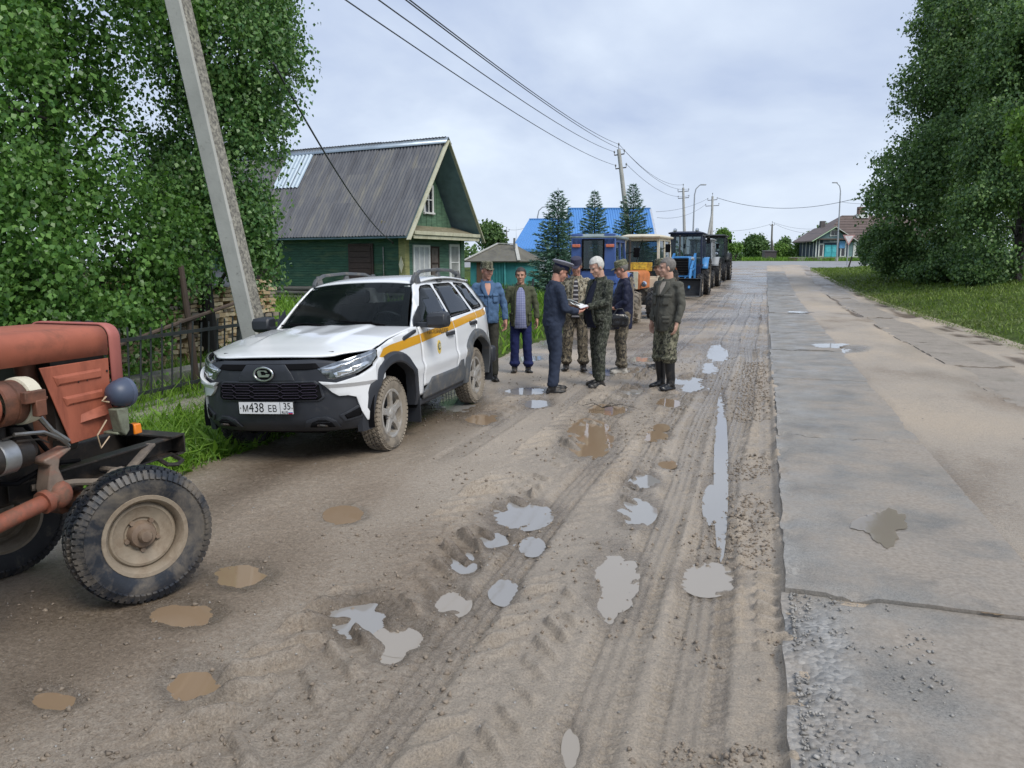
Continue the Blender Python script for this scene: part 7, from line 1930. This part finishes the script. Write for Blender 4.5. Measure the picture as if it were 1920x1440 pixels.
def organic(mb, name, material, parent, voxel, smooth=3, fold=0, tex=None):
    me = mb.mesh(name, 180); o = link_mesh(name, me, material, parent)
    m = o.modifiers.new('skin', 'REMESH'); m.mode = 'VOXEL'; m.voxel_size = voxel; m.use_smooth_shade = True
    m = o.modifiers.new('soften', 'SMOOTH'); m.factor = .5; m.iterations = smooth
    if fold:
        m = o.modifiers.new('folds', 'DISPLACE'); m.texture = tex or _wr; m.strength = fold; m.mid_level = .5
    return o
def V3(*a): return Vector(a)
def hand(mb, wrist, d, n, side, curl=.5, s=1.0):
    """palm, four unequal fingers in two joints, thumb off the side of the palm"""
    d = Vector(d).normalized(); n = Vector(n); n = (n - d * n.dot(d)).normalized(); x = d.cross(n) * side
    c = wrist + d * .050 * s
    M = Matrix((d, x, n)).transposed().to_4x4(); M.translation = c
    mb.ell((0, 0, 0), (.050 * s, .042 * s, .019 * s), M, 10, 8)
    mb.cap(wrist - d * .02, wrist + d * .03, .027 * s, .026 * s, 8)
    for i, (o, L) in enumerate(((.030, .068), (.011, .078), (-.009, .072), (-.028, .056))):
        a0 = wrist + d * .088 * s + x * o * s; c1 = curl * .9; d1 = (d * math.cos(c1) + n * math.sin(c1)); c2 = curl * 2.0; d2 = (d * math.cos(c2) + n * math.sin(c2))
        p1 = a0 + d1 * L * .55 * s; p2 = p1 + d2 * L * .5 * s
        mb.cap(a0 - d * .012, p1, .0098 * s, .0088 * s, 7); mb.cap(p1, p2, .0088 * s, .0075 * s, 7)
    t0 = wrist + d * .028 * s + x * .032 * s; t1 = t0 + (d * .7 + x * .55 + n * .35).normalized() * .042 * s; t2 = t1 + (d * .8 + x * .05 + n * .55).normalized() * .032 * s
    mb.cap(t0, t1, .013 * s, .011 * s, 7); mb.cap(t1, t2, .011 * s, .009 * s, 7)

def person(label, foot, top_y, yaw, P_, jacket, trousers, skinm, hair=None, shoes=SHOE, boots=False, cap=None, open_shirt=None, belly=0.0, bag=0.0, lean=0.0, collar=True, hem=.80, group=None, shoulder=1.0, open_w=22, feet=((.02, .10, 5), (-.02, -.10, -5)), vneck=None, pockets=(), zipm=None, belt=False, waistband=False, hairline='full'):
    g0 = P(*foot); dist = -g0.x * _sy + g0.y * _cy
    hz, _, _ = road_height(np.array([g0.x]), np.array([g0.y])); gz = float(base(g0.x, g0.y)) + max(float(hz[0]), -.012)
    H_ = PD(foot[0], top_y, dist).z - gz
    S = H_ / 1.745
    t = thing('person', label, 'person', (g0.x, g0.y, gz), (0, 0, R(yaw)), group); t.scale = (S, S, S)
    hip_z = .93
    lx = lambda z: lean * max(0, z - .9)      # forward lean of the trunk
    # joints
    hips = {1: V3(0, .090, hip_z), -1: V3(0, -.090, hip_z)}
    ank = {1: V3(feet[0][0], feet[0][1], .09), -1: V3(feet[1][0], feet[1][1], .09)}; toe = {1: R(feet[0][2]), -1: R(feet[1][2])}
    kn = {s: hips[s].lerp(ank[s], .5) + V3(.035, 0, .02) for s in (1, -1)}
    sh = {s: V3(lx(1.42) - .005, s * .185 * shoulder, 1.415) for s in (1, -1)}
    el, wr, hd = P_['elbow'], P_['wrist'], P_['hand']
    # ---- body: one continuous figure
    mb = MB()
    nb = V3(lx(1.46) - .01, 0, 1.46); hc = V3(lx(1.6) + .02 + P_.get('hx', 0), P_.get('hy', 0), 1.615 + P_.get('hz', 0))
    HM = Matrix.Translation(hc) @ Matrix.Rotation(R(P_.get('hyaw', 0)), 4, 'Z') @ Matrix.Rotation(R(P_.get('hpitch', 0)), 4, 'Y') @ Matrix.Rotation(R(P_.get('hroll', 0)), 4, 'X')
    hm = MB()
    hm.ell((-.012, 0, .032), (.098, .079, .097), None, 18, 14); hm.ell((.018, 0, -.032), (.074, .066, .086), None, 16, 12); hm.ell((.060, 0, -.098), (.028, .034, .024), None, 12, 8); hm.ell((.01, 0, -.075), (.055, .058, .045), None, 12, 8)
    hm.cap(V3(.086, 0, .018), V3(.108, 0, -.026), .009, .0155, 8); hm.ell((.098, .014, -.034), (.010, .009, .008)); hm.ell((.098, -.014, -.034), (.010, .009, .008))
    hm.ell((.074, .030, .030), (.018, .026, .010)); hm.ell((.074, -.030, .030), (.018, .026, .010))
    for s in (1, -1):
        hm.ell((.052, s * .042, -.030), (.030, .024, .028)); hm.ell((-.004, s * .080, -.006), (.022, .010, .034), (0, .2, s * .35))
    hm.ell((.082, 0, -.062), (.014, .027, .008)); hm.ell((.081, 0, -.074), (.013, .024, .008))
    mb.add([HM @ Vector(v) for v in hm.v], hm.f)
    mb.cap(nb + V3(0, 0, -.04), hc + (HM.to_3x3() @ V3(-.025, 0, -.07)), .062, .058, 14)
    mb.loft([[(lx(z) + cx + rx * math.cos(a), ry * math.sin(a), z) for a in np.linspace(0, 2 * math.pi, 17)[:-1]] for z, rx, ry, cx in ((.86, .09, .13, 0), (1.0, .095, .125, 0), (1.2, .095, .145, 0), (1.35, .07, .13, 0), (1.43, .05, .06, 0))])
    for s in (1, -1):
        k = 'l' if s > 0 else 'r'
        mb.cap(hips[s], kn[s], .065, .05); mb.cap(kn[s], ank[s], .048, .04); mb.cap(ank[s], ank[s] + V3(.05, 0, -.045), .032, .022)
        mb.cap(V3(lx(1.4), s * .09, 1.365), sh[s] + V3(0, -s * .02, -.045), .04, .036); mb.cap(sh[s] + V3(0, -s * .02, -.045), el[k], .036, .034); mb.cap(el[k], wr[k], .036, .026)
        hand(mb, wr[k], hd[k][0], hd[k][1], s * hd[k][3] if len(hd[k]) > 3 else s, hd[k][2])
    organic(mb, 'body', skinm, t, .0072, 2)
    for s in (1, -1):
        e = MB(); e.ell(tuple(HM @ V3(.0805, s * .030, .008)), (.010, .012, .006)); e.build('eye', EYE_M, t)
    if hair:
        e = MB()
        for s in (1, -1): e.bar(HM @ V3(.092, s * .014, .028), HM @ V3(.078, s * .050, .026), .006, .009)
        e.build('eyebrow', hair, t)
        e = MB(); e.ell((-.018, 0, .038), (.104, .0865, .100), None, 22, 18)
        bm = bmesh.new(); 
        vs = [bm.verts.new(HM @ Vector(v)) for v in e.v]
        for f in e.f:
            c = sum((Vector(e.v[i]) for i in f), Vector()) / len(f)
            lo = -.055 if c.x < .0 else (.0 if c.x < .03 else .072 + .0 * c.x)
            if cap: ok = c.z < .06 and c.z > lo and c.x < .035
            else: ok = c.z > lo
            if ok: bm.faces.new([vs[i] for i in f])
        bmesh.ops.delete(bm, geom=[v for v in bm.verts if not v.link_faces], context='VERTS')
        me = bpy.data.meshes.new('hair'); bm.to_mesh(me); bm.free(); me.polygons.foreach_set('use_smooth', [True] * len(me.polygons))
        ho = link_mesh('hair', me, hair, t); m = ho.modifiers.new('solid', 'SOLIDIFY'); m.thickness = .006; m.offset = .6
        m = ho.modifiers.new('sub', 'SUBSURF'); m.levels = m.render_levels = 1
        m = ho.modifiers.new('locks', 'DISPLACE'); m.texture = _wr; m.strength = .022
    # ---- trousers
    mb = MB(); b_ = bag
    mb.ell((0, 0, hip_z + .01), (.120 + belly * .3, .160, .125), None, 18, 12)
    for s in (1, -1):
        mb.cap(hips[s] + V3(-.005, 0, -.02), kn[s], .092 + b_ * .4, .068 + b_, 14)
        end = ank[s] + V3(0, 0, .02 if not boots else .28)
        if boots: end = kn[s].lerp(ank[s], .34)
        mb.cap(kn[s], kn[s].lerp(end, .6), .068 + b_, .062 + b_ * 1.1, 14); mb.tube([kn[s].lerp(end, .55), end, end + V3(0, 0, -.02)], [.062 + b_ * 1.1, .065 + b_ * .9, .060 + b_ * .6], 14)
        if b_ > .01: mb.ell(end + V3(.01, 0, .04), (.088 + b_, .082 + b_, .05))
    organic(mb, 'trousers', trousers, t, .0125, 3, .020 + b_ * .2, _wr2)
    # ---- footwear
    for s in (1, -1):
        mb = MB(); a = toe[s]; f = V3(math.cos(a), math.sin(a), 0); q = V3(-f.y, f.x, 0); c = ank[s]; c = V3(c.x, c.y, 0)
        M = Matrix((f, q, V3(0, 0, 1))).transposed().to_4x4(); M.translation = c
        mb.ell((-.035, 0, .042), (.050, .040, .044), M, 12, 8); mb.ell((.06, 0, .040), (.085, .043, .040), M, 14, 8); mb.ell((.135, .003, .034), (.062, .044, .032), M, 14, 8)
        mb.add([M @ Vector(v) for v in ((-.085, -.036, 0), (.02, -.040, 0), (.15, -.046, 0), (.195, 0, 0), (.15, .046, 0), (.02, .040, 0), (-.085, .036, 0), (-.085, -.036, .028), (.02, -.040, .028), (.15, -.046, .028), (.195, 0, .028), (.15, .046, .028), (.02, .040, .028), (-.085, .036, .028))], [tuple(range(7))[::-1], tuple(range(7, 14))] + [(k, (k + 1) % 7, 7 + (k + 1) % 7, 7 + k) for k in range(7)])
        if boots:
            top = kn[s].lerp(ank[s], .18); mb.tube([V3(c.x - .005, c.y, .05), V3(c.x - .01, c.y, .14), V3(c.x * .6 + top.x * .4, c.y * .6 + top.y * .4, .26), top], [.058, .060, .066, .076], 14)
        else: mb.tube([c + V3(-.01, 0, .04), ank[s] + V3(0, 0, .05)], [.050, .055], 12)
        organic(mb, 'boot' if boots else 'shoe', shoes, t, .009, 2)
    # ---- jacket
    rings = [(hem, .126 + belly * .5, .168, belly * .25), (hem + .07, .130 + belly * .8, .172, belly * .4), (1.02, .124 + belly, .166, belly * .5), (1.15, .126 + belly * .8, .174, belly * .35), (1.28, .124 + belly * .3, .186 * shoulder, .0), (1.36, .108, .186 * shoulder, -.005), (1.415, .082, .140, -.01), (1.46, .064, .074, -.01)]
    def tp(z, ang, off=0.0):
        rx, ry, cx = (float(np.interp(z, [r_[0] for r_ in rings], [r_[k] for r_ in rings])) for k in (1, 2, 3))
        return V3(lx(z) + cx + (rx + off) * math.cos(ang), (ry + off) * math.sin(ang), z)
    mb = MB(); mb.loft([[tp(z, a) for a in np.linspace(0, 2 * math.pi, 29)[:-1]] for z in np.linspace(hem, 1.46, 15)])
    if waistband: mb.loft([[tp(z, a, o) for a in np.linspace(0, 2 * math.pi, 29)[:-1]] for z, o in ((hem - .02, -.012), (hem, .0), (hem + .035, .0), (hem + .05, -.01))])
    for s in (1, -1):
        k = 'l' if s > 0 else 'r'; cuff = el[k].lerp(wr[k], .93)
        mb.cap(V3(lx(1.4), s * .12, 1.375), sh[s] + V3(0, -s * .008, -.03), .070, .066, 12); mb.cap(sh[s] + V3(0, -s * .008, -.03), el[k], .065, .054, 14); mb.cap(el[k], el[k].lerp(wr[k], .7), .054, .047, 14); mb.tube([el[k].lerp(wr[k], .65), cuff], [.047, .043], 14); mb.ell(el[k].lerp(wr[k], .86), (.047, .047, .03), rot_to(wr[k] - el[k]))
    if collar:
        mb.loft([[V3(lx(z) - .008 + r_ * math.cos(a) * 1.0, r_ * 1.08 * math.sin(a), z + .012 * math.cos(a) * -1) for a in np.linspace(0, 2 * math.pi, 25)[:-1]] for z, r_ in ((1.41, .088), (1.455, .080), (1.482, .075), (1.487, .062), (1.44, .060))])
    jk = organic(mb, 'jacket', jacket, t, .0115, 2, .034)
    # ---- pockets, zip, belt, open neck
    for (z0, z1, a0, a1) in pockets:
        for s in (1, -1):
            mb = MB(); mb.patch(lambda u, v: tuple(tp(z0 + v * (z1 - z0), s * R(a0 + (a1 - a0) * u), .013)), 6, 5)
            po = mb.build('pocket', jacket, t, smooth=60); m = po.modifiers.new('solid', 'SOLIDIFY'); m.thickness = .012; m.offset = 0
            mb = MB(); mb.patch(lambda u, v: tuple(tp(z1 - .03 + v * .038, s * R(a0 - 2 + (a1 - a0 + 4) * u), .021 - .006 * v)), 6, 2)
            fl = mb.build('pocket_flap', jacket, po, smooth=60); m = fl.modifiers.new('solid', 'SOLIDIFY'); m.thickness = .010; m.offset = 0
    if zipm:
        mb = MB(); mb.patch(lambda u, v: tuple(tp(hem + v * (1.40 - hem), R(-4 + 8 * u), .013)), 2, 18); zo = mb.build('zip', zipm, t, smooth=60); m = zo.modifiers.new('solid', 'SOLIDIFY'); m.thickness = .008
    if belt:
        mb = MB(); mb.loft([[tp(z, a, o) for a in np.linspace(0, 2 * math.pi, 29)[:-1]] for z, o in ((hem + .01, .004), (hem + .012, .016), (hem + .045, .016), (hem + .047, .004))], False); mb.build('belt', SHOE, t)
    if vneck:
        mb = MB(); mb.patch(lambda u, v: tuple(tp(1.27 + .17 * v, R((-1 + 2 * u) * (2 + 18 * v)), .014 + .004 * v)), 8, 8); vo = mb.build('undershirt', vneck, t, smooth=60)
        for s in (1, -1):
            mb = MB(); mb.patch(lambda u, v: tuple(tp(1.25 + .20 * v, s * R(1 + 18 * v + (14 + 12 * v) * u), .022 - .006 * u)), 4, 8); co = mb.build('collar_flap', jacket, t, smooth=60); m = co.modifiers.new('solid', 'SOLIDIFY'); m.thickness = .010
    # ---- shirt showing in the open front
    if open_shirt:
        w = R(open_w)
        mb = MB(); mb.patch(lambda u, v: tuple(tp(hem - .03 + v * (1.455 - hem), (2 * u - 1) * w * (.55 + .45 * (1 - v)) * (1.0 if v < .85 else 1 - (v - .85) * 3), .016)), 12, 24)
        so = mb.build('shirt', open_shirt, t, smooth=60); m = so.modifiers.new('solid', 'SOLIDIFY'); m.thickness = .012
        m = so.modifiers.new('folds', 'DISPLACE'); m.texture = _wr2; m.strength = .016; m.texture_coords = 'LOCAL'
        for s in (1, -1):
            mb = MB(); mb.patch(lambda u, v: tuple(tp(hem + v * (1.44 - hem), s * (w * (.55 + .45 * (1 - v)) + (u - .35) * .16), .022 - .010 * u)), 3, 20)
            lo = mb.build('lapel', jacket, t, smooth=60); m = lo.modifiers.new('solid', 'SOLIDIFY'); m.thickness = .014
    # ---- caps
    def addm(mb2, name, material, par=t, **k):
        m3 = MB(); m3.add([HM @ Vector(v) for v in mb2.v], mb2.f); return m3.build(name, material, par, **k)
    if cap in ('field', 'ball', 'beret'):
        cm = capmat = P_['capm']
        m2 = MB()
        if cap == 'beret': m2.lathe([(.0, .075), (.10, .070), (.118, .052), (.112, .030), (.10, .022)], 26, Matrix.Translation((-.018, 0, .055)) @ Matrix.Diagonal((1.0, .9, 1, 1)))
        else: m2.lathe([(0, .082 if cap == 'field' else .072), (.075, .078 if cap == 'field' else .062), (.098, .066 if cap == 'field' else .030), (.107, .0), (.107, -.022), (.100, -.022)], 26, Matrix.Translation((-.016, 0, .065)) @ Matrix.Diagonal((1.0, .84, 1, 1)))
        c_ = addm(m2, 'cap', cm)
        m2 = MB(); m2.loft([[(.058, -.068, .046), (.058, .068, .046), (.058, .068, .040), (.058, -.068, .040)], [(.115, -.058, .040), (.115, .058, .040), (.115, .058, .034), (.115, -.058, .034)], [(.155, -.028, .026), (.155, .028, .026), (.155, .028, .021), (.155, -.028, .021)]]); addm(m2, 'cap_peak', cm, c_)
    elif cap == 'peaked':
        m2 = MB(); m2.lathe([(.094, -.030), (.102, -.026), (.106, .020), (.100, .026)], 30, Matrix.Translation((-.015, 0, .068)) @ Matrix.Diagonal((1.02, .86, 1, 1))); c_ = addm(m2, 'cap_band', CAP_BAND)
        m2 = MB(); m2.lathe([(.100, 0), (.125, .016), (.150, .038), (.152, .046), (.13, .060), (.05, .068), (0, .068)], 34, Matrix.Translation((-.010, 0, .086)) @ Matrix.Rotation(R(-9), 4, 'Y') @ Matrix.Diagonal((1.0, .92, .9, 1))); addm(m2, 'cap_top', CAP_TOP, c_)
        m2 = MB(); m2.loft([[(.068, -.070, .050), (.068, .070, .050), (.068, .070, .044), (.068, -.070, .044)], [(.118, -.056, .022), (.118, .056, .022), (.118, .056, .017), (.118, -.056, .017)], [(.140, -.028, .004), (.140, .028, .004), (.140, .028, 0), (.140, -.028, 0)]]); addm(m2, 'cap_peak', BLACK, c_)
        m2 = MB(); m2.ell((.100, 0, .075), (.008, .018, .022)); addm(m2, 'cap_badge', mat('cap_gold', (.6, .45, .12), .35, .8), c_)
    if P_.get('glasses'):
        m2 = MB()
        for s in (1, -1): m2.tube([(.096, s * .031 + .022 * math.cos(a), .006 + .016 * math.sin(a)) for a in np.linspace(0, 6.283, 13)], .0022, 4, cap=False); m2.tube([(.094, s * .053, .008), (.0, s * .080, .012)], .002, 4)
        m2.tube([(.098, -.009, .008), (.098, .009, .008)], .002, 4); addm(m2, 'spectacles', DARKM)
    return t, tp
def arms(l, r):
    return {'elbow': {'l': V3(*l[0]), 'r': V3(*r[0])}, 'wrist': {'l': V3(*l[1]), 'r': V3(*r[1])}, 'hand': {'l': l[2], 'r': r[2]}}
HANG = lambda s, x=.06, y=.265, c=.45: ((-.02, s * .25, 1.135), (x, s * y, .885), ((.12, -s * .05, -1), (.35, -s * 1.0, 0), c))
# 1 man in denim behind the car
d = arms(HANG(1), HANG(-1, .08)); d.update(hyaw=18, hpitch=4, capm=CAMO_P)
person('man in a blue denim jacket and camouflage cap standing right behind the white car', (914, 712), 491, -62, d, DENIM, KHAKI_D, SK2, HAIR_G, cap='field', belly=.02, open_shirt=None, hem=.86, shoulder=.93, vneck=SK2, pockets=((1.16, 1.28, 22, 50),), zipm=DENIM, group='men standing on the muddy road')
# 2 man in open olive jacket and check shirt
d = arms(((-.02, .255, 1.135), (.05, .27, .885), ((.1, .05, -1), (.3, -1, 0), .4)), ((-.02, -.255, 1.135), (.05, -.27, .885), ((.1, -.05, -1), (.3, 1, 0), .4))); d.update(hyaw=-6, hpitch=2)
person('man in an open olive jacket over a blue checked shirt and navy trousers', (976, 697), 502, -72, d, OLIVE, NAVY_T, SK1, HAIR_D, open_shirt=PLAID, belly=.05, hem=.78, bag=.012, open_w=36, pockets=((.86, 1.0, 46, 78),), group='men standing on the muddy road', feet=((.0, .13, 14), (-.02, -.10, -10)))
# 3 officer with peaked cap
d = arms(((.10, .21, 1.14), (.32, .10, 1.10), ((.8, -.35, .1), (0, -.4, 1), .35)), ((.08, -.235, 1.13), (.31, -.09, 1.07), ((.85, .3, .1), (0, .4, 1), .5))); d.update(hyaw=-8, hpitch=24, hx=.045, hz=-.012)
person('officer in navy uniform and grey-topped peaked cap with his back half turned', (1036, 733), 489, 36, d, NAVY_U, NAVY_U, SK2, HAIR_D, cap='peaked', belly=.02, lean=.05, hem=.90, belt=False, pockets=((1.14, 1.27, 22, 48),), waistband=True, shoulder=1.04, bag=.010, group='men standing on the muddy road', feet=((.05, .09, 4), (-.04, -.10, -6)))
# 4 man in tan camouflage with striped shirt
d = arms(((.03, .23, 1.13), (.20, .14, 1.02), ((.7, -.5, .05), (0, -.3, 1), .5)), ((.03, -.23, 1.13), (.20, -.12, 1.02), ((.7, .5, .05), (0, .3, 1), .5))); d.update(hyaw=-6, hpitch=20, hx=.03, capm=CAPN)
person('man in tan camouflage and striped shirt between the officer and the white-haired man', (1078, 693), 484, -78, d, CAMO_T, CAMO_B, SK2, HAIR_G, cap='field', open_shirt=STRIPE, hem=.86, bag=.018, shoes=SHOE, open_w=20, belly=.02, group='men standing on the muddy road', feet=((.02, .13, 10), (.02, -.14, -10)))
# 5 white-haired man in dark camouflage
d = arms(((.06, .215, 1.15), (.30, .09, 1.09), ((.85, -.25, .05), (0, -.3, 1), .25)), ((.06, -.225, 1.14), (.30, -.08, 1.08), ((.85, .25, .05), (0, .3, 1), .25))); d.update(hyaw=4, hpitch=24, hx=.045, hz=-.01)
w5, tp5 = person('white-haired man in dark camouflage over a navy polo shirt, reading papers', (1124, 722), 481, 228, d, CAMO_D, CAMO_D, SK3, HAIR_W, open_shirt=NAVY_P, belly=.06, hem=.84, bag=.010, open_w=34, pockets=((.90, 1.03, 44, 74),), shoulder=1.08, lean=.03, group='men standing on the muddy road', feet=((.07, .10, 8), (-.05, -.10, -8)))
# 6 man in navy jacket and camouflage cap
d = arms(((.02, .23, 1.13), (.16, .14, 1.02), ((.7, -.5, .0), (0, -.3, 1), .5)), ((-.01, -.235, 1.13), (.17, -.16, 1.01), ((.7, .5, 0), (0, .3, 1), .5))); d.update(hyaw=2, hpitch=16, hx=.03, capm=CAMO_G, glasses=True)
person('man in a long navy jacket, camouflage cap and pale sneakers behind the white-haired man', (1166, 697), 489, 204, d, NAVY_J, CAMO_B, SK2, HAIR_G, cap='field', belly=.04, hem=.70, shoes=SNEAK, bag=.014, group='men standing on the muddy road')
# 7 man in grey-olive jacket and rubber boots
d = arms(((-.01, .245, 1.13), (.08, .25, .885), ((.15, -.1, -1), (.3, -1, 0), .5)), ((-.03, -.25, 1.13), (.03, -.26, .885), ((.1, .05, -1), (.3, 1, 0), .4))); d.update(hyaw=-30, hpitch=5, hx=.01, hy=-.01, hroll=0)
person('man in a grey-olive jacket, camouflage trousers and knee-high black rubber boots', (1247, 728), 484, 232, d, OLIVE_G, CAMO_P, SK3, HAIR_G, boots=True, shoes=BOOT, belly=.035, hem=.80, bag=.030, waistband=True, vneck=cloth('beige_undershirt', (.36, .32, .27)), zipm=cloth('zip_dark', (.05, .05, .045)), pockets=((1.13, 1.27, 20, 48), (.90, .98, 24, 54)), shoulder=1.10, group='men standing on the muddy road', feet=((.03, .12, 8), (-.03, -.12, -8)))
# 8 man hidden behind him
d = arms(HANG(1, .1), HANG(-1, .1)); d.update(hyaw=0, hpitch=8, hx=.02, capm=CAMO_P)
person('man in camouflage and a flat camouflage cap, mostly hidden behind the man in rubber boots', (1238, 690), 486, 196, d, CAMO_T, CAMO_P, SK1, HAIR_G, cap='field', hem=.80, bag=.015, group='men standing on the muddy road')
# things held
bpy.context.view_layer.update()
pw = w5.matrix_world @ Vector((.43, 0, 1.105))
pp5 = thing('papers', 'white sheets of paper held open by the white-haired man', 'papers', pw, (R(0), R(0), R(228)))
for k, (dx, dy, rz, rx) in enumerate(((0, .0, 6, -14), (.01, .02, -10, -12), (-.02, -.05, 18, -18))):
    MB().patch(lambda u, v: ((u - .5) * .21 + dx, (v - .5) * .29 + dy, .012 * k + .02 * math.sin(v * 3.1) + .06 * (u - .5) ** 2), 5, 6).build('sheet', PAPER, pp5, smooth=60).rotation_euler = (R(rx * .4), R(rx), R(rz))
bk = thing('notebook', 'small dark red booklet in the hand of the officer', 'booklet', P(1036, 733) + Vector((.34, .20, 1.05)), (R(10), R(-15), R(30)))
MB().box((.11, .08, .012), (0, 0, 0)).build('cover', mat('red_cover', (.18, .03, .03), .5), bk); MB().box((.105, .076, .008), (0, 0, .009)).build('page', PAPER, bk)
bg = thing('bag', 'small shiny black bag hanging at the hip of the navy-jacketed man', 'bag', P(1160, 705) + Vector((0, -.05, .80)), (0, 0, R(20)))
mb = MB(); mb.loft([[(x * s_, y * s_ * .6, z) for x, y in ((-.11, -.08), (.11, -.08), (.13, 0), (.11, .08), (-.11, .08), (-.13, 0))] for z, s_ in ((-.10, .8), (-.06, 1.05), (.04, 1.0), (.09, .7))]); organic(mb, 'pouch', mat('glossy_black', (.012, .012, .014), .25, var=.3), bg, .01, 2, .02)
MB().tube([(-.09, 0, .07), (-.03, 0, .16), (.04, 0, .16), (.09, 0, .07)], .008, 6).build('handle', BLACK, bg)
